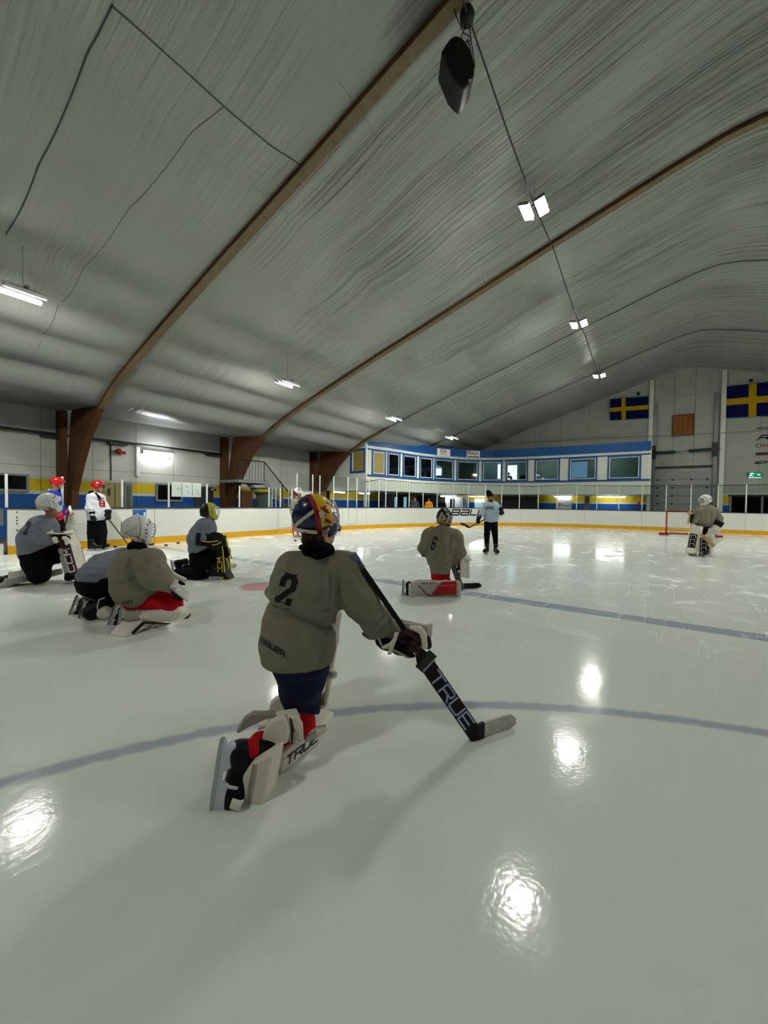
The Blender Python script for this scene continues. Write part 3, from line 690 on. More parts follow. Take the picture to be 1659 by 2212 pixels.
MB().bb((a.x+.04, GY-.2, a.z-.035), (b_.x-.04, GY-.1, a.z-.005)).build('glow_strip', M_exw, ex)
# dark shop front right of the door, under the sponsors
a, b_ = ony(1577, 1110, GY-.05), ony(1720, 1073, GY-.05)
wn = struct(empty('window_1', ((a.x+b_.x)/2, GY, 0)))
for i in range(4):
    x0 = a.x+(b_.x-a.x)*i/4; x1 = a.x+(b_.x-a.x)*(i+1)/4
    MB().bb((x0+.05, GY-.04, .2), (x1-.05, GY-.02, b_.z)).build('pane', M_darkwin, wn)
    MB().bb((x0-.05, GY-.1, 0), (x0+.05, GY, b_.z+.05)).build('frame_post', M_steel, wn)
MB().bb((a.x-.1, GY-.12, b_.z), (b_.x, GY, b_.z+.12)).build('frame_head', M_dark, wn); MB().bb((a.x, GY-.015, .0), (b_.x, GY-.005, b_.z)).build('backing', M_dark, wn)
# ================================================================== GALLERY (blue and white, over the corner)
GP = [(-14.75, 19.75), (-14.2, 21.6), (-13.5, 25.1), (-12.1, 28.1), (-10.3, 29.7), (-7.2, 30.25), (-4.0, 30.35), (.08, 30.35)]
gpl = catmull(GP, 30); gps = np.concatenate([[0], np.cumsum(np.linalg.norm(np.diff(gpl, axis=0), axis=1))])
def gpt(s, z, off=0):
    p = np.array([np.interp(s, gps, gpl[:, 0]), np.interp(s, gps, gpl[:, 1])]); e = .05
    d = np.array([np.interp(s+e, gps, gpl[:, 0])-np.interp(s-e, gps, gpl[:, 0]), np.interp(s+e, gps, gpl[:, 1])-np.interp(s-e, gps, gpl[:, 1])]); d /= np.linalg.norm(d)
    p = p+np.array([-d[1], d[0]])*off; return Vector((p[0], p[1], z))
def gs(px):
    d = ray(px, 1000); d = np.array([d.x, d.y])/math.hypot(d.x, d.y); return gps[np.argmin(np.abs(np.cross(gpl, d)))]
ga = tag(empty('viewing_gallery', (-9, 30, 2.2)), 'white clad viewing gallery with blue fascia and a row of windows', 'gallery')
GL_ = gps[-1]
def gstrip(name, s0, s1, z0, z1, o0, o1, m, parent=ga, seg=.5):
    n = max(1, int((s1-s0)/seg)); mb = MB(); vs = []; fs = [(0, 1, 2, 3), (4*n+3, 4*n+2, 4*n+1, 4*n)]
    for i in range(n+1):
        s = s0+(s1-s0)*i/n
        for (z, of) in ((z0, o0), (z1, o0), (z1, o1), (z0, o1)): vs.append(gpt(s, z, of))
    for i in range(n):
        for k in range(4): fs.append((4*i+k, 4*i+(k+1) % 4, 4*i+4+(k+1) % 4, 4*i+4+k)[::-1])
    mb.add(vs, fs); return mb.build(name, m, parent)
ZB, ZW0, ZW1, ZF0, ZF1 = 2.18, 3.27, 4.68, 5.02, 5.62
WIN = [(803.5, 832), (838, 864), (870, 900), (907, 934), (939, 981), (988, 1033), (1041, 1085), (1094, 1141), (1155, 1208), (1231, 1289), (1314, 1381)]
ws = [(gs(a)+.06, gs(b_)-.06) for a, b_ in WIN]
def clad_run(s0, s1, z0, z1):                           # narrow vertical boards with open joints, joined per field
    mb = MB(); w_ = .145; n = max(1, int(round((s1-s0)/w_)))
    for i in range(n):
        a = s0+(s1-s0)*i/n; b_ = s0+(s1-s0)*(i+1)/n; o1 = .0 if i % 2 else .008
        mb.hexa([gpt(a+.005, z0, o1), gpt(b_-.005, z0, o1), gpt(b_-.005, z0, .06), gpt(a+.005, z0, .06), gpt(a+.005, z1, o1), gpt(b_-.005, z1, o1), gpt(b_-.005, z1, .06), gpt(a+.005, z1, .06)])
    o = mb.build('cladding', M_clad, ga); o['kind'] = 'stuff'
clad_run(0, GL_, ZB, ZW0-.1); clad_run(0, GL_, ZW1+.1, ZF0+.02)
prev = 0
for a, b_ in ws+[(GL_, GL_)]:
    if a-prev > .16: clad_run(prev+.04, a-.04, ZW0-.1, ZW1+.1)
    prev = b_
gstrip('fascia', 0, GL_, ZF0, ZF1, -.06, .1, M_blue)
for k in range(1, 4): gstrip('fascia_joint', 0, GL_, ZF0+.15*k-.006, ZF0+.15*k+.006, -.064, -.058, mat('fascia_joint_dark', (14, 60, 110), .6))
gstrip('sill_beam', 0, GL_, ZW0-.18, ZW0-.08, -.05, .05, M_blue); gstrip('head_beam', 0, GL_, ZW1+.08, ZW1+.16, -.05, .05, M_blue)
gstrip('lining', 0, GL_, ZB, ZW0-.12, .065, .09, M_cladgap); gstrip('lining', 0, GL_, ZW1+.12, ZF1, .1, .12, M_cladgap)
for i, (a, b_) in enumerate(ws):
    mb = MB()
    for (s0, s1, z0, z1) in ((a-.1, b_+.1, ZW0-.1, ZW0), (a-.1, b_+.1, ZW1, ZW1+.1), (a-.1, a, ZW0, ZW1), (b_, b_+.1, ZW0, ZW1)):
        mb.hexa([gpt(s0, z0, -.045), gpt(s1, z0, -.045), gpt(s1, z0, .05), gpt(s0, z0, .05), gpt(s0, z1, -.045), gpt(s1, z1, -.045), gpt(s1, z1, .05), gpt(s0, z1, .05)])
    f = mb.build('window_frame', M_blue, ga)
    mb = MB()
    for (s0, s1, z0, z1) in ((a, b_, ZW0, ZW0+.05), (a, b_, ZW1-.05, ZW1), (a, a+.05, ZW0, ZW1), (b_-.05, b_, ZW0, ZW1)):
        mb.hexa([gpt(s0, z0, -.02), gpt(s1, z0, -.02), gpt(s1, z0, .04), gpt(s0, z0, .04), gpt(s0, z1, -.02), gpt(s1, z1, -.02), gpt(s1, z1, .04), gpt(s0, z1, .04)])
    mb.build('sash', M_whitep, f)
    mb = MB(); mb.hexa([gpt(a, ZW0, .0), gpt(b_, ZW0, .0), gpt(b_, ZW0, .012), gpt(a, ZW0, .012), gpt(a, ZW1, .0), gpt(b_, ZW1, .0), gpt(b_, ZW1, .012), gpt(a, ZW1, .012)])
    mb.build('pane', mat('boarded_pane', (140, 124, 72), .6, .3) if i == 0 else M_winglass, f)
# the wing's side towards the camera, with one more boarded window
P0 = Vector((GP[0][0], GP[0][1], 0))
sd = MB(); sd.bb((XL, P0.y-.04, ZB), (P0.x+.02, P0.y+.06, 4.95)); sd.build('side_wall', M_clad, ga)
MB().bb((P0.x-.1, P0.y-.08, 0), (P0.x+.06, P0.y+.08, 5.3)).build('corner_board', M_whitep, ga)
a, b_ = ony(760, 1018, P0.y-.05), ony(787, 972, P0.y-.05); mb = MB()
for q in (((a.x-.12, a.z-.12), (b_.x+.1, a.z)), ((a.x-.12, b_.z), (b_.x+.1, b_.z+.12)), ((a.x-.12, a.z), (a.x, b_.z)), ((b_.x, a.z), (b_.x+.1, b_.z))): mb.bb((q[0][0], P0.y-.09, q[0][1]), (q[1][0], P0.y, q[1][1]))
f = mb.build('window_frame', M_blue, ga); MB().bb((a.x, P0.y-.055, a.z), (b_.x, P0.y-.042, b_.z)).build('pane', mat('boarded_pane', (140, 124, 72)), f)
MB().bb((a.x+.02, P0.y-.075, a.z), (a.x+.12, P0.y-.056, b_.z)).build('sash', M_whitep, f)
# gallery floor, roof, back wall, right end
out = [gpt(s, 0, .05) for s in np.linspace(0, GL_, 24)]
for nm, z, m in (('gallery_floor', ZB, M_clad), ('gallery_roof', ZF0+.1, M_clad)):
    pl = [Vector((p.x, p.y, z)) for p in out]+[Vector((.08, GY-.05, z)), Vector((-18.9, GY-.05, z)), Vector((-18.9, P0.y, z))]
    MB().prism(pl, (0, 0, .08)).build(nm, m, ga)
MB().bb((0.0, 30.35, ZB), (.12, GY-.02, ZF1)).build('end_wall', M_clad, ga)
M_room = mat('gallery_room_wall', (160, 172, 168), .8)
MB().bb((-18.8, GY-.12, ZB+.1), (0, GY-.06, ZF0)).build('room_wall', M_room, ga); MB().bb((-18.88, P0.y+.1, ZB+.1), (-18.8, GY-.1, ZF0)).build('room_wall', M_room, ga)
# daylight windows at the back of the gallery, seen through the panes
def daywin(px0, px1, py0, py1, m, y=GY-.14, nm='outside_window'):
    a = ony(px0, py1, y); b_ = ony(px1, py0, y); MB().bb((a.x, y-.02, max(a.z, ZB+.15)), (b_.x, y, min(b_.z, ZF0-.1))).build(nm, m, ga)
daywin(940, 954, 1012, 1027, M_sky); daywin(925, 931, 1012, 1026, M_sky); daywin(1075, 1083, 1003, 1034, M_sky); daywin(1095, 1117, 1005, 1036, M_sky)
daywin(1234, 1269, 997, 1032, M_skyblue, nm='lit_blind'); daywin(1050, 1074, 1000, 1036, mat('curtain_blue', (120, 140, 150)), nm='curtain'); daywin(995, 1024, 1000, 1035, mat('partition_grey', (104, 114, 112)), nm='partition')
for xr in (-11, -6.5, -2.5):  # added lamps, not seen themselves, to brighten the room behind the panes
    MB().bb((xr-.6, 31.4, ZF0-.06), (xr+.6, 31.55, ZF0-.0)).build('added_room_light', emit('added_room_glow', (235, 245, 250), 16), ga)
MB().bb((-15.6, 24.5, ZF0-.06), (-15.45, 25.7, ZF0)).build('added_room_light', emit('added_room_glow', (235, 245, 250), 16), ga)  # one more added lamp, for the gallery's left wing
# signs on the fascia
def fascia_sign(name, px0, px1, z0, z1, label, m):
    s0, s1 = gs(px0), gs(px1); r_ = tag(empty(name, gpt((s0+s1)/2, z0, -.1)), label, 'sign', 'signs on the gallery fascia')
    gstrip('sign_plate', s0, s1, z0, z1, -.13, -.07, m, r_, .1); return r_, s0, s1
def ftext(r_, txt, s0, z0, h, m, **kw):
    V, Fs, w = letters(txt, **kw); return new_obj('lettering', mesh_from([gpt(s0+q[0]*h, z0+q[1]*h, -.15)-wloc(r_) for q in V], Fs), m, r_)
M_wsign = mat('sign_white', (214, 222, 214), .5); M_redink = mat('red_ink', (150, 18, 32), .5)
r_, s0, s1 = fascia_sign('fascia_sign', 941, 970, 4.93, 5.50, 'square white sign with thin red letters and small print, left one on blue fascia', M_wsign)
L_ = s1-s0; ftext(r_, 'ICA', s0+L_*.2, 5.24, .19, M_redink, w=.9, gap=.4, t=.26)
gstrip('small_print', s0+L_*.2, s1-L_*.25, 5.12, 5.15, -.15, -.14, M_redink, r_); gstrip('small_print', s0+L_*.2, s1-L_*.25, 5.02, 5.04, -.15, -.14, mat('green_ink', (60, 80, 70)), r_)
r_, s0, s1 = fascia_sign('fascia_sign', 1007, 1035.5, 4.95, 5.52, 'white sign with bold red word over a black bar, right one on blue fascia', M_wsign)
L_ = s1-s0; ftext(r_, 'M', s0+L_*.07, 5.22, .24, M_redink, w=.95, t=.24); ftext(r_, 'AXI', s0+L_*.36, 5.22, .19, M_redink, w=.95, gap=.3, t=.24); gstrip('black_bar', s0+L_*.06, s1-L_*.08, 5.02, 5.09, -.15, -.14, M_ink, r_)
# a cable sagging along the gallery, above the glass
MB().tube([bxyz(bdist(px), z, .5) for px, z in ((800, 2.55), (834, 2.76), (850, 2.70), (868, 2.72), (905, 2.66), (980, 2.68), (1083, 2.7), (1160, 2.66), (1203, 2.74), (1246, 2.76), (1290, 2.72), (1385, 2.68), (1440, 2.7), (1560, 2.66), (1659, 2.68))], .018, 5).build('net_cable', M_dark, boards, True)
# ------------------------------------------------------------------ under the gallery: back walls, doors, posters, tubes
def backwall_item(name, px0, px1, z0, z1, m, label, cat, y=GY-.03, t=.05, parts=None):
    a = ony(px0, 1080, y); b_ = ony(px1, 1080, y); r_ = tag(empty(name, ((a.x+b_.x)/2, y, z0)), label, cat)
    MB().bb((a.x, y-t, z0), (b_.x, y, z1)).build('panel', m, r_, bevel=.01); return r_, a.x, b_.x
def tube_light(a, b_, label, drop=None):
    c = (Vector(a)+Vector(b_))/2; r_ = tag(empty('fluorescent_light', c), label, 'light', 'fluorescent lights under the gallery' if drop is None else None)
    if drop is None: pass
    d = Vector((0, 0, .05)); MB().bar(Vector(a)+d, Vector(b_)+d, .14, .06).build('housing', M_whitep, r_)
    MB().tube([a, b_], .045, 8).build('tube', M_tube, r_, True); return r_
zc = 2.07
for px0, px1, l in ((1198, 1234, 'lit fluorescent tube above the white poster under the gallery'), (1291, 1308, 'short lit tube left of the long one at the right end of the gallery'), (1308, 1351, 'long lit tube at the right end under the gallery')):
    a = ony(px0, 1070, 32.0); b_ = ony(px1, 1070, 32.0); tube_light((a.x, 32, zc), (b_.x, 32.0, zc), l)
for px0, px1, y, l in ((952, 985, 31.3, 'lit fluorescent tube over the pale doorway behind spectators'), (1015, 1046, 32, 'lit fluorescent tube over the pale blue poster left of coach')):
    a = ony(px0, 1068, y); b_ = ony(px1, 1068, y); tube_light((a.x, y, zc), (b_.x, y, zc), l)
a = onx(722, 1060, -16.5); b_ = onx(744, 1060, -16.5); tube_light((-16.5, a.y, 2.06), (-16.5, b_.y, 2.06), 'lit fluorescent tube beside the third arch under the gallery')
a = onx(776, 1060, -16.5); b_ = onx(798, 1060, -16.5); tube_light((-16.5, a.y, 2.06), (-16.5, b_.y, 2.06), 'lit fluorescent tube just right of the gallery corner')
# inner back wall parallel to the boards in the corner (store rooms), with stripes
iw = struct(empty('wall_back', (-16, 26, 0)))
def iwall(pts, m):
    for (p, q) in zip(pts[:-1], pts[1:]):
        MB().bar((p[0], p[1], 1.08), (q[0], q[1], 1.08), .1, 2.16, (0, 0, 1)).build('wall_panel', m, iw)
iwall([(-17.9, 19.9), (-17.9, 32.6)], M_wall)
mat('store_dark', (44, 46, 46), .7)

def front_item(name, px0, px1, y, z0, z1, m, label, cat, th=.06):
    a = ony(px0, 1080, y); b_ = ony(px1, 1080, y); r_ = tag(empty(name, ((a.x+b_.x)/2, y, z0)), label, cat); MB().bb((a.x, y-th, z0), (b_.x, y, z1)).build('panel', m, r_); return r_, a, b_
# noticeboard with photographs, glazed door, dark openings
r_, a, b_ = front_item('dark_store_room', 884, 960, 31.9, 0, 2.1, MATS['store_dark'], 'dark store room partition behind the three spectators', 'partition')
r_, a, b_ = front_item('mural_panel', 820, 848, 26.2, .4, 2.1, mat('mural_mottled', (104, 96, 120), .6, var=.9, vscale=7), 'mottled grey violet mural panel behind the corner glass', 'mural')
r_, a, b_ = front_item('glazed_door', 850, 884, 27.3, .05, 2.1, mat('door_dark_teal', (46, 64, 70), .5), 'dark teal glazed door with bright panes behind corner glass', 'door')
for p0_, p1_ in ((852, 858), (872, 878)):
    c0 = ony(p0_, 1080, 27.2); c1 = ony(p1_, 1080, 27.2); MB().bb((c0.x, 27.2, .9), (c1.x, 27.23, 1.9)).build('pane', emit('pane_daylight', (150, 205, 225), .8), r_)
r_, a, b_ = front_item('pale_doorway', 962, 1000, 31.9, 0, 2.0, mat('doorway_white', (214, 218, 222), .6), 'white doorway with dark glass square behind spectators', 'door')
c0 = ony(972, 1080, 31.8); c1 = ony(982, 1080, 31.8); MB().bb((c0.x, 31.8, .9), (c1.x, 31.83, 1.85)).build('door_glass', M_dark, r_)
r_, a, b_ = front_item('glass_door', 986, 1012, 32.2, 0, 2.0, mat('door_lilac', (176, 182, 206), .5), 'pale lilac doors with blue glass beside the lit poster', 'door')
for p0_, p1_, cc in ((989, 997, (96, 120, 150)), (1000, 1005, (190, 215, 250))):
    c0 = ony(p0_, 1080, 32.1); c1 = ony(p1_, 1080, 32.1); MB().bb((c0.x, 32.1, .7), (c1.x, 32.13, 1.8)).build('door_glass', mat('dg%d' % p0_, cc, .3, .5), r_)
r_, a, b_ = front_item('pale_poster', 1026, 1048, 32.4, .9, 1.85, mat('poster_pale_blue', (196, 232, 236), .6), 'pale blue poster with scribbled lines left of the coach', 'poster')
mb = MB(); mb.tube([(a.x+.2+.1*i, 32.33, 1.45+.12*math.sin(i*1.7)) for i in range(10)], .02, 5); mb.build('drawn_line', mat('scribble', (90, 130, 150)), r_)
r_, a, b_ = front_item('dark_store_front', 1086, 1160, 31.2, 0, 2.05, mat('store_dark', (44, 46, 46)), 'dark shuttered kiosk front right of the coach', 'kiosk')
for p0_, p1_ in ((1089, 1118), (1124, 1156)):
    c0 = ony(p0_, 1080, 31.1); c1 = ony(p1_, 1080, 31.1); MB().bb((c0.x, 31.08, .5), (c1.x, 31.12, 1.75)).build('shutter', mat('shutter_black', (24, 25, 30), .5), r_, bevel=.01)
r_, a, b_ = front_item('white_poster', 1202, 1235, 32.1, .55, 1.98, M_paper, 'white poster with small black logos under the gallery tube', 'poster')
for u, v, w_, hh, c in ((.12, .6, .22, .28, (190, 150, 60)), (.45, .58, .16, .05, (30, 30, 30)), (.7, .55, .16, .05, (30, 30, 30)), (.12, .45, .16, .06, (20, 20, 20)), (.72, .38, .14, .07, (20, 20, 30)), (.1, .2, .18, .05, (40, 40, 60)), (.36, .2, .2, .05, (40, 40, 40)), (.7, .2, .2, .04, (40, 40, 40))):
    x0 = a.x+(b_.x-a.x)*u; z0 = .55+1.43*v; MB().bb((x0, 32.03, z0), (x0+(b_.x-a.x)*w_, 32.038, z0+1.43*hh*.5)).build('printed_logo', mat('logo%d' % int(u*100+v*1000), c, .7), r_)
r_, a, b_ = front_item('wall_post', 1263, 1274, 31.5, 0, 2.1, mat('post_grey', (122, 118, 112)), 'grey post under the gallery between the yellow stripes', 'post')
r_, a, b_ = front_item('fire_extinguisher_box', 1378, 1382, 32.3, 1.35, 1.75, M_red, 'small red extinguisher box at the right end under the gallery', 'box')
# ------------------------------------------------------------------ things on the left wall
def wallx(px, py): return onx(px, py, XL+.02)
def wall_item(name, px0, px1, z0, z1, m, label, cat, th=.05, py=1060):
    a = wallx(px0, py); b_ = wallx(px1, py); r_ = tag(empty(name, (XL, (a.y+b_.y)/2, z0)), label, cat)
    MB().bb((XL, a.y, z0), (XL+th, b_.y, z1)).build('panel', m, r_, bevel=.008); return r_, a.y, b_.y
M_frame = mat('frame_grey', (122, 126, 124), .5)
def wall_window(px0, px1, z0, z1, label):
    r_, y0, y1 = wall_item('wall_window', px0, px1, z0, z1, M_dark, label, 'window', .02)
    mb = MB()
    for q in ((y0-.08, y1+.08, z0-.1, z0), (y0-.08, y1+.08, z1, z1+.08), (y0-.08, y0, z0, z1), (y1, y1+.08, z0, z1)): mb.bb((XL, q[0], q[2]), (XL+.08, q[1], q[3]))
    mb.build('window_frame', M_frame, r_); MB().bb((XL+.03, y0, z0), (XL+.04, y1, z1)).build('pane', M_darkwin, r_)
wall_window(-60, 56, 1.72, 2.2, 'dark wide window in left wall at the photo edge'); wall_window(340, 390, 1.42, 2.1, 'dark window in left wall beside the tactics board')
M_ply = mat('door_ply_yellow', (150, 136, 88), .6, .2, var=.1)
r_, y0, y1 = wall_item('yellow_doors', 222, 260, 0, 2.12, M_ply, 'pale yellow double doors behind the white jersey player', 'door')
MB().bb((XL+.05, (y0*.35+y1*.65), 0), (XL+.056, (y0*.35+y1*.65)+.02, 2.1)).build('door_joint', M_dark, r_); MB().bb((XL+.05, y0*.75+y1*.25, 1.55), (XL+.06, y0*.6+y1*.4, 1.85)).build('door_pane', M_dark, r_)
r_, y0, y1 = wall_item('glazed_side_door', 268, 286, 0, 2.15, M_frame, 'grey framed door with narrow glass beside the yellow doors', 'door')
MB().bb((XL+.05, y0+.25, .3), (XL+.06, y1-.25, 2.0)).build('door_pane', mat('pane_olive', (84, 82, 60), .3, .5), r_)
r_, y0, y1 = wall_item('grey_door', 420, 447, 0, 2.1, mat('door_charcoal', (48, 52, 56), .5), 'charcoal door right of the tactics board', 'door')
MB().bb((XL+.05, y0+.9, 1.95), (XL+.06, y0+1.2, 2.02)).build('door_sign', M_paper, r_)
r_, y0, y1 = wall_item('grey_door', 449, 461, 0, 2.1, mat('door_charcoal', (48, 52, 56)), 'narrow charcoal door left of the second arch leg', 'door')
MB().bb((XL+.05, y0+.3, 1.95), (XL+.06, y0+.6, 2.02)).build('door_sign', M_paper, r_)
# tactics board hung behind the glass
a = onx(371, 1041, -13.6); b_ = onx(434, 1074, -13.6)
tb = tag(empty('tactics_board', (-13.6, (a.y+b_.y)/2, b_.z)), 'white tactics board hanging behind the glass left of yellow masked goalie', 'board')
MB().bb((-13.62, a.y, b_.z), (-13.59, b_.y, a.z)).build('board_sheet', M_paper, tb)
for u in (.32, .68): y_ = a.y+(b_.y-a.y)*u; MB().bb((-13.588, y_, b_.z+.03), (-13.585, y_+.012, a.z-.03)).build('ruled_line', M_scuff, tb)
for u, v in ((.15, .6), (.2, .7), (.45, .8), (.5, .45), (.8, .6), (.82, .35)):
    y_ = a.y+(b_.y-a.y)*u; z_ = b_.z+(a.z-b_.z)*v; MB().bar((-13.586, y_, z_), (-13.586, y_+.12, z_-.1), .012, .004, (1, 0, 0)).build('pen_mark', M_scuff, tb)
# conduit along the wall, bell, wall lamp, down pipes
pipe = tag(MB().tube([(XL+.25, y, 3.85) for y in (-6, 2, 8, 12.3)], .045, 8).build('wall_pipe', M_dark, None, True), 'dark pipe running along the left wall under the film', 'pipe')
for px, py in ((115, 937), (256, 953), (463, 977)):
    p = onx(px, py, XL+.25); tag(MB().bb((XL, p.y-.35, 3.72), (XL+.3, p.y+.35, 3.80)).build('pipe_bracket', M_dark), {115: 'dark pipe bracket left of the nearest arch leg', 256: 'dark pipe bracket above the red alarm bell', 463: 'dark pipe bracket left of the second arch leg'}[px], 'bracket', 'pipe brackets')
p = onx(257, 976, XL+.2); bell = tag(empty('alarm_bell', (XL, p.y, p.z)), 'red alarm bell on a thin drop pipe on left wall', 'bell')
MB().lathe([(.03, -.1), (.12, -.08), (.14, 0), (.09, .07), (.03, .1)], (XL+.2, p.y, p.z), 14, Matrix.Rotation(R(90), 3, 'Y')).build('gong', M_red, bell, True)
MB().lathe([(.02, -.06), (.06, -.05), (.07, .02), (.02, .05)], (XL+.22, p.y+.2, p.z-.02), 12, Matrix.Rotation(R(90), 3, 'Y')).build('striker', M_red, bell, True)
MB().tube([(XL+.06, p.y-.25, 3.8), (XL+.06, p.y-.25, 2.2)], .022, 6).build('drop_pipe', M_dark, bell, True)
p = onx(297, 1000, XL+.1); tag(MB().bb((XL, p.y-.05, 2.45), (XL+.12, p.y+.1, 3.75)).build('cable_trunking', M_whitep), 'white vertical trunking left of the wall lamp', 'trunking')
a = onx(311, 971, XL+.25); b_ = onx(375, 979, XL+.25)
wlamp = tag(empty('wall_light', (XL, (a.y+b_.y)/2, a.z)), 'bright long fluorescent light on the left wall', 'light')
MB().bb((XL+.05, a.y, 3.48), (XL+.2, b_.y, 3.62)).build('housing', M_whitep, wlamp); MB().tube([(XL+.27, a.y+.05, 3.5), (XL+.27, b_.y-.05, 3.5)], .075, 10).build('tube', M_tube, wlamp, True)
for t in (.12, .8): y_ = a.y+(b_.y-a.y)*t; MB().tube([(XL+.1, y_, 3.46), (XL+.3, y_+.05, 3.36), (XL+.12, y_+.2, 3.3)], .012, 5).build('wire_hook', M_dark, wlamp, True)
# stairs up to the gallery, behind the second arch
st = tag(empty('steel_stairs', (-17.2, 16, 0)), 'grey steel stairs with slender railing behind the second arch', 'stairs')
def sx(px, py, x=-16.9): return onx(px, py, x)
T0, T1 = sx(540, 1035), sx(628, 1118); dzy = (T1.z-T0.z)/(T1.y-T0.y)
ytop, ztop_ = T0.y+.9, sx(556, 1040).z; ybot = ytop+2.0/.8*1.25; nst = 11
zs0 = ztop_
for xx in (-16.9, -18.3): MB().bar((xx, ytop, zs0), (xx, ytop+zs0*1.12, .0), .05, .26, (0, 0, 1)).build('stringer', M_steel, st)
for i in range(nst):
    t = (i+.5)/nst; MB().bb((-18.3, ytop+zs0*1.12*t-.14, zs0*(1-t)-.02), (-16.9, ytop+zs0*1.12*t+.14, zs0*(1-t)+.02)).build('tread', M_dark, st)
MB().bb((-18.4, ytop-1.6, zs0-.1), (-16.85, ytop, zs0+.04)).build('landing', M_steel, st)
for xx in (-16.9,):
    MB().tube([(xx, ytop-1.5, zs0+1.05), (xx, ytop, zs0+1.05), (xx, ytop+zs0*1.12, 1.0)], .03, 8).build('handrail', M_dark, st, True)
    for y_, z_ in [(ytop-1.5, zs0), (ytop-.02, zs0)]+[(ytop+zs0*1.12*t, zs0*(1-t)) for t in (.45, .95)]: MB().tube([(xx, y_, z_), (xx, y_, z_+1.05)], .022, 6).build('rail_post', M_dark, st)
    mb = MB()
    for k in range(7): mb.tube([(xx, ytop-1.3+k*.18, zs0), (xx, ytop-1.3+k*.18, zs0+1.0)], .009, 4)
    for k in range(22):
        t = (k+.5)/22; mb.tube([(xx, ytop+zs0*1.12*t, zs0*(1-t)+.1), (xx, ytop+zs0*1.12*t, zs0*(1-t)+1.03)], .009, 4)
    mb.tube([(xx, ytop, zs0+.12), (xx, ytop+zs0*1.12, .12)], .015, 5); ob = mb.build('baluster', M_dark, st); ob['kind'] = 'stuff'
MB().bb((-18.2, ytop+.5, 0), (-17.0, ytop+.56, 1.9)).build('understairs_panel', mat('pale_green_panel', (120, 134, 124), .6), st)
# cabinets and cardboard behind the bench
def floor_box(name, px0, px1, x, z0, z1, m, label, cat, th=.6):
    a = onx(px0, 1080, x); b_ = onx(px1, 1080, x); r_ = tag(empty(name, (x, (a.y+b_.y)/2, 0)), label, cat); MB().bb((x-th, a.y, z0), (x, b_.y, z1)).build('carcass', m, r_, bevel=.02); return r_, a.y, b_.y
r_, y0, y1 = floor_box('vending_cabinet', 648, 676, -15.2, 0, 2.0, mat('cabinet_white', (150, 158, 152), .5), 'pale cabinet behind the bench, right of background goalie', 'cabinet')
MB().bb((-15.2, y0+.1, 1.45), (-15.19, y0+.75, 1.93)).build('notice', M_paper, r_); MB().box((-15.185, y0+.42, 1.62), (.004, .06, .09)).build('printed_symbol', M_ink, r_)
r_, y0, y1 = floor_box('wooden_cupboard', 678, 706, -15.6, 0, 2.0, mat('cupboard_brown', (98, 62, 34), .6, var=.2), 'brown wooden cupboard behind the front goalie\'s helmet', 'cupboard')
MB().bb((-15.6, (y0+y1)/2-.01, .1), (-15.59, (y0+y1)/2+.01, 1.9)).build('door_joint', M_dark, r_)
r_, y0, y1 = floor_box('wooden_store', 523, 546, -17.6, 0, 1.95, mat('store_brown', (92, 54, 24), .6, var=.2), 'brown timber store panel right of the second arch leg', 'cupboard', .3)
MB().bb((-17.6, y0+.1, .05), (-17.59, y1-.1, 1.85)).build('store_door', mat('store_brown2', (84, 48, 22), .6), r_)
# ================================================================== CEILING LAMPS, CABLE, LOUDSPEAKER
LAMPS = [(-2.5, 10.09, 8.64, 1), (-2.47, 17.39, 8.64, 1), (-2.43, 24.87, 8.64, 1), (-10.8, 2.55, 5.57, 2), (-10.75, 9.64, 5.57, 2), (-10.6, 16.44, 5.57, 2), (-10.45, 23.07, 5.57, 2)]
LLAB = ['nearest twin floodlight on the cable near the ridge', 'middle twin floodlight on the cable near the ridge', 'furthest twin floodlight on the ridge cable, nearest the flags', 'twin tube light at the left edge over the left boards', 'twin light over the left boards between first and second arch', 'small twin light right of the second arch over the left boards', 'furthest small twin light just above the gallery signs']
HID = [(-2.5, -4.6, 8.64, 1), (-10.8, -5, 5.57, 2), (6.5, 10.1, 8.64, 1), (6.5, 17.4, 8.64, 1), (6.5, 24.9, 8.64, 1), (14.8, 9.6, 5.57, 2), (14.7, 16.4, 5.57, 2), (14.6, 23.0, 5.57, 2), ]
M_padgrey = mat('hanger_grey', (120, 124, 120), .6)
def flood(x, y, z, k, label, grp):
    r_ = tag(empty('flood_light', (x, y, z)), label, 'light', grp); L_ = .28 if k == 1 else .31; w_ = .105
    for s in (-1, 1):
        tilt = Matrix.Rotation(R(-14*s) if k == 1 else R(26), 3, 'Y'); c = Vector((x+s*.18, y, z+.02))
        MB().box(c+Vector((0, 0, .045)), (w_+.02, L_+.02, .04), tilt).build('housing', M_whitep if k == 2 else M_steel, r_, bevel=.01)
        MB().box(c-tilt @ Vector((0, 0, .002)), (w_, L_, .008), tilt).build('lens', M_lens, r_)
    MB().bb((x-.3, y-.03, z+.1), (x+.3, y+.03, z+.14)).build('bracket', M_steel, r_)
    zt = ceil_pt(x, y, 0).z; MB().tube([(x, y, z+.1), (x, y, max(z+.25, zt+.05))], .006, 6).build('hanger', M_padgrey, r_)
for a, l in zip(LAMPS, LLAB): flood(*a, l, 'ceiling flood lights in view')
for i, a in enumerate(HID): flood(*a, ('%s twin floodlight %s, outside the frame' % (('third', 'second', 'first')[int(a[1] < 13)+int(a[1] < 20)] if a[1] > 5 else 'middle' if a[1] > 0 else 'backmost', 'right of the ridge' if 0 < a[0] < 8 else 'left of the ridge' if a[0] > -5 and a[0] < 0 else 'over the left boards' if a[0] < 0 else 'over the right boards')), 'ceiling flood lights outside the frame')
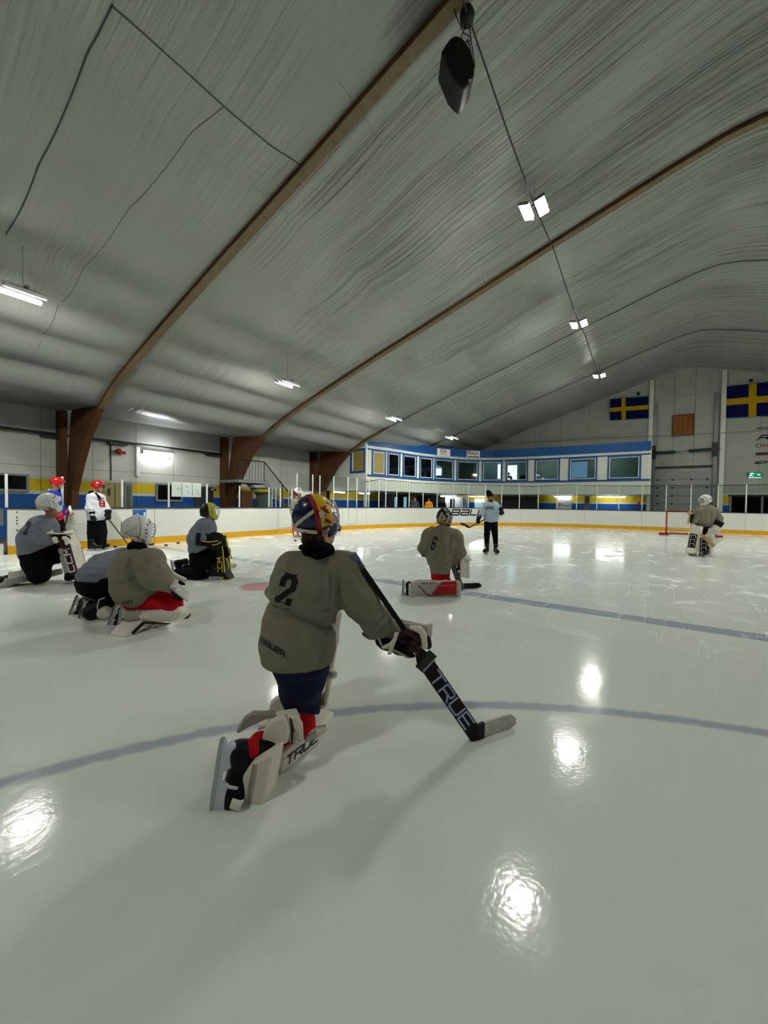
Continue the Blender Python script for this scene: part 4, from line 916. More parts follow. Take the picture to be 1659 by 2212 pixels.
cb = tag(MB().tube([(-2.5, y, z) for y, z in ((1, 9.05), (5.6, 9.0), (8, 8.82), (10.1, 8.78), (12.6, 8.98), (15, 8.84), (17.4, 8.78), (19.3, 8.98), (22, 8.86), (24.9, 8.8))], .016, 6).build('lamp_cable', M_dark, None, True), 'thin dark cable carrying the floodlights along the roof', 'cable')
# loudspeaker hung under the nearest arch
sp_ = at(990, 133, 6.0); lsp = tag(empty('loudspeaker', sp_), 'black loudspeaker hanging under the nearest arch at the top', 'loudspeaker')
def spx(px, py, d=0): return at(px, py, 6.0+d)
pol = [(984, 75), (997, 78), (1006, 88), (1018, 108), (1026, 138), (1025, 158), (1018, 172), (1013, 180), (1000, 192), (990, 184), (976, 168), (965, 140), (953, 111), (962, 96), (974, 80)]
MB().prism([spx(*p) for p in pol], AW*.42).build('cabinet', M_black, lsp, bevel=.03, seg=3)
MB().prism([spx(*(Vector(p)*.86+Vector((990, 133))*.14), -.02) for p in pol], AW*.03).build('grille', mat('speaker_grille', (14, 14, 15), .8, bump=.3, bscale=200), lsp)
MB().lathe([(.02, -.12), (.1, -.1), (.12, 0), (.08, .1), (.02, .13)], spx(1009, 33, .1), 14).build('pulley', M_black, lsp, True)
for q in ([(1008, 45), (1003, 62), (996, 80)], [(1012, 46), (1018, 90), (1026, 145)], [(1009, 45), (1005, 60), (1000, 70), (1014, 78), (1008, 90), (1016, 98)], [(974, 0), (983, 28), (998, 65)], [(1006, 90), (1016, 88), (1014, 100), (1018, 115)]):
    MB().tube([spx(a, b_, .12) for a, b_ in q], .008, 5).build('suspension_wire', M_dark, lsp, True)
MB().lathe([(.005, -.02), (.03, 0), (.005, .02)], spx(1015, 174, -.02), 8).build('lug', M_steel, lsp)
# ================================================================== GOAL, PUCKS
gl_ = tag(empty('hockey_goal', (1.75, 24.4, 0)), 'red framed hockey goal with white net in front of the end boards', 'goal')
def gt(pts, r, nm, m, sm=True): return MB().tube(pts, r, 10).build(nm, m, gl_, sm)
gt([(.8, 24.4, 0), (.8, 24.4, 1.19)], .035, 'goal_post', M_red); gt([(2.68, 24.4, 0), (2.68, 24.4, 1.19)], .035, 'goal_post', M_red)
gt([(.8, 24.4, 1.19), (2.68, 24.4, 1.19)], .035, 'crossbar', M_red)
gt([(.8, 24.4, .03), (.55, 24.75, .03), (.65, 25.3, .03), (1.1, 25.5, .03), (2.4, 25.5, .03), (2.85, 25.3, .03), (2.95, 24.75, .03), (2.68, 24.4, .03)], .03, 'base_bar', M_red)
gt([(.8, 24.4, 1.18), (.85, 24.85, 1.16), (1.3, 24.95, 1.15), (2.2, 24.95, 1.15), (2.65, 24.85, 1.16), (2.68, 24.4, 1.18)], .02, 'top_shelf', mat('goal_white', (190, 190, 186), .5))
MB().bb((.5, 24.2, 0), (.92, 24.5, .09)).build('post_pad', M_red, gl_, bevel=.03); MB().bb((2.56, 24.2, 0), (2.98, 24.5, .09)).build('post_pad', M_red, gl_, bevel=.03)
mb = MB()
for i in range(19):
    x = .85+i*.1; mb.tube([(x, 24.93, 1.15), (x, 25.2, .6), (x, 25.48, .05)], .006, 4)
for j in range(10):
    t = j/10; mb.tube([(.85, 24.93+.55*t, 1.15-1.1*t), (2.65, 24.93+.55*t, 1.15-1.1*t)], .006, 4)
for xx in (.82, 2.66):
    for i in range(6): mb.tube([(xx, 24.4+i*.1, 1.15), (xx-.02, 24.45+i*.17, .05)], .006, 4)
    for j in range(8): mb.tube([(xx, 24.42, .1+j*.13), (xx, 24.95+.5*(1-j/8), .1+j*.13)], .006, 4)
o = mb.build('net', mat('net_white', (176, 176, 170), .8), gl_); o['kind'] = 'stuff'
pk = None
for (px, py), l in zip(((249, 1182.5), (323, 1177.5), (330, 1176.5), (359, 1179), (385, 1174), (638, 1169), (651, 1166)), ('puck right of the white jersey player\'s skates', 'left one of two touching pucks beside the white mask', 'right one of two touching pucks beside the white mask', 'puck midway between white mask and yellow mask goalies', 'puck against the kick plate left of yellow mask goalie', 'puck on the ice left of the front goalie\'s neck', 'puck nearly hidden by the front goalie\'s hair')):
    p = G(px, py); b = MB().lathe([(.036, 0), (.04, .004), (.04, .03), (.036, .034)], (0, 0, 0), 16).build('puck', M_black) if pk is None else pk.copy()
    if pk is not None: COL.objects.link(b)
    b.scale = (1.2, 1.2, 1.2); pk = pk or b; b.location = p; tag(b, 'black '+l, 'puck', 'pucks along the left boards')
# ================================================================== GEAR (canonical pieces, each mesh made once and shared)
CM = {}
def canon(key, fn):
    if key not in CM:
        o = fn(); me = o.data; bpy.data.objects.remove(o); CM[key] = me
    return CM[key]
def piece(key, fn, name, m, parent, smooth=True):
    me = canon(key, fn); o = bpy.data.objects.new(name, me); COL.objects.link(o)
    if not me.materials: me.materials.append(None)
    o.material_slots[0].link = 'OBJECT'; o.material_slots[0].material = m; o.parent = parent
    if smooth: me.polygons.foreach_set('use_smooth', [True]*len(me.polygons))
    return o
def bevelled(mb, bev=.004, seg=2):
    me = mb.mesh(); bm = bmesh.new(); bm.from_mesh(me); bmesh.ops.recalc_face_normals(bm, faces=bm.faces)
    bmesh.ops.bevel(bm, geom=[e for e in bm.edges if len(e.link_faces) == 2 and e.calc_face_angle(0) > R(35)], offset=bev, segments=seg, affect='EDGES', profile=.6)
    bm.to_mesh(me); bm.free(); return bpy.data.objects.new('tmp', me)
def sdfc(prims, vox, **kw): return sdf_obj('tmp', prims, None, None, vox, local=True, **kw)
# cloth, gear colours
M_olive = mat('olive_jersey', (130, 126, 108), .85, .08, bump=.25, bscale=9, var=.05, vscale=5)
M_greyj = mat('slate_jersey', (116, 122, 132), .85, .08, bump=.25, bscale=9)
M_hood = mat('pale_blue_hoodie', (176, 196, 208), .85, .08, bump=.2, bscale=12)
M_blackc = mat('black_cloth', (14, 15, 17), .85, .06, bump=.2, bscale=10)
M_navyc = mat('navy_pants', (20, 28, 58), .75, .15, bump=.2, bscale=8)
M_redc = mat('red_cloth', (188, 22, 32), .8, .1, bump=.15, bscale=12)
M_royal = mat('royal_blue_jersey', (24, 50, 168), .8, .1, bump=.2, bscale=9)
M_whitej = mat('white_jersey', (216, 218, 224), .8, .1, bump=.2, bscale=9)
M_padw = mat('white_pad_leather', (226, 220, 204), .45, .35, var=.07, vscale=7, bump=.06, bscale=30)
M_padg = mat('grey_pad_leather', (160, 158, 150), .55, .3, var=.1, vscale=9)
M_padk = mat('black_pad_leather', (14, 14, 15), .5, .22)
M_pady = mat('yellow_pad_trim', (206, 196, 52), .5, .3)
M_padm = mat('maroon_pad_roll', (66, 18, 26), .5, .3)
M_padr = mat('red_pad_leather', (184, 24, 36), .5, .3)
M_padtan = mat('tan_pad_trim', (176, 152, 96), .6, .2)
M_scuffp = mat('scuffed_white', (196, 192, 182), .55, .25, var=.55, vscale=26)
M_skin = mat('skin', (206, 152, 128), .55, .35)
M_skind = mat('skin_tan', (142, 98, 76), .55, .35)
M_hairb = mat('brown_curly_hair', (62, 40, 24), .8, .2, bump=.5, bscale=60)
M_hairk = mat('dark_hair', (24, 18, 15), .8, .2)
M_boot = mat('skate_boot_black', (11, 11, 12), .45, .22, bump=.08, bscale=25)
M_holder = mat('skate_holder_white', (205, 212, 222), .35, .45)
M_blade = mat('blade_steel', (178, 184, 188), .25, .5, .85)
M_lace = mat('lace_white', (205, 202, 194), .8)
M_maskw = mat('mask_white', (222, 224, 222), .25, .5)
M_mnavy = mat('mask_navy', (24, 30, 70), .22, .5)
M_myel = mat('mask_yellow', (226, 178, 20), .25, .5)
M_mred = mat('mask_red', (150, 26, 30), .25, .5)
M_mlime = mat('mask_lime', (188, 190, 76), .3, .5)
M_mblk = mat('mask_black', (16, 16, 16), .28, .5)
M_mgold = mat('mask_gold', (150, 124, 84), .3, .5, var=.5, vscale=20)
M_cage = mat('cage_white', (222, 222, 226), .35, .5)
M_strap = mat('strap_cream', (206, 198, 178), .8, .1)
M_helmr = mat('helmet_red', (190, 16, 26), .2, .5, coat=.5)
M_visor = glass('visor_clear', (225, 232, 236), 1.6)
M_eye = mat('eye_dark', (20, 15, 13), .3, .5)
# ---- skate: toe +y, up +z, blade on z=0
def f_boot(): return sdfc([rbox_((0, .02, .095), (.042, .135, .03), .028), ell_((0, .11, .1), (.045, .06, .045)), cap_((0, -.07, .1), (0, -.075, .24), .047, .05), cap_((0, -.05, .14), (0, .06, .11), .045, .042), rbox_((0, -.045, .25), (.052, .05, .03), .02)], .008, k=.045)
def f_holder():
    mb = MB()
    mb.hexa([(-.012, -.1, .025), (.012, -.1, .025), (.012, .0, .025), (-.012, .0, .025), (-.034, -.125, .07), (.034, -.125, .07), (.034, -.03, .07), (-.034, -.03, .07)])
    mb.hexa([(-.012, .05, .025), (.012, .05, .025), (.012, .135, .025), (-.012, .135, .025), (-.036, .03, .07), (.036, .03, .07), (.036, .145, .07), (-.036, .145, .07)])
    mb.bb((-.011, -.14, .02), (.011, .165, .036)); return bevelled(mb, .006)
def f_blade():
    pr = [(-.15, .012), (-.14, .003), (-.1, 0), (.1, 0), (.155, .004), (.172, .018), (.165, .026), (-.148, .026)]
    return bevelled(MB().prism([(-.0022, a, b_) for a, b_ in pr], (.0044, 0, 0)), .0008, 1)
def f_laces():
    mb = MB()
    for i in range(5):
        t = i/4; y = .075-.09*t; z = .15+.10*t*t; mb.tube([(-.034, y-.012, z-.012), (0, y, z+.004), (.034, y-.012, z-.012)], .005, 5)
    return bevelled(mb, .0005, 1)
def skate(parent, M3, loc, sc=1, holder=None):
    b = piece('boot', f_boot, 'skate', M_boot, parent); place(b, parent, M3, loc, sc)
    piece('holder', f_holder, 'blade_holder', holder or M_holder, b, False); piece('blade', f_blade, 'blade', M_blade, b, False); piece('laces', f_laces, 'laces', M_lace, b); return b
# ---- goalie leg pad: ankle at the origin, knee up +z, front +y
def Mrot(a, ax): return np.array(Matrix.Rotation(R(a), 3, ax))
def f_padface(): return sdfc([rbox_((0, .115, .27), (.14, .035, .24), .025), rbox_((0, .10, .60), (.14, .033, .15), .025, Mrot(7, 'X')), rbox_((0, .155, -.0), (.135, .034, .09), .025, Mrot(28, 'X'))], .012, k=.05)
def f_padroll(): return sdfc([rbox_((-.137, .09, .27), (.022, .055, .25), .018), rbox_((-.137, .075, .60), (.02, .05, .14), .018, Mrot(7, 'X')), rbox_((-.132, .14, .0), (.02, .045, .08), .018, Mrot(28, 'X'))], .011, k=.04)
def f_padroll2(): return sdfc([rbox_((.137, .09, .27), (.022, .055, .25), .018), rbox_((.137, .075, .60), (.02, .05, .14), .018, Mrot(7, 'X')), rbox_((.132, .14, .0), (.02, .045, .08), .018, Mrot(28, 'X'))], .011, k=.04)
def f_calf(): return sdfc([rbox_((-.1, .02, .22), (.018, .085, .15), .016, Mrot(14, 'Z')), rbox_((.1, .02, .22), (.018, .085, .15), .016, Mrot(-14, 'Z')), rbox_((0, .055, .40), (.11, .035, .07), .03), rbox_((.09, .02, .44), (.03, .07, .06), .028), rbox_((-.09, .02, .44), (.03, .07, .06), .028)], .011, k=.02)
def f_toe(): return sdfc([rbox_((0, .185, -.085), (.115, .05, .018), .016, Mrot(28, 'X'))], .01, k=.0)
def f_pstrap():
    mb = MB()
    for z in (.1, .24, .36): mb.strip([(-.11, .04, z), (-.085, -.05, z), (0, -.085, z), (.085, -.05, z), (.11, .04, z)], .03, (0, 0, 1))
    return bevelled(mb, .0002, 1)
def f_trim():
    mb = MB()
    for s in (-1, 1): mb.tube([(s*.14, .145, -.02), (s*.142, .155, .06), (s*.142, .152, .25), (s*.142, .15, .46), (s*.142, .142, .6), (s*.142, .125, .74)], .011, 6)
    return bevelled(mb, .0002, 1)
def leg_pad(parent, M3, loc, sc, face, roll, calf, toe=None, strap=None):
    p = piece('padface', f_padface, 'leg_pad', face, parent); place(p, parent, M3, loc, sc)
    piece('padroll', f_padroll, 'outer_roll', roll, p); piece('padroll2', f_padroll2, 'inner_roll', roll, p); piece('padcalf', f_calf, 'calf_wing', calf, p)
    piece('padtoe', f_toe, 'boot_flap', toe or face, p); piece('padstrap', f_pstrap, 'leg_strap', strap or M_padk, p); return p
# ---- goalie mask: head centre at the origin, face +y
OPEN = rbox_((0, .16, .0), (.085, .12, .068), .045)
def f_shell():
    return sdfc([ell_((0, .0, .015), (.125, .155, .155)), ell_((0, .06, -.105), (.075, .085, .06))], .0085, k=.05,
        subs=[ell_((0, 0, .012), (.113, .143, .143)), ell_((0, .055, -.10), (.062, .072, .052)), OPEN, rbox_((0, -.12, -.02), (.2, .1, .3), .01), rbox_((0, -.03, -.18), (.2, .075, .095), .04)])
def f_back(): return sdfc([ell_((0, -.01, .02), (.116, .146, .143))], .0085, k=.02, subs=[ell_((0, -.01, .02), (.106, .136, .133)), rbox_((0, .13, 0), (.3, .145, .3), .01), rbox_((0, -.1, -.16), (.3, .2, .1), .03)])
def f_cage():
    mb = MB()
    def pt(x, z): 
        q = 1-(x/.135)**2-((z-.01)/.2)**2; return (x, .165*math.sqrt(max(q, .05))+.012, z)
    for x in (-.075, -.045, -.015, .015, .045, .075): mb.tube([pt(x, z) for z in np.linspace(-.07, .078, 7)], .0032, 6)
    for z in (-.07, -.036, .0, .04, .078): mb.tube([pt(x, z) for x in np.linspace(-.09, .09, 9)], .0032, 6)
    return bevelled(mb, .0002, 1)
def f_mstrap():
    mb = MB()
    def pt(a, z): return (.128*math.sin(a), -.158*math.cos(a), z)
    for s in (-1, 1):
        mb.strip([pt(s*a, z) for a, z in zip(np.linspace(.05, 1.35, 8), np.linspace(-.03, .06, 8))], .026, (0, 0, 1))
        mb.strip([pt(s*a, z) for a, z in zip(np.linspace(.05, 1.3, 8), np.linspace(-.03, -.085, 8))], .026, (0, 0, 1))
    mb.strip([pt(0, z) for z in np.linspace(-.06, .10, 6)], .03, (1, 0, 0)); return bevelled(mb, .0001, 1)
def f_vents():
    mb = MB()
    for s in (-1, 1):
        for a, z, r_ in ((.7, .09, .014), (1.05, .07, .013), (.45, .12, .014), (1.25, .0, .012), (1.2, -.05, .012), (1.0, -.10, .010)):
            n = Vector((s*math.sin(a)*math.cos(z*6), math.cos(a)*math.cos(z*6)*.9, math.sin(z*6))); n.normalize()
            q = n.normalized(); k = 1/math.sqrt((q.x/.126)**2+(q.y/.156)**2+(q.z/.156)**2); p = q*k+Vector((0, 0, .015))
            mb.lathe([(r_, -.004), (r_, .001), (r_*.5, .0015)], p, 10, q.to_track_quat('Z', 'Y').to_matrix() @ Matrix.Diagonal((1, .7, 1)))
    return bevelled(mb, .0001, 1)
def f_stripe(): return sdfc([ell_((0, .002, .016), (.1265, .157, .157))], .0085, k=.02, subs=[ell_((0, .002, .016), (.119, .149, .149)), OPEN, rbox_((.2, 0, 0), (.15, .3, .3), .01), rbox_((-.2, 0, 0), (.15, .3, .3), .01), rbox_((0, -.15, 0), (.3, .14, .3), .01), rbox_((0, 0, -.25), (.3, .3, .2), .01)])
def goalie_mask(parent, M3, loc, shell, back, sc=1, strap=None, vents=True, stripe=None, cage=None):
    p = piece('shell', f_shell, 'goalie_mask', shell, parent); place(p, parent, M3, loc, sc)
    piece('mback', f_back, 'back_plate', back, p); piece('mcage', f_cage, 'cage', cage or M_cage, p); piece('mstrap', f_mstrap, 'mask_strap', strap or M_padk, p)
    if vents: piece('mvents', f_vents, 'vent_holes', M_mblk, p)['kind'] = 'stuff'
    if stripe: piece('mstripe', f_stripe, 'crown_stripe', stripe, p)
    return p
# ---- skater helmet
def f_helm(): return sdfc([ell_((0, 0, .03), (.105, .13, .115)), rbox_((0, .08, .045), (.09, .055, .03), .025)], .0085, k=.03, subs=[ell_((0, 0, .02), (.093, .118, .103)), rbox_((0, .0, -.13), (.3, .3, .105), .02), rbox_((0, .14, -.0), (.085, .06, .045), .03)])
def f_ear(): return sdfc([rbox_((s*.098, -.005, -.02), (.012, .035, .045), .011) for s in (-1, 1)], .008, k=0)
def f_visor():
    mb = MB(); vs = []; A = np.linspace(-1.15, 1.15, 13)
    for a in A: vs += [(.108*math.sin(a), .135*math.cos(a)+.01, .045), (.106*math.sin(a), .14*math.cos(a)+.012, -.035)]
    mb.add(vs, [(2*i, 2*i+1, 2*i+3, 2*i+2) for i in range(12)]); return bevelled(mb, .0001, 1)
def f_chinstrap(): return bevelled(MB().tube([(s*.097, .0, -.05) if abs(s) == 1 else (s*.097, .06, -.125) for s in (-1, -.4, .4, 1)], .006, 6), .0001, 1)
def skater_helmet(parent, M3, loc, m, sc=1):
    p = piece('helm', f_helm, 'helmet', m, parent); place(p, parent, M3, loc, sc); piece('hear', f_ear, 'ear_guard', m, p); piece('hvisor', f_visor, 'visor', M_visor, p); piece('hchin', f_chinstrap, 'chin_strap', M_padk, p); return p
# ---- gloves: wrist at origin, fingers +z, back of hand +y
def f_glove():
    pr = [rbox_((0, .005, -.04), (.06, .05, .055), .03), rbox_((0, .01, .05), (.055, .036, .05), .03)]
    for i, (x, l) in enumerate(((-.042, .065), (-.014, .08), (.014, .078), (.042, .06))): pr += [cap_((x, .014, .09), (x*1.05, .0, .09+l*.6), .017, .016), cap_((x*1.05, .0, .09+l*.6), (x*1.05, -.03, .09+l*.75), .016, .014)]
    pr += [cap_((-.055, -.01, .02), (-.06, -.045, .075), .02, .016)]; return sdfc(pr, .0075, k=.008)
def f_gcuff(): return sdfc([rbox_((0, .008, -.06), (.062, .053, .014), .012)], .008, k=0)
def hockey_glove(parent, M3, loc, m=None, trim=None, sc=1):
    p = piece('glove', f_glove, 'glove', m or M_padk, parent); place(p, parent, M3, loc, sc); piece('gcuff', f_gcuff, 'cuff_band', trim or M_padg, p); return p
def f_bboard(): return sdfc([rbox_((0, .055, .04), (.1, .014, .15), .012), rbox_((0, .075, -.125), (.1, .014, .05), .012, Mrot(-35, 'X'))], .0095, k=.03)
def blocker(parent, M3, loc, board, glove, sc=1):
    p = piece('bboard', f_bboard, 'blocker', board, parent); place(p, parent, M3, loc, sc); piece('glove', f_glove, 'blocker_glove', glove, p); return p
def f_catch(): return sdfc([ell_((0, .02, .10), (.125, .045, .13)), rbox_((0, .015, -.05), (.085, .04, .08), .03), cap_((-.1, .0, .04), (-.15, -.05, .15), .04, .03), ell_((.0, -.035, .14), (.11, .05, .08))], .011, k=.03, subs=[ell_((-.02, -.07, .13), (.085, .07, .085))])
def f_cweb(): return sdfc([cap_((-.12, -.055, .19), (-.03, -.05, .235), .014, .014), cap_((-.03, -.05, .235), (.07, -.03, .22), .014, .016)], .008, k=.01)
def f_ccuff(): return sdfc([rbox_((0, .03, -.06), (.1, .03, .075), .022), rbox_((0, .03, -.1), (.09, .045, .02), .018)], .01, k=.02)
def catch_glove(parent, M3, loc, m, web, cuff, sc=1):
    p = piece('catch', f_catch, 'catch_glove', m, parent); place(p, parent, M3, loc, sc); piece('cweb', f_cweb, 'glove_webbing', web, p); piece('ccuff', f_ccuff, 'glove_cuff', cuff, p); return p
# ---- sticks (things of their own)
def goalie_stick(label, butt, pad0, heel, toe, wdir, mshaft, mpad, mblade, group=None, text=None, knob=None):
    """butt..pad0 thin shaft, pad0..heel wide paddle (wide along wdir), heel..toe blade"""
    butt, pad0, heel, toe = map(Vector, (butt, pad0, heel, toe)); r_ = tag(empty('goalie_stick', heel), label, 'stick', group)
    d = (heel-butt).normalized(); pad0 = butt+d*(pad0-butt).dot(d); w_ = Vector(wdir); w_ = (w_-d*w_.dot(d)).normalized(); n = d.cross(w_)
    MB().bar(butt, pad0, .03, .02, n).build('shaft', mshaft, r_, bevel=.004)
    a = pad0-w_*.012; MB().hexa([pad0-d*.05-w_*.015-n*.01, pad0-d*.05+w_*.015-n*.01, pad0-d*.05+w_*.015+n*.01, pad0-d*.05-w_*.015+n*.01, pad0+d*.03-w_*.05-n*.011, pad0+d*.03+w_*.04-n*.011, pad0+d*.03+w_*.04+n*.011, pad0+d*.03-w_*.05+n*.011]).build('shoulder', mpad, r_, bevel=.004)
    pd = MB(); pd.hexa([pad0+d*.028-w_*.05-n*.011, pad0+d*.028+w_*.04-n*.011, pad0+d*.028+w_*.04+n*.011, pad0+d*.028-w_*.05+n*.011, heel-w_*.05-n*.011, heel+w_*.04-n*.011, heel+w_*.04+n*.011, heel-w_*.05+n*.011]); pd = pd.build('paddle', mpad, r_, bevel=.004)
    MB().tube([butt-d*.012, butt+d*.035], .021, 12).build('knob', knob or mshaft, r_, True)
    bd = (toe-heel); L = bd.length; bd.normalize(); bz = (UP-bd*UP.dot(bd)).normalized(); bn = bd.cross(bz); vs = []; fs = []; N = 8
    for i in range(N+1):
        t = i/N; c = heel+bd*L*t+bn*.03*t*t; h0 = -.0; h1 = .09*(1 if t < .85 else 1-.35*((t-.85)/.15)**2)
        for (z, s_) in ((h0+(.02*((t-.8)/.2)**2 if t > .8 else 0), -1), (h0+(.02*((t-.8)/.2)**2 if t > .8 else 0), 1), (h1, 1), (h1, -1)): vs.append(c+bz*z+bn*.009*s_)
    for i in range(N):
        for k in range(4): fs.append((4*i+k, 4*i+(k+1) % 4, 4*i+4+(k+1) % 4, 4*i+4+k))
    fs += [(3, 2, 1, 0), (4*N, 4*N+1, 4*N+2, 4*N+3)]; MB().add(vs, fs).build('blade', mblade, r_, bevel=.004)
    MB().box(heel+bd*.005+bz*.045, (.035, .014, .05), Matrix((bd, bn, bz)).transposed()).build('heel', mpad, r_, bevel=.012, seg=3)
    return r_, d, w_, n
def player_stick(label, butt, heel, toe, m, group=None, blade=None):
    butt, heel, toe = map(Vector, (butt, heel, toe)); r_ = tag(empty('hockey_stick', heel), label, 'stick', group); d = (heel-butt).normalized()
    MB().bar(butt, heel, .03, .022, d.orthogonal()).build('shaft', m, r_, bevel=.004)
    bd = (toe-heel); L = bd.length; bd.normalize(); bz = (-d-bd*(-d).dot(bd)).normalized(); bn = bd.cross(bz); vs = []; fs = []; N = 6
    for i in range(N+1):
        t = i/N; c = heel+bd*L*t+bn*.025*t*t
        for (z, s_) in ((-.015, -1), (-.015, 1), (.05*(1-.3*max(0, t-.8)/.2), 1), (.05*(1-.3*max(0, t-.8)/.2), -1)): vs.append(c+bz*z+bn*.008*s_)
    for i in range(N):
        for k in range(4): fs.append((4*i+k, 4*i+(k+1) % 4, 4*i+4+(k+1) % 4, 4*i+4+k))
    fs += [(3, 2, 1, 0), (4*N, 4*N+1, 4*N+2, 4*N+3)]; MB().add(vs, fs).build('blade', blade or m, r_, bevel=.003)
    MB().tube([butt-d*.01, butt+d*.05], .019, 10).build('butt_end', M_padg, r_, True); return r_
# ================================================================== BODIES
class Fig:
    """a figure measured in the photograph: F(px, py, dd) is the point at depth D+dd under that pixel; radii are given in pixels"""
    def __init__(s, D, label, base, name='person', group=None):
        s.D = D; s.s = F_PX/D; s.root = tag(empty(name, base), label, 'person', group)
    def __call__(s, px, py, dd=0): return at(px, py, s.D+dd)
    def r(s, px): return px/s.s
    def chain(s, pts):
        out = []
        for a, b_ in zip(pts[:-1], pts[1:]): out.append(cap_(s(*a[:3]), s(*b_[:3]), s.r(a[3]), s.r(b_[3])))
        return out
    def chains(s, cs): return [p for c in cs for p in s.chain(c)]
    def cloth(s, name, cs, m, vox=None, k=None, fold=None, cuts=(), extra=()):
        pr = s.chains(cs)+list(extra)
        return sdf_obj(name, pr, m, s.root, vox or max(.012, 2.2/s.s), k=k if k is not None else .07, disp=fold, cuts=cuts)
    def cut(s, p, q, side=1, dd=0):
        """plane through two photo points and the depth direction; side=1 cuts away what lies below"""
        a, b_ = s(*p, dd), s(*q, dd); n = ray(*p).cross(b_-a).normalized()
        if n.z > 0: n = -n
        return (tuple(a), tuple(n*side))
    def body(s, J, sc=1.0, m=None, look=None, tilt=None, vox=None, extra=(), hand=.024):
        """one continuous surface: head with a face, neck, trunk, tapering limbs, hands"""
        V = {k: (v if isinstance(v, Vector) else s(*v)) for k, v in J.items()}; h = V['head']; M = basis(look, tilt or UP); A = np.array(M)
        q = lambda x, y, z: h+M @ Vector((x, y, z))*sc
        pr = [ell_(h+M @ Vector((0, -.012, .03))*sc, np.array((.074, .096, .09))*sc, A), ell_(q(0, .022, -.035), np.array((.058, .07, .075))*sc, A),
              cap_(q(0, .088, .005), q(0, .108, -.03), .010*sc, .014*sc), cap_(q(-.035, .08, .025), q(.035, .08, .025), .014*sc, .014*sc), ell_(q(0, .07, -.092), np.array((.026, .026, .02))*sc, A), cap_(q(-.02, .086, -.062), q(.02, .086, -.062), .009*sc, .009*sc),
              ell_(q(-.076, -.005, -.012), np.array((.012, .02, .032))*sc, A), ell_(q(.076, -.005, -.012), np.array((.012, .02, .032))*sc, A),
              cap_(q(0, -.02, -.05), V['neck'], .05*sc, .055*sc)]
        pr += [cap_(V['neck'], V['chest'], .055*sc, .09*sc), cap_(V['chest'], V['pel'], .10*sc, .095*sc)]
        for S in 'LR':
            pr += [cap_(V['chest'], V['sh'+S], .09*sc, .06*sc), cap_(V['sh'+S], V['el'+S], .055*sc, .042*sc), cap_(V['el'+S], V['ha'+S], .04*sc, .028*sc)]
            d = (V['ha'+S]-V['el'+S]).normalized(); pr.append(ell_(V['ha'+S]+d*(.05 if hand > .03 else .0)*sc, np.array((hand, hand*1.25, hand))*sc))
            if 'kn'+S in V: pr += [cap_(V['pel'], V['hip'+S] if 'hip'+S in V else V['pel'], .085*sc, .075*sc), cap_(V.get('hip'+S, V['pel']), V['kn'+S], .072*sc, .052*sc), cap_(V['kn'+S], V['an'+S], .05*sc, .036*sc)]
        pr += list(extra)
        e = [(ell_(q(sx*.032, .085, .004), np.array((.015, .014, .010))*sc, A)) for sx in (-1, 1)]
        b = sdf_obj('body', pr, m or M_skin, s.root, vox or max(.010, 1.3/s.s), k=.022, subs=e)
        ey = MB()
        for sx in (-1, 1): ey.lathe([(.001, -.011), (.011, 0), (.001, .011)], q(sx*.032, .076, .004), 10)
        ey.build('eye', M_eye, s.root, True); s.V = V; s.M = M; s.h = h; return b
    def dir(s, right, away, upw): return (RT*right+AW*away+UP*upw).normalized()
    def loc_dir(s, px, right, away, upw):
        """direction in the figure's own view: away = along the sight line over the ground at column px"""
        d = ray(px, 1090); a = Vector((d.x, d.y, 0)).normalized(); r_ = Vector((a.y, -a.x, 0)); return (r_*right+a*away+UP*upw).normalized()
# ================================================================== PEOPLE
def pxprism(f, poly, d0, ext, name, m, parent=None, bevel=.006, seg=2):
    return MB().prism([f(x, y, d0) for x, y in poly], ext).build(name, m, parent or f.root, bevel=bevel, seg=seg)
def jersey_no(f, tgt, txt, bl, br, tl, dd, m, w, t=.18, gap=.3, name='number', step=.08, shear=0):
    """characters laid on cloth: bl, br, tl are photo corners of the text block"""
    V, Fs, W_ = letters(txt, w=w, t=t, gap=gap, step=step, shear=shear); a = f(*bl, dd); u = f(*br, dd)-a; v = f(*tl, dd)-a; h = v.length
    return decal(name, np.array([(q[0]*u.length/(W_*h), q[1]) for q in V]), Fs, tgt, a, u.normalized(), v.normalized(), h, ray(*bl), m, f.root, .004)
def pad_text(f, i, txt, m, z0, z1, side=1):
    p = [c for c in f.root.children if c.name.startswith('leg_pad')][i]; V, Fs, W_ = letters(txt, w=.95, gap=.4, t=.24)
    o = new_obj('pad_lettering', mesh_from([(side*.1645, .125-.075*q[1], z0+(z1-z0)*q[0]/W_) for q in V], Fs), m, p); return o
# ---------------------------------------------------------------- 1: the goalie in front, number 2
f = Fig(2.1, 'kneeling person seen from behind, olive jersey number 2, navy yellow mask, holding out a stick', G(650, 1640))
va = f.loc_dir(660, 0, 1, 0); vr = f.loc_dir(660, 1, 0, 0); MV = np.array(Matrix((vr, va, UP)).transposed())
f.body(dict(head=(692, 1136, .05), neck=(690, 1188, 0), chest=(668, 1255, .04), pel=(650, 1425, .04), shL=(626, 1225, .02), elL=(600, 1292, .15), haL=(668, 1335, .38), shR=(750, 1230, .03), elR=(797, 1310, .07), haR=(868, 1384, .17),
            hipL=(642, 1440, .03), knL=(652, 1566, .15), anL=(552, 1610, -.15), hipR=(668, 1440, .06), knR=(684, 1365, .45), anR=(664, 1515, .5)), .95, look=f.loc_dir(690, .8, .58, -.05), vox=.0125)
p0 = f(650, 1327); nf = (f(650, 1300)-f(650, 1327)); nf = (nf+vr*.03).normalized(); nf = np.array(nf); P0_ = np.array(p0); va_ = np.array(va); vr_ = np.array(vr)
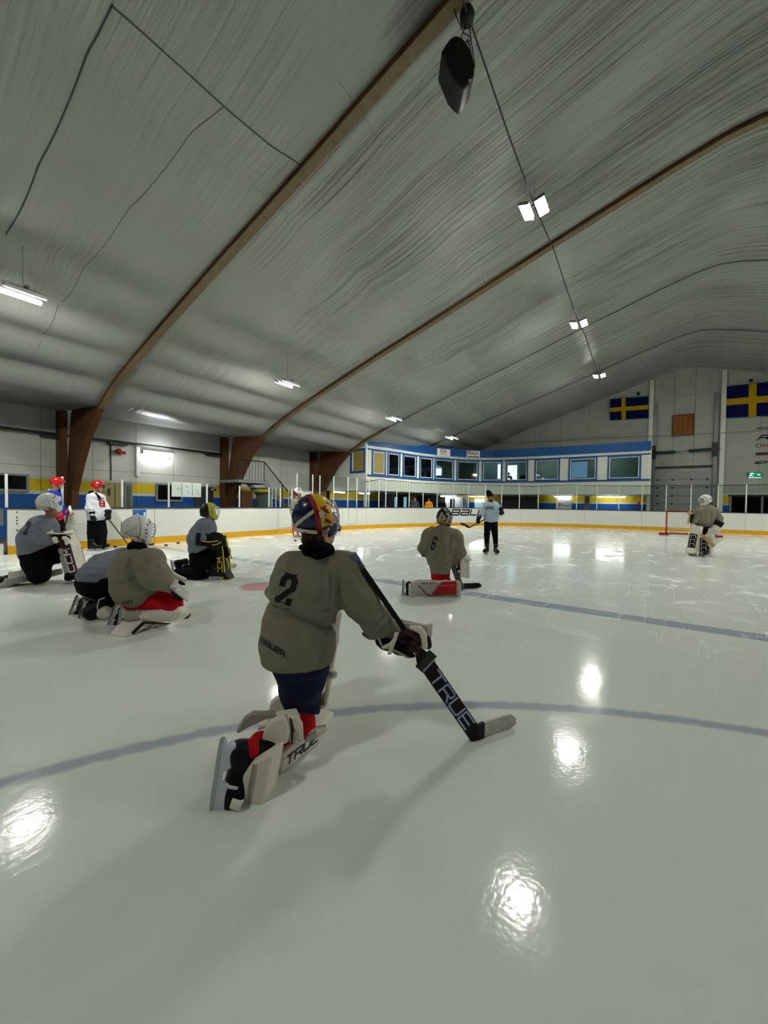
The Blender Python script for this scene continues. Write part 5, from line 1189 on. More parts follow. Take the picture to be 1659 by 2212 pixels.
ff = folds(.0035, 34, 3, [(.2, .3, 1), (1, .2, .4)])
def jf(P):
    u = (P-P0_) @ nf; x = (P-P0_) @ vr_
    u2 = u+.05*x*x*8-.03*x
    g_ = .020*np.exp(-(u2/.016)**2)-.012*np.exp(-((u2-.04)/.03)**2)
    arm = (P-np.array(f(738, 1310))) @ np.array((f(775, 1285)-f(738, 1310)).normalized()); 
    g_ += .012*np.exp(-(arm/.014)**2)*((P-np.array(f(735, 1300))) @ vr_ > -.03)*((P @ np.array(UP)) > .68)
    return g_+ff(P)+cz(P)
B_ = lambda x, y, d=-.13: f(x, y, d)
cz = creases([(B_(712, 1196), B_(709, 1320), -.010, .012), (B_(736, 1245), B_(734, 1335), .016, .010), (B_(733, 1338), B_(668, 1352), .010, .010), (B_(728, 1320), B_(690, 1328), .009, .009), (B_(716, 1346), B_(640, 1380), .006, .012),
    (B_(640, 1205), B_(604, 1290), .006, .014), (B_(660, 1215), B_(640, 1300), -.005, .016), (B_(748, 1215, -.05), B_(800, 1290, -.04), .006, .014), (B_(760, 1330, -.04), B_(800, 1352, .0), .008, .011), (B_(796, 1360, .02), B_(838, 1322, .03), .010, .008), (B_(812, 1366, .03), B_(848, 1334, .05), .010, .007), (B_(585, 1345), B_(640, 1336), .007, .010),
    (B_(700, 1390), B_(690, 1450), .005, .012), (B_(610, 1400), B_(650, 1445), .004, .014)], va)
jb = f.cloth('jersey', [[(632, 1222, .01, 33), (742, 1226, .02, 36)], [(690, 1200, 0, 22), (676, 1240, .02, 55)], [(640, 1262, .03, 52), (690, 1265, .04, 52)],
    [(628, 1232, .02, 30), (603, 1284, .10, 26), (668, 1330, .36, 20)], [(744, 1232, .03, 36), (779, 1302, .06, 39), (812, 1341, .11, 35), (838, 1364, .14, 27)]],
    M_olive, vox=.0075, k=.035, fold=jf, extra=[ell_(f(644, 1385, .06), (.208, .185, .33), MV), ell_(f(668, 1275, .05), (.205, .15, .20), MV)], cuts=[((0, 0, f(650, 1456, -.1).z), (0, 0, -1))])
jersey_no(f, jb, '2', (596, 1305), (622, 1311), (617, 1238), -.25, M_ink, .40, .2)
jersey_no(f, jb, 'BaueR', (563, 1388), (618, 1421), (562, 1375), -.25, M_ink, .95, .2, .32, name='hem_lettering', shear=.15)
# seam of the sleeve cuff and dark collar
MB().tube([f(650+27*(1-math.cos(a))*1.02, 1181-5*math.sin(a*1.0)+2, .06*math.cos(a*2)-.06) for a in np.linspace(0, math.pi, 10)], f.r(5.5), 8).build('collar', M_blackc, f.root, True)
f.cloth('neck_guard', [[(670, 1186, -.025, 19), (688, 1188, -.045, 19), (706, 1189, -.02, 17)]], M_blackc, .008, .02)
rh = np.random.RandomState(3)
sdf_obj('hair', [ell_(f(684, 1150, .05), (.074, .088, .08))]+[ell_(f(657+rh.rand()*40, 1160+rh.rand()*17, -.045+rh.rand()*.05), [.011+rh.rand()*.010]*3) for _ in range(46)], M_hairb, f.root, .0055, k=.006, disp=folds(.003, 95, 5), cuts=[(tuple(f(703, 1150, .0)), tuple(vr))])
mk = goalie_mask(f.root, basis(f.loc_dir(690, .90, .30, .22), f.loc_dir(690, -.2, -.06, 1)), f(680, 1119, .03), M_myel, M_mnavy, .775, strap=M_strap)
piece('mred', lambda: sdfc([ell_((0, .0, .016), (.1285, .1585, .1585))], .007, k=.02, subs=[ell_((0, .0, .016), (.119, .149, .149)), OPEN, rbox_((0, -.135, 0), (.3, .1, .3), .003), rbox_((0, .205, 0), (.3, .2, .3), .003), rbox_((0, 0, -.345), (.3, .3, .25), .01)]), 'red_edge', M_mred, mk)
piece('mchin', lambda: sdfc([ell_((0, .0, .015), (.127, .157, .157)), ell_((0, .06, -.105), (.078, .088, .063))], .008, k=.05, subs=[ell_((0, 0, .012), (.113, .143, .143)), OPEN, rbox_((0, -.12, 0), (.3, .1, .3), .003), rbox_((0, 0, .19), (.3, .3, .25), .003), rbox_((0, -.03, -.18), (.2, .075, .095), .04)]), 'navy_chin', M_mnavy, mk)
piece('mback2', lambda: sdfc([ell_((0, -.0, .016), (.1265, .156, .156))], .008, k=.02, subs=[ell_((0, .0, .016), (.113, .143, .143)), rbox_((0, .27, 0), (.3, .30, .3), .003), rbox_((0, 0, -.322), (.3, .3, .2), .003)]), 'navy_back', M_mnavy, mk)
for q in ([(.109, .02, .075), (.116, .05, .045), (.112, .07, .02)], [(.118, .035, -.01), (.113, .06, -.035), (.108, .075, -.05)]):
    o = MB().tube([Vector(v)*1.03 for v in q], [.006, .014, .004], 8).build('red_flame', M_mred, mk, True, local=True)
o = MB().box((.1255, .015, .025), (.004, .018, .022)).build('mask_sticker', M_strap, mk, local=True)
f.cloth('pants', [[(650, 1435, .05, 62), (652, 1470, .06, 50), (655, 1532, .09, 38)], [(660, 1435, .1, 46), (680, 1370, .4, 28)]], M_navyc, .009, .04, folds(.006, 20, 8), cuts=[f.cut((605, 1535), (695, 1545))])
f.cloth('sock', [[(650, 1530, .12, 30), (654, 1574, .15, 27), (608, 1592, .04, 20), (562, 1608, -.12, 20), (540, 1620, -.2, 19)]], M_redc, .009, .03, folds(.004, 30, 2))
g0, g1, g2 = G(608, 1673), G(690, 1606), G(722, 1548); pp = Vector((-.97, -.12, 0))*.25; mb = MB(); vs = []
for p, h_, w_ in ((g0, .10, 1), (g0.lerp(g1, .5), .105, 1), (g1, .09, 1), (g1.lerp(g2, .6), .055, .95), (g2, .035, .8)):
    vs += [p, p+UP*h_, p+pp*w_+UP*h_*.8, p+pp*w_]
fs = [(0, 1, 2, 3), (19, 18, 17, 16)]
for i in range(4):
    for k in range(4): fs.append((4*i+k, 4*i+4+k, 4*i+4+(k+1) % 4, 4*i+(k+1) % 4))
lp = mb.add(vs, fs).build('leg_pad', M_padw, f.root, bevel=.014, seg=3)
sd = (g1-g0).normalized(); sn = Vector((sd.y, -sd.x, 0))
sign_text('pad_lettering', 'TRUE', g0+sd*.03+UP*.03+sn*.004, sd, UP, .042, M_ink, f.root, w=1.25, gap=.35, t=.2, shear=.3)
ext = vr*.055+va*.12
pxprism(f, [(507, 1699), (527, 1746), (567, 1747), (588, 1631), (541, 1650)], -.27, ext, 'boot_flap', M_padw, bevel=.014, seg=3)
pxprism(f, [(545, 1652), (549, 1652), (533, 1735), (529, 1735)], -.284, va*.01, 'seam', M_padg, bevel=0)
pxprism(f, [(556, 1646), (585, 1634), (565, 1746), (548, 1747)], -.276, va*.03, 'flap_panel', M_padw, bevel=.006)
for poly, d, nm in (([(567, 1637), (565, 1603), (574, 1574), (594, 1557), (613, 1551), (622, 1569), (625, 1589), (622, 1606), (589, 1620), (569, 1651)], -.16, 'calf_wing'), ([(620, 1550), (642, 1551), (654, 1569), (656, 1603), (637, 1606), (622, 1606), (627, 1586)], -.10, 'calf_wing'),
        ([(579, 1540), (584, 1521), (598, 1509), (613, 1509), (622, 1526), (634, 1547), (622, 1545), (603, 1538)], .1, 'knee_strap'), ([(509, 1584), (526, 1555), (545, 1543), (574, 1543), (594, 1543), (613, 1548), (574, 1556), (540, 1571), (516, 1586)], -.02, 'leg_wrap'),
        ([(656, 1600), (685, 1576), (707, 1573), (708, 1581), (685, 1597), (661, 1606)], .03, 'knee_tongue'), ([(594, 1545), (640, 1538), (650, 1556), (610, 1562)], -.08, 'leg_strap'), ([(556, 1570), (580, 1560), (586, 1568), (566, 1578), (556, 1580)], -.1, 'leg_strap')):
    pxprism(f, poly, d, va*.028+UP*.01, nm, M_padw if nm != 'leg_wrap' else M_padg, bevel=.008, seg=3)
pxprism(f, [(625, 1552), (628, 1552), (634, 1580), (631, 1604), (628, 1604), (630, 1580)], -.108, va*.006, 'seam', M_padk, bevel=0)
# raised leg in front of him: only the pad's edge and a buckle show
leg_pad(f.root, basis(f.loc_dir(690, .15, 1, 0), f.loc_dir(690, .16, .06, 1)), f(664, 1515, .52), .86, M_padw, M_padw, M_padw)
skate(f.root, basis(f.loc_dir(690, .2, 1, 0), UP), f(662, 1548, .52), .9)
MB().lathe([(.004, -.02), (.03, -.016), (.036, 0), (.03, .016), (.004, .02)], f(717, 1456, .2), 14, basis(va, UP)).build('pad_buckle', M_padw, f.root, True)
ta, he = f(449, 1752, -.32), f(472, 1598, -.26); M3 = basis(ta-he, f.loc_dir(460, .97, .24, .12)); skate(f.root, M3, (ta+he)/2+vr*.003, 1.06)
MB().tube([f(488, 1698, -.33), f(500, 1701, -.34), f(512, 1703, -.31)], .007, 6).build('toe_lace', M_lace, f.root, True)
pxprism(f, [(500, 1732), (517, 1738), (527, 1734), (514, 1755), (494, 1748)], -.33, va*.03, 'toe_strap', M_padw)
# blocker hand round the stick
heel = G(1035, 1597); heel.z = .005; butt = f(764, 1201, -.02); padt = f(905, 1412, .14)
st_, sdir, sw, sn_ = goalie_stick('black goalie stick with lilac lettering and white blade, held by the front goalie', butt, padt, heel, G(1104, 1566)+UP*.004, vr+UP*.5, M_padk, M_padk, M_scuffp, text='TRUE', knob=mat('knob_violet_grey', (92, 98, 128), .6))
n_ = -va if sn_.dot(va) > 0 else va; nn = sn_ if sn_.dot(va) < 0 else -sn_
M_holo = mat('stick_lettering_lilac', (176, 178, 222), .3, .6, var=.25, vscale=30)
padt = butt+sdir*(padt-butt).dot(sdir); sp0 = padt.lerp(heel, .20); V_, F_, W_ = letters('TRUE', w=1.15, gap=.3, t=.17); L_ = .62*(heel-padt).length; vdir = sw if sw.dot(vr) > 0 else -sw
new_obj('lettering', mesh_from([sp0+sdir*(q[0]*L_/W_)+vdir*((q[1]-.56)*.066)+nn*.0125-wloc(st_) for q in V_], F_), M_holo, st_)
MB().bar(padt.lerp(heel, .09)-vdir*.06+nn*.008, padt.lerp(heel, .05)+vdir*.06+nn*.008, .06, .012, nn).build('tape_wrap', M_mblk, st_, bevel=.003)
MB().bar(padt.lerp(heel, .125)-vdir*.045+nn*.012, padt.lerp(heel, .10)+vdir*.045+nn*.012, .012, .005, nn).build('tape_edge', M_padg, st_)
MB().tube([butt.lerp(padt, t_) for t_ in (.01, .12)], .0185, 8).build('grip_tape', mat('grip_violet', (70, 72, 104), .7), st_, True)
sdf_obj('blocker_glove', f.chains([[(832, 1384, .10, 15), (862, 1398, .13, 17), (884, 1410, .15, 11)], [(862, 1380, .17, 19), (893, 1385, .19, 18)]]), M_padk, f.root, .0065, k=.012)
M_fing = mat('glove_finger_maroon', (58, 36, 38), .7, .2, bump=.3, bscale=60, var=.5, vscale=40)
for q in ([(878, 1364, .13, 6.5), (893, 1363, .07, 6), (904, 1369, .06, 5.5), (908, 1378, .09, 5)], [(880, 1374, .12, 6.5), (895, 1376, .055, 6), (905, 1383, .06, 5.5), (907, 1391, .10, 5)], [(880, 1384, .11, 6.5), (893, 1388, .05, 6), (902, 1395, .06, 5.5), (904, 1402, .11, 5)], [(878, 1394, .11, 6), (889, 1400, .06, 5.5), (897, 1406, .07, 5), (900, 1410, .11, 4.5)], [(862, 1374, .11, 7), (874, 1366, .065, 6.5), (888, 1370, .05, 6)]):
    sdf_obj('glove_finger', f.chains([q]), M_fing, f.root, .0055, k=.004)
pxprism(f, [(858, 1340), (866, 1337), (922, 1349), (936, 1346), (934, 1372), (925, 1402), (905, 1405), (868, 1385)], .25, va*.03, 'blocker', M_padw, bevel=.008, seg=3)
pxprism(f, [(866, 1345), (920, 1351), (912, 1372), (868, 1366)], .235, va*.012, 'blocker_lining', M_strap, bevel=.004)
sdf_obj('thumb_guard', f.chains([[(889, 1356, .07, 6), (906, 1360, .06, 8), (914, 1371, .06, 8)], [(915, 1376, .06, 7.5), (918, 1397, .07, 6.5)]]), M_padw, f.root, .006, k=.004)
sdf_obj('finger_cap', f.chains([[(922, 1382, .12, 10), (925, 1394, .13, 9)]]), M_padk, f.root, .007, k=.01)
for q in ([(858, 1366), (852, 1384), (844, 1401)], [(849, 1388), (846, 1400), (841, 1414)]): MB().strip([f(x, y, .045-.012*i) for i, (x, y) in enumerate(q)], f.r(10), vr).build('wrist_strap', M_padw, f.root)
MB().tube([f(818, 1379, .02), f(826, 1398, .03), f(852, 1405, .04), f(882, 1420, .08), f(897, 1416, .1)], f.r(2.6), 7).build('cuff_piping', M_padg, f.root, True)
MB().tube([f(826, 1399, .03), f(843, 1392, .03), f(853, 1380, .03), f(856, 1366, .04)], f.r(4), 7).build('cuff_edge', M_padw, f.root, True)
pxprism(f, [(812, 1378), (820, 1372), (836, 1376), (860, 1400), (900, 1418), (893, 1423), (860, 1414), (826, 1405), (813, 1394)], .07, va*.05, 'blocker_cuff', M_padk, bevel=.008)
# ---------------------------------------------------------------- 2: olive jersey, white helmet, sitting on his heels
f = Fig(4.26, 'person sitting on his heels in olive jersey, white vented mask and red pants', G(330, 1362)); D = f.D
va = f.loc_dir(310, 0, 1, 0); vr = f.loc_dir(310, 1, 0, 0)
f.body(dict(head=(298, 1149, .05), neck=(297, 1178, .02), chest=(297, 1215, .0), pel=(296, 1292, .05), shL=(276, 1203, .06), elL=(300, 1255, .3), haL=(372, 1247, .25), shR=(322, 1208, -.08), elR=(336, 1256, -.14), haR=(376, 1274, -.06),
            hipL=(300, 1298, .2), knL=(374, 1306, .26), anL=(272, 1322, .17), hipR=(302, 1300, .05), knR=(372, 1310, .06), anR=(284, 1328, .0)), .95, look=f.loc_dir(300, .9, .4, -.1))
c2, f2_ = creases([(f(284, 1203, -.17), f(280, 1236, -.22), .028, .03), (f(280, 1236, -.22), f(300, 1268, -.24), .032, .03), (f(300, 1268, -.24), f(360, 1285, -.16), .028, .028), (f(320, 1206, -.2), f(306, 1240, -.25), .012, .02), (f(256, 1262, -.2), f(292, 1254, -.24), .02, .02), (f(338, 1216, -.2), f(340, 1236, -.25), .012, .016)], va), folds(.006, 33, 4)
CZ = lambda P: c2(P)+f2_(P)
jb = f.cloth('jersey', [[(281, 1208, .05, 27), (327, 1212, -.02, 27)], [(297, 1186, .02, 18), (297, 1215, .02, 34)], [(294, 1235, .03, 51), (296, 1262, .04, 51)], [(324, 1212, -.06, 27), (340, 1250, -.14, 28), (368, 1268, -.08, 13)], [(285, 1210, .1, 24), (310, 1255, .3, 22), (366, 1250, .24, 12)]],
    M_olive, .013, .05, CZ, cuts=[f.cut((255, 1308), (302, 1316)), f.cut((302, 1316), (372, 1284))])
jersey_no(f, jb, 'eR', (265, 1308), (286, 1303), (265, 1301), -.3, M_ink, .95, .2, name='hem_lettering')
f.cloth('collar', [[(288, 1181, -.02, 12), (306, 1183, -.02, 11)]], M_blackc, .01, .02)
goalie_mask(f.root, basis(f.loc_dir(300, .93, .36, -.05), UP), f(297, 1146, .05), M_maskw, M_maskw, 1.02, strap=M_strap)
f.cloth('pants', [[(290, 1296, .05, 26), (372, 1300, .02, 20), (376, 1306, .02, 19)], [(290, 1296, .15, 26), (374, 1302, .22, 17)]], M_redc, .014, .04, folds(0.0057, 42, 5))
f.cloth('knee_wrap', [[(300, 1328, -.02, 13), (372, 1326, .0, 16)], [(384, 1316, .1, 15), (386, 1322, .0, 14)]], M_padw, .013, .02, folds(0.0057, 90, 6))
g0, g1 = G(268, 1377), G(436, 1326); n2 = (g1-g0).cross(UP).normalized()
if n2.dot(va) < 0: n2 = -n2
sidep = [(266, 1377), (284, 1374), (313, 1358), (351, 1361), (390, 1354), (437, 1325), (421, 1317), (396, 1336), (371, 1345), (309, 1340), (292, 1348)]
def vp(x, y, off=0): return onpl(x, y, g0, n2)+n2*off
MB().prism([vp(x, y) for x, y in sidep], n2*.24).build('leg_pad', M_padw, f.root, bevel=.012, seg=3)
MB().prism([vp(x, y, -.006) for x, y in [(284, 1366), (309, 1342), (371, 1346.5), (396, 1338), (412, 1325), (405, 1339), (378, 1349), (312, 1347), (288, 1371)]], n2*.008).build('black_piping', M_padk, f.root)
MB().prism([vp(x, y, .24) for x, y in sidep], n2*.001).build('pad_inner_edge', M_padg, f.root)
V_, F_, W_ = letters('VAPOR', w=1.3, gap=.4, t=.17); a, b_ = vp(357, 1347.5, -.012), vp(317, 1350, -.012); u_ = (b_-a); 
new_obj('pad_lettering', mesh_from([a+u_*(q[0]/W_)-UP*(q[1]*.032)-wloc(f.root) for q in V_], F_), M_ink, f.root)
MB().prism([vp(x, y, .3) for x, y in [(388, 1336), (408, 1302), (398, 1296), (372, 1305)]], n2*.08).build('far_pad', M_padg, f.root, bevel=.01)
for (a, b_, d) in (((248, 1369), (262, 1305), -.12), ((228, 1358), (248, 1300), .1)):
    ta, he = f(*a, d), f(*b_, d+.05); skate(f.root, basis(ta-he, f.loc_dir(250, .95, .25, .1)), (ta+he)/2, .98, M_scuffp)
sdf_obj('blocker_cuff', f.chains([[(351, 1222, .12, 8), (362, 1236, .12, 9), (376, 1246, .12, 8), (400, 1251, .12, 3.5)]]), M_padw, f.root, .01, k=.02)
f.cloth('sock', [[(378, 1314, .02, 11), (320, 1324, .0, 13), (280, 1330, -.06, 13)], [(376, 1312, .26, 11), (270, 1322, .15, 12)]], M_padg, .013, .02)
sdf_obj('glove_hand', f.chains([[(372, 1252, .2, 8), (386, 1264, .18, 6)], [(378, 1254, .15, 6), (398, 1262, .14, 3)]]), M_padk, f.root, .01, k=.02)
blocker(f.root, basis(f.loc_dir(380, .75, -.4, .5), f.loc_dir(380, .4, .3, -.6)), f(380, 1278, -.05), M_scuffp, M_padk, .75)
# ---------------------------------------------------------------- 3: bent over behind him
f = Fig(4.62, 'person folded forward on the ice in slate jersey and black pants, half hidden', G(200, 1342))
va = f.loc_dir(200, 0, 1, 0)
f.body(dict(head=(285, 1240, .55), neck=(272, 1222, .5), chest=(255, 1220, .4), pel=(198, 1258, .06), shL=(262, 1210, .5), elL=(290, 1240, .6), haL=(300, 1275, .6), shR=(262, 1222, .3), elR=(280, 1255, .3), haR=(290, 1285, .35),
            hipL=(200, 1265, .15), knL=(268, 1290, .35), anL=(180, 1310, .2), hipR=(200, 1268, .02), knR=(262, 1300, .1), anR=(205, 1315, -.05)), .92, look=f.loc_dir(270, .5, .6, -.5), tilt=f.loc_dir(270, .6, .5, .5))
f.cloth('jersey', [[(203, 1244, .08, 32), (225, 1226, .25, 32), (262, 1206, .45, 26)], [(205, 1252, .0, 30), (262, 1226, .25, 28)], [(262, 1215, .4, 22), (290, 1250, .5, 18)]], M_greyj, .014, .07, folds(0.0076, 39, 9), cuts=[f.cut((160, 1255), (250, 1266))])
f.cloth('pants', [[(202, 1258, .08, 33), (262, 1278, .3, 30)], [(206, 1262, .0, 30), (262, 1282, .1, 28)]], M_blackc, .015, .05, folds(0.0057, 36, 3))
f.cloth('leg_pad', [[(222, 1325, -.1, 11), (238, 1312, .1, 12), (262, 1300, .3, 12)]], M_padw, .012, .02)
f.cloth('calf_padding', [[(196, 1322, -.05, 16), (228, 1305, .05, 17), (262, 1298, .1, 16)], [(180, 1312, .2, 13), (266, 1290, .33, 14)]], M_padk, .013, .03)
MB().tube([f(212, 1322, -.16), f(210, 1310, -.17), f(214, 1296, -.14), f(226, 1291, -.1)], .007, 6).build('pad_cord', M_padw, f.root, True)
for (a, b_, d) in (((166, 1342), (178, 1292), -.02), ((145, 1332), (164, 1284), .12)):
    ta, he = f(*a, d), f(*b_, d+.05); skate(f.root, basis(ta-he, f.loc_dir(250, .95, .25, .1)), (ta+he)/2, .92, M_scuffp)
# ---------------------------------------------------------------- 4: left, slate jersey, mask pushed up
f = Fig(6.42, 'kneeling person in slate jersey, white mask pushed up, maroon and white leg pads', G(95, 1262))
va = f.loc_dir(100, 0, 1, 0); vr = f.loc_dir(100, 1, 0, 0)
f.body(dict(head=(111, 1102, .0), neck=(104, 1122, 0), chest=(90, 1145, 0), pel=(75, 1195, 0), shL=(96, 1134, .14), elL=(110, 1165, .25), haL=(140, 1160, .2), shR=(90, 1138, -.13), elR=(94, 1165, -.2), haR=(126, 1168, -.14),
            hipL=(80, 1198, .1), knL=(150, 1190, .16), anL=(158, 1248, .14), hipR=(72, 1200, -.08), knR=(86, 1246, -.06), anR=(10, 1258, -.1)), .98, m=M_skind, look=f.loc_dir(110, .95, .25, -.1))
c4, f4_ = creases([(f(80, 1138, -.2), f(71, 1160, -.27), .024, .03), (f(71, 1160, -.27), f(84, 1178, -.28), .028, .03), (f(84, 1178, -.28), f(112, 1180, -.2), .024, .03), (f(50, 1170, -.12), f(76, 1182, -.25), .014, .025), (f(96, 1120, -.14), f(72, 1140, -.2), .012, .02)], va), folds(.006, 30, 12)
CZ = lambda P: c4(P)+f4_(P)
jb = f.cloth('jersey', [[(94, 1134, .08, 18), (88, 1138, -.06, 19)], [(92, 1142, 0, 30), (80, 1165, 0, 33), (72, 1190, 0, 27)], [(90, 1142, -.12, 18), (96, 1160, -.2, 19), (117, 1168, -.15, 9)], [(98, 1140, .14, 15), (112, 1162, .25, 14), (136, 1160, .2, 8)]], M_greyj, .016, .05, CZ, cuts=[f.cut((45, 1205), (112, 1177))])
jersey_no(f, jb, '2', (51, 1152), (57, 1153), (60, 1128), -.4, M_ink, .4, .2)
goalie_mask(f.root, basis(f.loc_dir(110, .93, .15, .22), f.loc_dir(110, -.22, 0, .95)), f(106, 1087, .0), M_maskw, M_maskw, 1.06, strap=M_strap, stripe=mat('mask_blue', (30, 44, 110), .3, .5))
f.cloth('pants', [[(72, 1192, 0, 26), (80, 1215, -.02, 25), (85, 1240, -.06, 21)], [(78, 1195, .08, 23), (120, 1198, .14, 19), (148, 1194, .15, 16)]], M_blackc, .016, .05, folds(0.0057, 42, 3), cuts=())
leg_pad(f.root, basis(f.loc_dir(160, .86, -.45, .22), f.loc_dir(160, -.16, .05, 1)), f(158, 1243, .10), (1.05, 1.1, 1.0), M_padw, M_padm, M_padg)
f.cloth('sock', [[(86, 1242, -.02, 11), (14, 1250, .0, 8)]], M_padk, .016, .03)
pad_text(f, 0, 'CCM', M_paper, .08, .46)
leg_pad(f.root, basis(f.loc_dir(60, .1, -.15, -1), f.loc_dir(60, 1, .12, .02)), Vector((*f(6, 1254, -.2).xy, .155)), .98, M_padw, M_padg, M_padw, strap=M_padw)
skate(f.root, basis(f.loc_dir(160, 1, .2, 0), UP), G(160, 1262)+va*.1, 1.0); ta, he = f(-14, 1278, -.15), f(-8, 1240, -.1); skate(f.root, basis(ta-he, f.loc_dir(10, 1, 0, .1)), (ta+he)/2-vr*.15, 1)
blocker(f.root, basis(f.loc_dir(130, .05, .1, 1), f.loc_dir(130, 1, .05, -.05)), f(127, 1160, -.14), M_padw, M_padk, .95)
sdf_obj('glove_thumb', f.chains([[(139, 1162, -.2, 4.5), (145, 1166, -.18, 4.5), (144, 1174, -.18, 3.5)], [(118, 1164, -.24, 5), (121, 1170, -.22, 4)]]), M_padw, f.root, .01, k=.01)
# ---------------------------------------------------------------- 5: black and yellow goalie
f = Fig(7.04, 'person on one knee in slate jersey with black and yellow mask and pads', G(440, 1250))
va = f.loc_dir(450, 0, 1, 0); vr = f.loc_dir(450, 1, 0, 0)
f.body(dict(head=(452, 1107, 0), neck=(450, 1122, 0), chest=(441, 1142, 0), pel=(431, 1190, 0), shL=(449, 1134, .14), elL=(458, 1165, .22), haL=(482, 1172, .15), shR=(444, 1136, -.14), elR=(436, 1170, -.18), haR=(470, 1174, -.14),
            hipL=(438, 1194, .08), knL=(486, 1190, .1), anL=(475, 1240, .1), hipR=(431, 1195, -.07), knR=(428, 1243, -.05), anR=(380, 1234, .0)), .98, look=f.loc_dir(450, .95, .1, .08))
f.cloth('jersey', [[(448, 1136, .08, 15), (445, 1138, -.06, 16)], [(443, 1142, 0, 23), (437, 1162, 0, 28), (432, 1184, 0, 24)], [(444, 1138, -.13, 16), (436, 1164, -.17, 16), (446, 1172, -.15, 13)]], M_greyj, .017, .07, folds(0.0104, 27, 22), cuts=[f.cut((410, 1202), (450, 1183))])
goalie_mask(f.root, basis(f.loc_dir(450, .97, .08, .12), UP), f(452, 1106, 0), M_mlime, M_mblk, 1.0, stripe=M_mlime, strap=M_mblk)
f.cloth('pants', [[(432, 1194, 0, 22), (434, 1215, -.03, 22), (434, 1226, -.05, 20)], [(438, 1196, .06, 19), (484, 1192, .1, 14)]], M_blackc, .017, .05, folds(0.0057, 42, 3), cuts=[f.cut((410, 1224), (456, 1227))])
f.cloth('sock', [[(432, 1220, -.05, 12), (428, 1244, -.05, 12), (385, 1238, 0, 11)]], M_blackc, .016, .04)
leg_pad(f.root, basis(f.loc_dir(480, .9, -.35, .1), f.loc_dir(480, .06, .03, 1)), f(474, 1243, .08), (1, 1, .90), M_padk, M_padk, M_padk, toe=M_padk); piece('padtrim', f_trim, 'edge_trim', M_pady, [c for c in f.root.children if c.name.startswith('leg_pad')][-1])
for q in ([(488, 1164), (493, 1182), (501, 1208)], [(490, 1206), (494, 1220), (494, 1228)]):
    MB().tube([f(x, y, -.10) for x, y in q], .011, 6).build('yellow_flash', M_pady, f.root, True)
MB().tube([f(x, y, -.12) for x, y in ((476, 1250), (487, 1254), (503, 1250))], .012, 6).build('toe_trim', M_pady, f.root, True)
pad_text(f, 0, 'CCM', M_pady, .04, .36)
leg_pad(f.root, basis(f.loc_dir(400, .1, .25, -1), f.loc_dir(400, 1, -.2, .03)), Vector((*f(384, 1238, 0).xy, .15)), .95, M_padk, M_padk, M_padk)
skate(f.root, basis(f.loc_dir(470, .9, -.4, 0), UP), G(468, 1253)+va*.05, 1.0); ta, he = f(373, 1240, .0), f(368, 1214, .05); skate(f.root, basis(ta-he, f.loc_dir(380, 1, 0, .1)), (ta+he)/2, 1)
catch_glove(f.root, basis(f.loc_dir(450, .1, -1, .15), f.loc_dir(450, 1, .1, -.08)), f(447, 1166, -.2), M_padk, M_padk, M_padk, (1.15, 1.1, 1.35))
for q in ([(436, 1169), (452, 1171), (472, 1168)], [(458, 1178), (470, 1175), (478, 1171)]): MB().tube([f(x, y, -.31) for x, y in q], .009, 6).build('yellow_flash', M_pady, f.root, True)
goalie_stick('goalie stick lying beyond the black yellow pad, white taped tip', G(440, 1232)+UP*.04, G(470, 1230)+UP*.03, G(488, 1229)+UP*.005, G(509, 1226)+UP*.005, UP, M_padk, M_padk, M_scuffp)
# ---------------------------------------------------------------- standing figures
def stand_legs(f, L, m, r=(10, 9, 7), fold=None, cuts=()):
    return f.cloth('pants', [[(*q[0], r[0]), (*q[1], r[1]), (*q[2], r[2])] for q in L], m, None, .03, fold or folds(0.0057, 42, 6), cuts)
# 6: royal blue
f = Fig(10.1, 'standing player in royal blue jersey, red helmet and red gloves', G(125, 1195)); vr = f.loc_dir(120, 1, 0, 0); va = f.loc_dir(120, 0, 1, 0)
f.body(dict(head=(124, 1047, 0), neck=(118, 1062, 0), chest=(116, 1078, 0), pel=(122, 1120, 0), shL=(119, 1068, .17), elL=(130, 1094, .25), haL=(143, 1110, .2), shR=(112, 1070, -.17), elR=(119, 1095, -.25), haR=(127, 1112, -.2), hipL=(125, 1122, .1), knL=(132, 1152, .1), anL=(131, 1180, .12), hipR=(120, 1122, -.1), knR=(127, 1152, -.08), anR=(124, 1182, -.08)), 1.02, look=f.loc_dir(120, .97, .1, -.15))
f.cloth('jersey', [[(119, 1070, .12, 11), (113, 1071, -.12, 12)], [(116, 1076, 0, 15), (121, 1108, 0, 15)], [(113, 1072, -.17, 9), (119, 1094, -.24, 8), (125, 1106, -.2, 6.5)], [(119, 1070, .17, 9), (130, 1093, .24, 8), (138, 1105, .2, 6)]], M_royal, .025, .06, folds(0.0095, 30, 31), cuts=[f.cut((100, 1119), (140, 1117))])
f.cloth('hood', [[(108, 1060, .03, 5), (116, 1062, .05, 5.5)]], M_padg, .02, .02)
skater_helmet(f.root, basis(f.loc_dir(120, .98, .1, -.1), UP), f(123, 1044, 0), M_helmr, 1.18)
stand_legs(f, [((124, 1118, .1), (131, 1150, .1), (131, 1178, .12)), ((120, 1118, -.1), (127, 1150, -.08), (124, 1180, -.08))], M_blackc, (11, 9.5, 7))
hockey_glove(f.root, basis(f.loc_dir(120, .2, -.9, .3), f.loc_dir(120, .35, -.1, -1)), f(126, 1108, -.22), M_padr, M_padr, 1.2); hockey_glove(f.root, basis(f.loc_dir(120, .1, -.5, .9), f.loc_dir(120, 1, 0, -.35)), f(139, 1107, .15), M_padr, M_padr, 1.2)
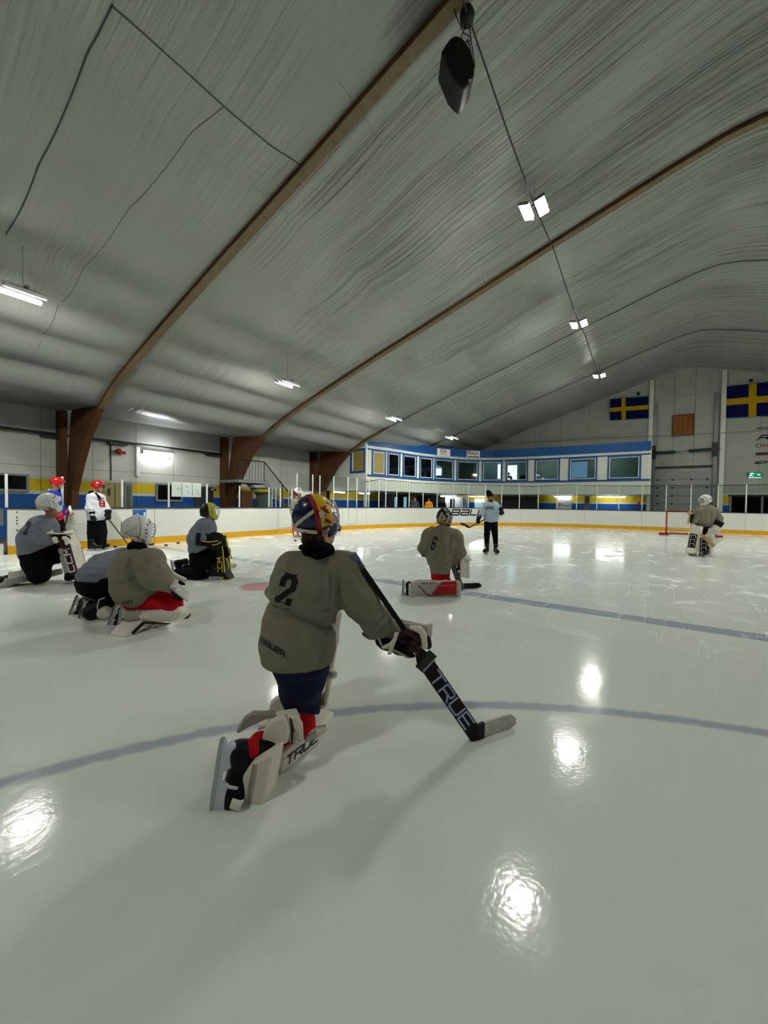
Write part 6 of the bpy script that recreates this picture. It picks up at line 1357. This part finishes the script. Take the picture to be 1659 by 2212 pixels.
for p, d in (((130, 1192), .12), ((123, 1195), -.08)): skate(f.root, basis(f.loc_dir(120, 1, .1, 0), UP), G(*p), 1.0)
MB().prism([f(x, y, -.3) for x, y in ((122, 1076), (129, 1072), (132, 1080), (126, 1086))], va*.01).build('chest_print', M_whitej, f.root, bevel=.002)
player_stick('hockey stick with white butt tape held by the blue jersey player', f(151, 1093, .0), f(128, 1186, -.35), f(150, 1187, -.5), M_padk, blade=M_padk)
f2 = f; tag(MB().tube([f(150, 1094, -.05), f(153.5, 1112, -.05)], .03, 8).build('butt_tape', M_paper, None, True), 'white wrapped tape roll held up in the blue player\'s red glove', 'tape')
# 7: white jersey
f = Fig(10.85, 'standing player in white jersey with red B crest, red helmet and black pants', G(210, 1189)); vr = f.loc_dir(210, 1, 0, 0); va = f.loc_dir(210, 0, 1, 0)
f.body(dict(head=(212, 1053, 0), neck=(206, 1067, 0), chest=(207, 1080, 0), pel=(209, 1125, 0), shL=(218, 1074, .15), elL=(229, 1098, .1), haL=(234, 1114, .0), shR=(198, 1075, -.15), elR=(195, 1098, -.2), haR=(201, 1114, -.2), hipL=(214, 1128, .05), knL=(219, 1152, .05), anL=(219, 1174, .05), hipR=(203, 1128, -.05), knR=(201, 1152, -.05), anR=(199, 1177, -.05)), 1.0, look=f.loc_dir(210, .9, -.3, -.08))
jb = f.cloth('jersey', [[(215, 1075, .12, 10), (200, 1076, -.12, 11)], [(207, 1080, 0, 16), (211, 1114, 0, 19.5)], [(199, 1077, -.15, 9.5), (196, 1098, -.2, 9.5), (201, 1110, -.2, 7.5)], [(217, 1077, .15, 9), (228, 1100, .1, 8.5), (232, 1112, .0, 6)]], M_whitej, .02, .05, folds(0.0095, 27, 41), cuts=[f.cut((188, 1127), (235, 1122))])
jersey_no(f, jb, 'B', (216, 1092), (226, 1093), (215, 1081), -.5, mat('crest_red', (160, 18, 34), .7), .75, .3, name='crest'); jersey_no(f, jb, 'BOROS', (211, 1081), (224, 1078), (211, 1076.5), -.5, M_ink, .8, .25, name='crest_lettering') if False else None
MB().prism([f(x, y, -.42) for x, y in ((213, 1079), (224, 1077), (224, 1079.2), (213, 1081.5))], va*.004).build('crest_arch', M_navyc, f.root) if False else None
jersey_no(f, jb, '----', (211.5, 1081.5), (224.5, 1078.5), (211.5, 1077), -.5, M_ink, .6, .55, .3, name='crest_arch'); jersey_no(f, jb, '----', (216, 1096.5), (228, 1096), (216, 1094), -.5, M_ink, .7, .5, .25, name='crest_base')
f.cloth('hood', [[(197, 1065, .02, 5.5), (206, 1068, .05, 5)], [(206, 1068, -.1, 4), (215, 1075, -.12, 3)]], M_blackc, .02, .03)
skater_helmet(f.root, basis(f.loc_dir(210, .92, -.25, -.08), UP), f(210.5, 1050.5, 0), M_helmr, 1.18)
stand_legs(f, [((214, 1124, .05), (219, 1150, .05), (220, 1178, .05)), ((203, 1124, -.05), (201, 1150, -.05), (200, 1181, -.05))], M_blackc, (12, 10.5, 8.5))
hockey_glove(f.root, basis(f.loc_dir(210, -.3, -.9, 0), f.loc_dir(210, .15, -.05, -1)), f(200.5, 1110, -.22), M_padk, M_paper, 1.25); hockey_glove(f.root, basis(f.loc_dir(210, .5, -.8, 0), f.loc_dir(210, .1, -.1, -1)), f(233.5, 1109, -.02), M_padk, M_padk, 1.2)
for p in ((203, 1190), (220, 1187)): skate(f.root, basis(f.loc_dir(210, 1, -.15, 0), UP), G(*p), 1.1)
player_stick('long hockey stick slanting from white jersey player to the ice', f(226, 1110, .05), G(281, 1184)+UP*.03, G(298, 1185)+UP*.03, M_padk)
# 8: background goalie at the left boards, mask pushed up
f = Fig(15.6, 'standing goalie by the boards in olive jersey, white mask pushed up', G(642, 1158)); s_ = f.s
f.body(dict(head=(646, 1071, 0), neck=(643, 1079, 0), chest=(642, 1088, 0), pel=(641, 1108, 0), shL=(650, 1083, .1), elL=(656, 1096, .0), haL=(660, 1106, -.1), shR=(634, 1084, -.05), elR=(631, 1097, -.1), haR=(636, 1106, -.15), hipL=(645, 1110, 0), knL=(647, 1132, -.1), anL=(646, 1152, -.1), hipR=(638, 1110, 0), knR=(638, 1133, -.05), anR=(639, 1153, -.05)), 1.0, m=M_skind, look=f.loc_dir(640, .85, -.45, -.15))
f.cloth('jersey', [[(649, 1084, .05, 6), (635, 1085, 0, 6.5)], [(642, 1088, 0, 9), (641, 1100, 0, 11)], [(635, 1085, -.05, 6), (632, 1096, -.1, 6)], [(650, 1085, .1, 6), (656, 1096, 0, 5)]], M_olive, .03, .08, folds(0.0114, 24, 3), cuts=[f.cut((628, 1108), (655, 1107))])
goalie_mask(f.root, basis(f.loc_dir(640, .6, -.3, .75), f.loc_dir(640, -.6, .2, .7)), f(643, 1063, .03), M_maskw, M_padr, 1.05)
f.cloth('pants', [[(645, 1108, 0, 8), (646, 1126, -.05, 7)], [(638, 1108, 0, 8), (638, 1126, 0, 7)]], M_blackc, .03, .05)
for px in (637, 647): leg_pad(f.root, basis(f.loc_dir(640, .45, -.9, 0), UP), f(px, 1151, -.1), .95, M_padw, M_padr, M_padg); skate(f.root, basis(f.loc_dir(640, .45, -.9, 0), UP), G(px, 1158), .95)
sdf_obj('glove', f.chains([[(634, 1106, -.15, 4), (634, 1113, -.15, 5)]]), M_padw, f.root, .02)
# 9: figure mostly behind the front helmet; a navy pad and skate stick out right of it
f = Fig(15.8, 'goalie hidden behind the front helmet, navy leg pad showing at right', G(715, 1148))
f.body(dict(head=(690, 1085, 0), neck=(690, 1093, 0), chest=(691, 1101, 0), pel=(694, 1122, 0), shL=(697, 1097, .1), elL=(702, 1109, 0), haL=(706, 1117, -.1), shR=(684, 1097, 0), elR=(680, 1109, 0), haR=(684, 1117, -.1), hipL=(698, 1124, 0), knL=(716, 1130, 0), anL=(726, 1141, 0), hipR=(690, 1124, 0), knR=(690, 1138, 0), anR=(684, 1147, 0)), .95, look=f.loc_dir(690, .9, -.3, 0))
f.cloth('jersey', [[(696, 1098, .05, 6), (685, 1098, 0, 6)], [(691, 1101, 0, 9), (693, 1114, 0, 10)]], M_olive, .03, .07)
f.cloth('pants', [[(698, 1120, 0, 8), (716, 1127, 0, 6)], [(690, 1120, 0, 8), (690, 1136, 0, 6)]], M_blackc, .03, .05)
leg_pad(f.root, basis(f.loc_dir(700, .75, -.6, .3), f.loc_dir(700, -.35, 0, 1)), f(727, 1140, 0), .85, mat('pad_navy', (34, 44, 74), .5), M_padw, M_padk, toe=M_padk); skate(f.root, basis(f.loc_dir(700, 1, -.1, 0), UP), G(729, 1149), .95)
# 10: number 6
f = Fig(6.06, 'kneeling person seen from behind, olive jersey number 6, gold and black mask', G(930, 1290)); va = f.loc_dir(950, 0, 1, 0); vr = f.loc_dir(950, 1, 0, 0); MV = np.array(Matrix((vr, va, UP)).transposed())
f.body(dict(head=(959, 1120, .06), neck=(957, 1140, 0), chest=(955, 1165, 0), pel=(952, 1228, .02), shL=(928, 1156, .0), elL=(914, 1182, .0), haL=(930, 1196, .25), shR=(984, 1158, 0), elR=(991, 1190, .0), haR=(984, 1216, .05), hipL=(944, 1232, .02), knL=(946, 1275, .1), anL=(890, 1272, .05), hipR=(960, 1232, .05), knR=(962, 1262, .35), anR=(962, 1270, .2)), .98, look=f.loc_dir(950, .3, .95, 0))
c9, f9_ = creases([(f(972, 1155, -.17), f(968, 1210, -.2), .020, .022), (f(936, 1152, -.16), f(922, 1196, -.14), .016, .02), (f(955, 1150, -.2), f(938, 1220, -.2), .010, .018), (f(925, 1205, -.15), f(965, 1222, -.2), .014, .018), (f(966, 1180, -.2), f(950, 1216, -.2), .010, .016), (f(978, 1196, -.15), f(1000, 1186, -.14), .010, .016)], va), folds(.006, 30, 51)
CZ = lambda P: c9(P)+f9_(P)
jb = f.cloth('jersey', [[(932, 1160, 0, 22), (978, 1162, 0, 22)], [(957, 1150, 0, 18), (955, 1170, 0, 34)], [(952, 1180, .02, 33), (951, 1205, .02, 29), (951, 1234, .02, 21)], [(930, 1160, 0, 17), (915, 1183, .02, 13), (922, 1196, .1, 10)], [(981, 1164, .0, 19), (988, 1192, -.02, 18), (984, 1212, .02, 12)]], M_olive, .014, .03, CZ, cuts=[f.cut((900, 1238), (950, 1243)), f.cut((950, 1243), (1010, 1241)) if False else f.cut((900, 1240), (1010, 1242))])
jersey_no(f, jb, '6', (930.5, 1186), (938, 1187), (938, 1159), -.5, M_ink, .45, .16)
f.cloth('sleeve_end', [[(911, 1186, .0, 5.5), (914, 1200, .0, 4)]], M_olive, .012, .02)
goalie_mask(f.root, basis(f.loc_dir(950, .3, .95, .04), UP), f(959.5, 1120, .06), M_mblk, M_mblk, 1.0, strap=M_mgold, stripe=M_mgold, cage=M_mblk)
for p in ([(949, 1125), (952, 1112), (956, 1108)], [(966, 1128), (970, 1116), (967, 1110)], [(958, 1112), (959, 1120), (956, 1124)]): MB().tube([f(x, y, -.1+.012*abs(x-959)*.3) for x, y in p], .013, 6).build('mask_flash', M_strap, f.root, True)
for p in ([(948, 1128), (950, 1118), (954, 1110)], [(962, 1110), (967, 1113), (969, 1121)], [(963, 1131), (964, 1122), (962, 1115)], [(952, 1131), (954, 1124), (953, 1117)]): MB().tube([f(x, y, -.092+.012*abs(x-959)*.3) for x, y in p], .010, 6).build('gold_flash', M_mgold, f.root, True)
f.cloth('pants', [[(948, 1234, .02, 17), (948, 1262, .06, 17)], [(956, 1234, .04, 16), (958, 1262, .1, 15)]], M_redc, .015, .05, folds(0.0047, 48, 2))
lpM = basis(f.loc_dir(950, .04, -1, .0), f.loc_dir(950, 1, .03, .01)); lp = leg_pad(f.root, lpM, f(898, 1272, .04), (1.0, .9, .92), M_scuffp, M_padw, M_padg)
pz = lambda x, y, d=0: f(x, y, -.15-d)
q_ = lambda poly, nm, m: MB().prism([onpl(x, y, f(938, 1272, -.15), f.loc_dir(950, .04, -1, 0)) for x, y in poly], va*.012).build(nm, m, f.root)
q_([(933, 1283), (955, 1257), (986, 1256), (986, 1283)], 'red_panel', M_padr); q_([(950, 1264.5), (982, 1263), (982, 1264.3), (950, 1266)], 'pad_line', M_padw); q_([(893, 1268), (905, 1265), (925, 1285), (986, 1283.5), (986, 1285), (924, 1287), (904, 1267), (893, 1270)], 'red_line', mat('pad_line_dull', (120, 60, 60), .6))
V_, F_, W_ = letters('BaueR', w=1.2, gap=.4, t=.2, shear=.3); a, b_ = [onpl(x, y, f(938, 1272, -.165), f.loc_dir(950, .04, -1, 0)) for x, y in ((911, 1262), (941, 1261.5))]
new_obj('pad_lettering', mesh_from([a+(b_-a)*(q[0]/W_)+UP*(q[1]*.026)-wloc(f.root) for q in V_], F_), mat('maroon_ink2', (72, 26, 30), .6), f.root)
ta, he = f(868, 1290, -.02), f(869, 1256, .0); skate(f.root, basis(ta-he, f.loc_dir(870, 1, .1, 0)), (ta+he)/2, 1)
g6 = f(984, 1216, .02); blocker(f.root, basis(f.loc_dir(990, .75, -.65, .2), f.loc_dir(990, -.25, -.05, -1)), f(998, 1222, .0), M_scuffp, M_padk, (1.05, 1, 1.0))
h6 = G(998, 1273)+UP*.006; goalie_stick('goalie stick with black blade held by number 6 goalie', f(966, 1184, -.14), f(986, 1226, -.02), h6, G(1037, 1270)+UP*.005, vr, M_padk, mat('paddle_grey', (88, 90, 92), .5), M_padk)
# 11: coach
f = Fig(11.64, 'standing coach in pale blue lettered hoodie, black beanie and black gloves', G(1060, 1192)); va = f.loc_dir(1060, 0, 1, 0); vr = f.loc_dir(1060, 1, 0, 0)
f.body(dict(head=(1058.5, 1076, 0), neck=(1058, 1087, 0), chest=(1061, 1098, 0), pel=(1060.5, 1122, 0), shL=(1074, 1091, .05), elL=(1084, 1108, .0), haL=(1082, 1104, -.22), shR=(1049, 1091, 0), elR=(1041, 1107, .0), haR=(1034, 1121, -.08), hipL=(1067, 1133, 0), knL=(1069, 1156, 0), anL=(1071, 1180, 0), hipR=(1054, 1133, 0), knR=(1052, 1156, 0), anR=(1051.5, 1180, 0)), .98, m=M_skind, look=f.loc_dir(1060, .6, -.8, -.02))
jb = f.cloth('hoodie', [[(1052, 1091, 0, 7), (1071, 1091, 0, 7)], [(1055, 1098, 0, 10.5), (1056, 1120, 0, 11)], [(1067, 1098, 0, 10.5), (1066, 1120, 0, 11)], [(1050, 1092, 0, 6.5), (1041.5, 1107, 0, 5.5), (1036, 1117, -.06, 4.5)], [(1073, 1092, .03, 6.5), (1083.5, 1106, 0, 5.5), (1083, 1105, -.16, 4.5)]], M_hood, .019, .04, folds(0.0076, 36, 61), cuts=[f.cut((1040, 1130), (1085, 1130))])
f.cloth('hood', [[(1051, 1086, .02, 4.5), (1058, 1090, .06, 4.5), (1066, 1086, .02, 4.5)], [(1052, 1087, -.06, 2.6), (1059, 1092, -.12, 2.4), (1066, 1087, -.06, 2.6)]], M_hood, .017, .02)
jersey_no(f, jb, 'GMG', (1048.5, 1100), (1066.5, 1099.5), (1048.3, 1094), -.6, M_ink, 1.0, .25, .5, name='chest_lettering')
f.cloth('beanie', [[(1058.5, 1070, .02, 6.6), (1057, 1067, .02, 6.3)], [(1055, 1063.5, .02, 4), (1054, 1062, .02, 3.6)]], M_blackc, .014, .05, folds(0.0038, 135, 2))
f.cloth('beanie_cuff', [[(1058.5, 1072, .02, 6.9), (1058.5, 1071, .02, 6.9)]], M_blackc, .014, .01, cuts=[f.cut((1048, 1073.5), (1068, 1073.5))])
f.cloth('beard', [[(1061, 1081, -.075, 2.2), (1062.5, 1083, -.06, 2.2)]], M_hairk, .012, .02)
stand_legs(f, [((1067, 1129, 0), (1069, 1154, 0), (1071, 1178, 0)), ((1054, 1129, 0), (1052, 1154, 0), (1051.5, 1178, 0))], M_blackc, (8.2, 6.2, 4.8))
hockey_glove(f.root, basis(f.loc_dir(1060, -.6, -.7, .1), f.loc_dir(1060, -.3, -.1, -1)), f(1034.5, 1119, -.08), M_padk, M_padg, 1.1); hockey_glove(f.root, basis(f.loc_dir(1060, .6, -.5, -.4), f.loc_dir(1060, -.45, -.35, .85)), f(1083, 1106, -.22), M_padk, M_padg, 1.1)
skate(f.root, basis(f.loc_dir(1060, -.35, -1, 0), UP), G(1050, 1197), 1.0); skate(f.root, basis(f.loc_dir(1060, .3, -1, 0), UP), G(1072, 1198), 1.0)
player_stick('black hockey stick held low across the coach, blade at left', f(1078, 1106, .25), f(1013, 1140, -.35), f(996, 1131, -.45), M_padk)
# 12: goalie at the right
f = Fig(11.48, 'standing goalie at right in olive jersey, white mask, white pads', G(1515, 1201)); va = f.loc_dir(1520, 0, 1, 0); vr = f.loc_dir(1520, 1, 0, 0)
f.body(dict(head=(1524, 1081, 0), neck=(1526, 1093, 0), chest=(1526, 1108, 0), pel=(1517, 1142, 0), shL=(1542, 1102, .05), elL=(1551, 1122, -.02), haL=(1543, 1143, -.15), shR=(1509, 1104, .0), elR=(1501, 1121, .05), haR=(1494, 1132, -.05), hipL=(1523, 1146, 0), knL=(1529, 1170, -.05), anL=(1526, 1192, 0), hipR=(1511, 1146, 0), knR=(1503, 1168, -.05), anR=(1502, 1188, 0)), 1.0, look=f.loc_dir(1520, -.75, -.6, -.1))
c12, f12_ = creases([(f(1533, 1100, -.2), f(1535, 1132, -.2), .022, .028), (f(1514, 1100, -.2), f(1506, 1128, -.2), .018, .026), (f(1510, 1128, -.2), f(1535, 1120, -.2), .014, .024), (f(1524, 1096, -.2), f(1519, 1128, -.2), .010, .024), (f(1540, 1124, -.2), f(1558, 1118, -.2), .012, .022)], va), folds(.007, 26, 71)
CZ = lambda P: c12(P)+f12_(P)
f.cloth('jersey', [[(1538, 1103, .05, 10), (1513, 1105, .0, 10)], [(1526, 1106, 0, 17), (1521, 1124, 0, 18)], [(1541, 1106, .05, 11), (1551, 1121, -.02, 8.5), (1549, 1132, -.08, 7)], [(1510, 1107, 0, 10), (1502, 1120, .05, 7.5), (1498, 1126, .0, 6)]], M_olive, .02, .035, CZ, cuts=[f.cut((1495, 1136), (1545, 1140))])
goalie_mask(f.root, basis(f.loc_dir(1520, -.8, -.55, -.08), UP), f(1525, 1081, 0), M_maskw, M_maskw, 1.05, strap=M_padk, stripe=M_maskw)
f.cloth('pants', [[(1522, 1143, 0, 11), (1528, 1164, -.03, 9)], [(1511, 1143, 0, 11), (1504, 1162, -.02, 9)]], M_blackc, .02, .04)
for (p, g_, a, tp) in (((1502, 1188), (1497, 1199), -.75, .12), ((1526, 1194), (1525, 1202), -.2, .06)):
    MB3 = basis(f.loc_dir(1520, a, -1, 0), f.loc_dir(1520, tp, 0, 1)); leg_pad(f.root, MB3, f(*p, -.02), (1, 1, .98), M_padw, M_padw, M_padg); skate(f.root, basis(f.loc_dir(1520, a, -1, 0), UP), G(*g_), 1.0)
for p0_, p1_, w_ in (((1493, 1183), (1499, 1153), .13), ((1520, 1191), (1520, 1162), .13)):
    a, b_ = f(*p0_, -.30), f(*p1_, -.30); mb = MB(); mb.bar(a, b_, w_+.04, .012, va).build('black_band', M_padk, f.root)
    V_, F_, W_ = letters('PLAIR' if False else 'PEAR', w=.9, gap=.4, t=.22); u_ = b_-a
    new_obj('pad_lettering', mesh_from([a-va*.012+u_*(q[0]/W_)-vr*((q[1]-.5)*.12)-wloc(f.root) for q in V_], F_), M_padw, f.root) if False else None
    for k in range(3):
        c = a.lerp(b_, .2+.3*k)-va*.012; MB().tube([c-vr*.05-UP*.04, c-vr*.05+UP*.04, c+vr*.05+UP*.04, c+vr*.05-UP*.03], .009, 5).build('pad_lettering', M_padw, f.root)
blocker(f.root, basis(f.loc_dir(1490, -.95, -.1, .1), f.loc_dir(1490, -.35, -.1, -1)), f(1494, 1118, -.02), M_padtan, M_padk, 1.1)
catch_glove(f.root, basis(f.loc_dir(1545, -.5, -.9, .2), f.loc_dir(1545, -.5, -.3, -.6)), f(1551, 1136, -.26), M_padw, M_padtan, M_padk, 1.15)
goalie_stick('goalie stick slanting across the right goalie, tan paddle, pale blade', f(1495, 1136, -.3), f(1519, 1155, -.42), f(1543, 1180, -.42), f(1561, 1164, -.5), vr+UP*.6, M_padw, M_padtan, M_padw)
# ---------------------------------------------------------------- spectators behind the glass, people in the gallery
def watcher(label, px, py_head, D, jm, pm, skin, hair, grp, sit=False):
    h_ = at(px, py_head, D); base = Vector((h_.x, h_.y, h_.z-1.5 if not sit else h_.z-1.1)); f = Fig(D, label, base, group=grp); c = F_PX/D
    P = lambda x, y, z: base+f.loc_dir(px, 1, 0, 0)*x+f.loc_dir(px, 0, -1, 0)*y+UP*z
    H = h_.z-base.z; lk = f.loc_dir(px, .1, -1, -.05); T = H-.25
    f.body(dict(head=P(0, 0, H), neck=P(0, 0, H-.14), chest=P(0, 0, T-.1), pel=P(0, -.02, T-.55), shL=P(.17, 0, T), elL=P(.24, .05, T-.27), haL=P(.12, .28, T-.35), shR=P(-.17, 0, T), elR=P(-.24, .05, T-.27), haR=P(-.1, .28, T-.33), hipL=P(.09, 0, T-.6), knL=P(.1, .05, max(.08, T-.95)), anL=P(.1, 0, .1), hipR=P(-.09, 0, T-.6), knR=P(-.1, .05, max(.08, T-.95)), anR=P(-.1, 0, .1)), .92, m=skin, look=lk, vox=.022, hand=.04)
    q = lambda v: tuple(v)
    sdf_obj('jacket', [cap_(P(.13, 0, T), P(-.13, 0, T), .1, .1), cap_(P(0, 0, T-.05), P(0, 0, T-.5), .17, .18), cap_(P(.18, 0, T), P(.25, .05, T-.27), .08, .07), cap_(P(.25, .05, T-.27), P(.14, .24, T-.34), .07, .055), cap_(P(-.18, 0, T), P(-.25, .05, T-.27), .08, .07), cap_(P(-.25, .05, T-.27), P(-.12, .24, T-.32), .07, .055)], jm, f.root, .022, k=.06, disp=folds(0.0076, 42, int(px)))
    sdf_obj('trousers', [cap_(P(s*.09, 0, T-.55), P(s*.1, .03, .08), .11, .08) for s in (-1, 1)], pm, f.root, .024, k=.04)
    sdf_obj('hair', [ell_(P(0, -.02, H+.06), (.09, .1, .08))], hair, f.root, .02)
    sh = MB(); [sh.box(P(s*.1, .05, .04), (.05, .13, .04)) for s in (-1, 1)]; sh.build('shoes', M_padk, f.root, bevel=.02)
M_dkgrey = mat('charcoal_jacket', (72, 70, 76), .9, var=.5, vscale=12); M_orange = mat('orange_jacket', (226, 140, 20), .8)
watcher('spectator behind the glass in grey patterned jacket', 896, 1077.5, 27.6, M_dkgrey, M_blackc, M_skin, M_hairk, None)
watcher('spectator behind the glass in bright orange jacket', 926.5, 1079.5, 28.2, M_orange, M_blackc, M_skin, M_hairk, None)
watcher('spectator behind the glass in black jacket', 955, 1080.5, 28.8, M_blackc, M_blackc, M_skind, M_hairk, None)
watcher('dark figure in the gallery window with bright daylight behind', 1099, 1024, 31.2, M_blackc, M_blackc, M_skind, M_hairk, None, True)
watcher('grey haired figure in the right half of bright gallery window', 1131, 1023, 31.0, M_blackc, M_blackc, M_skin, mat('grey_hair', (160, 160, 158), .8), None, True)
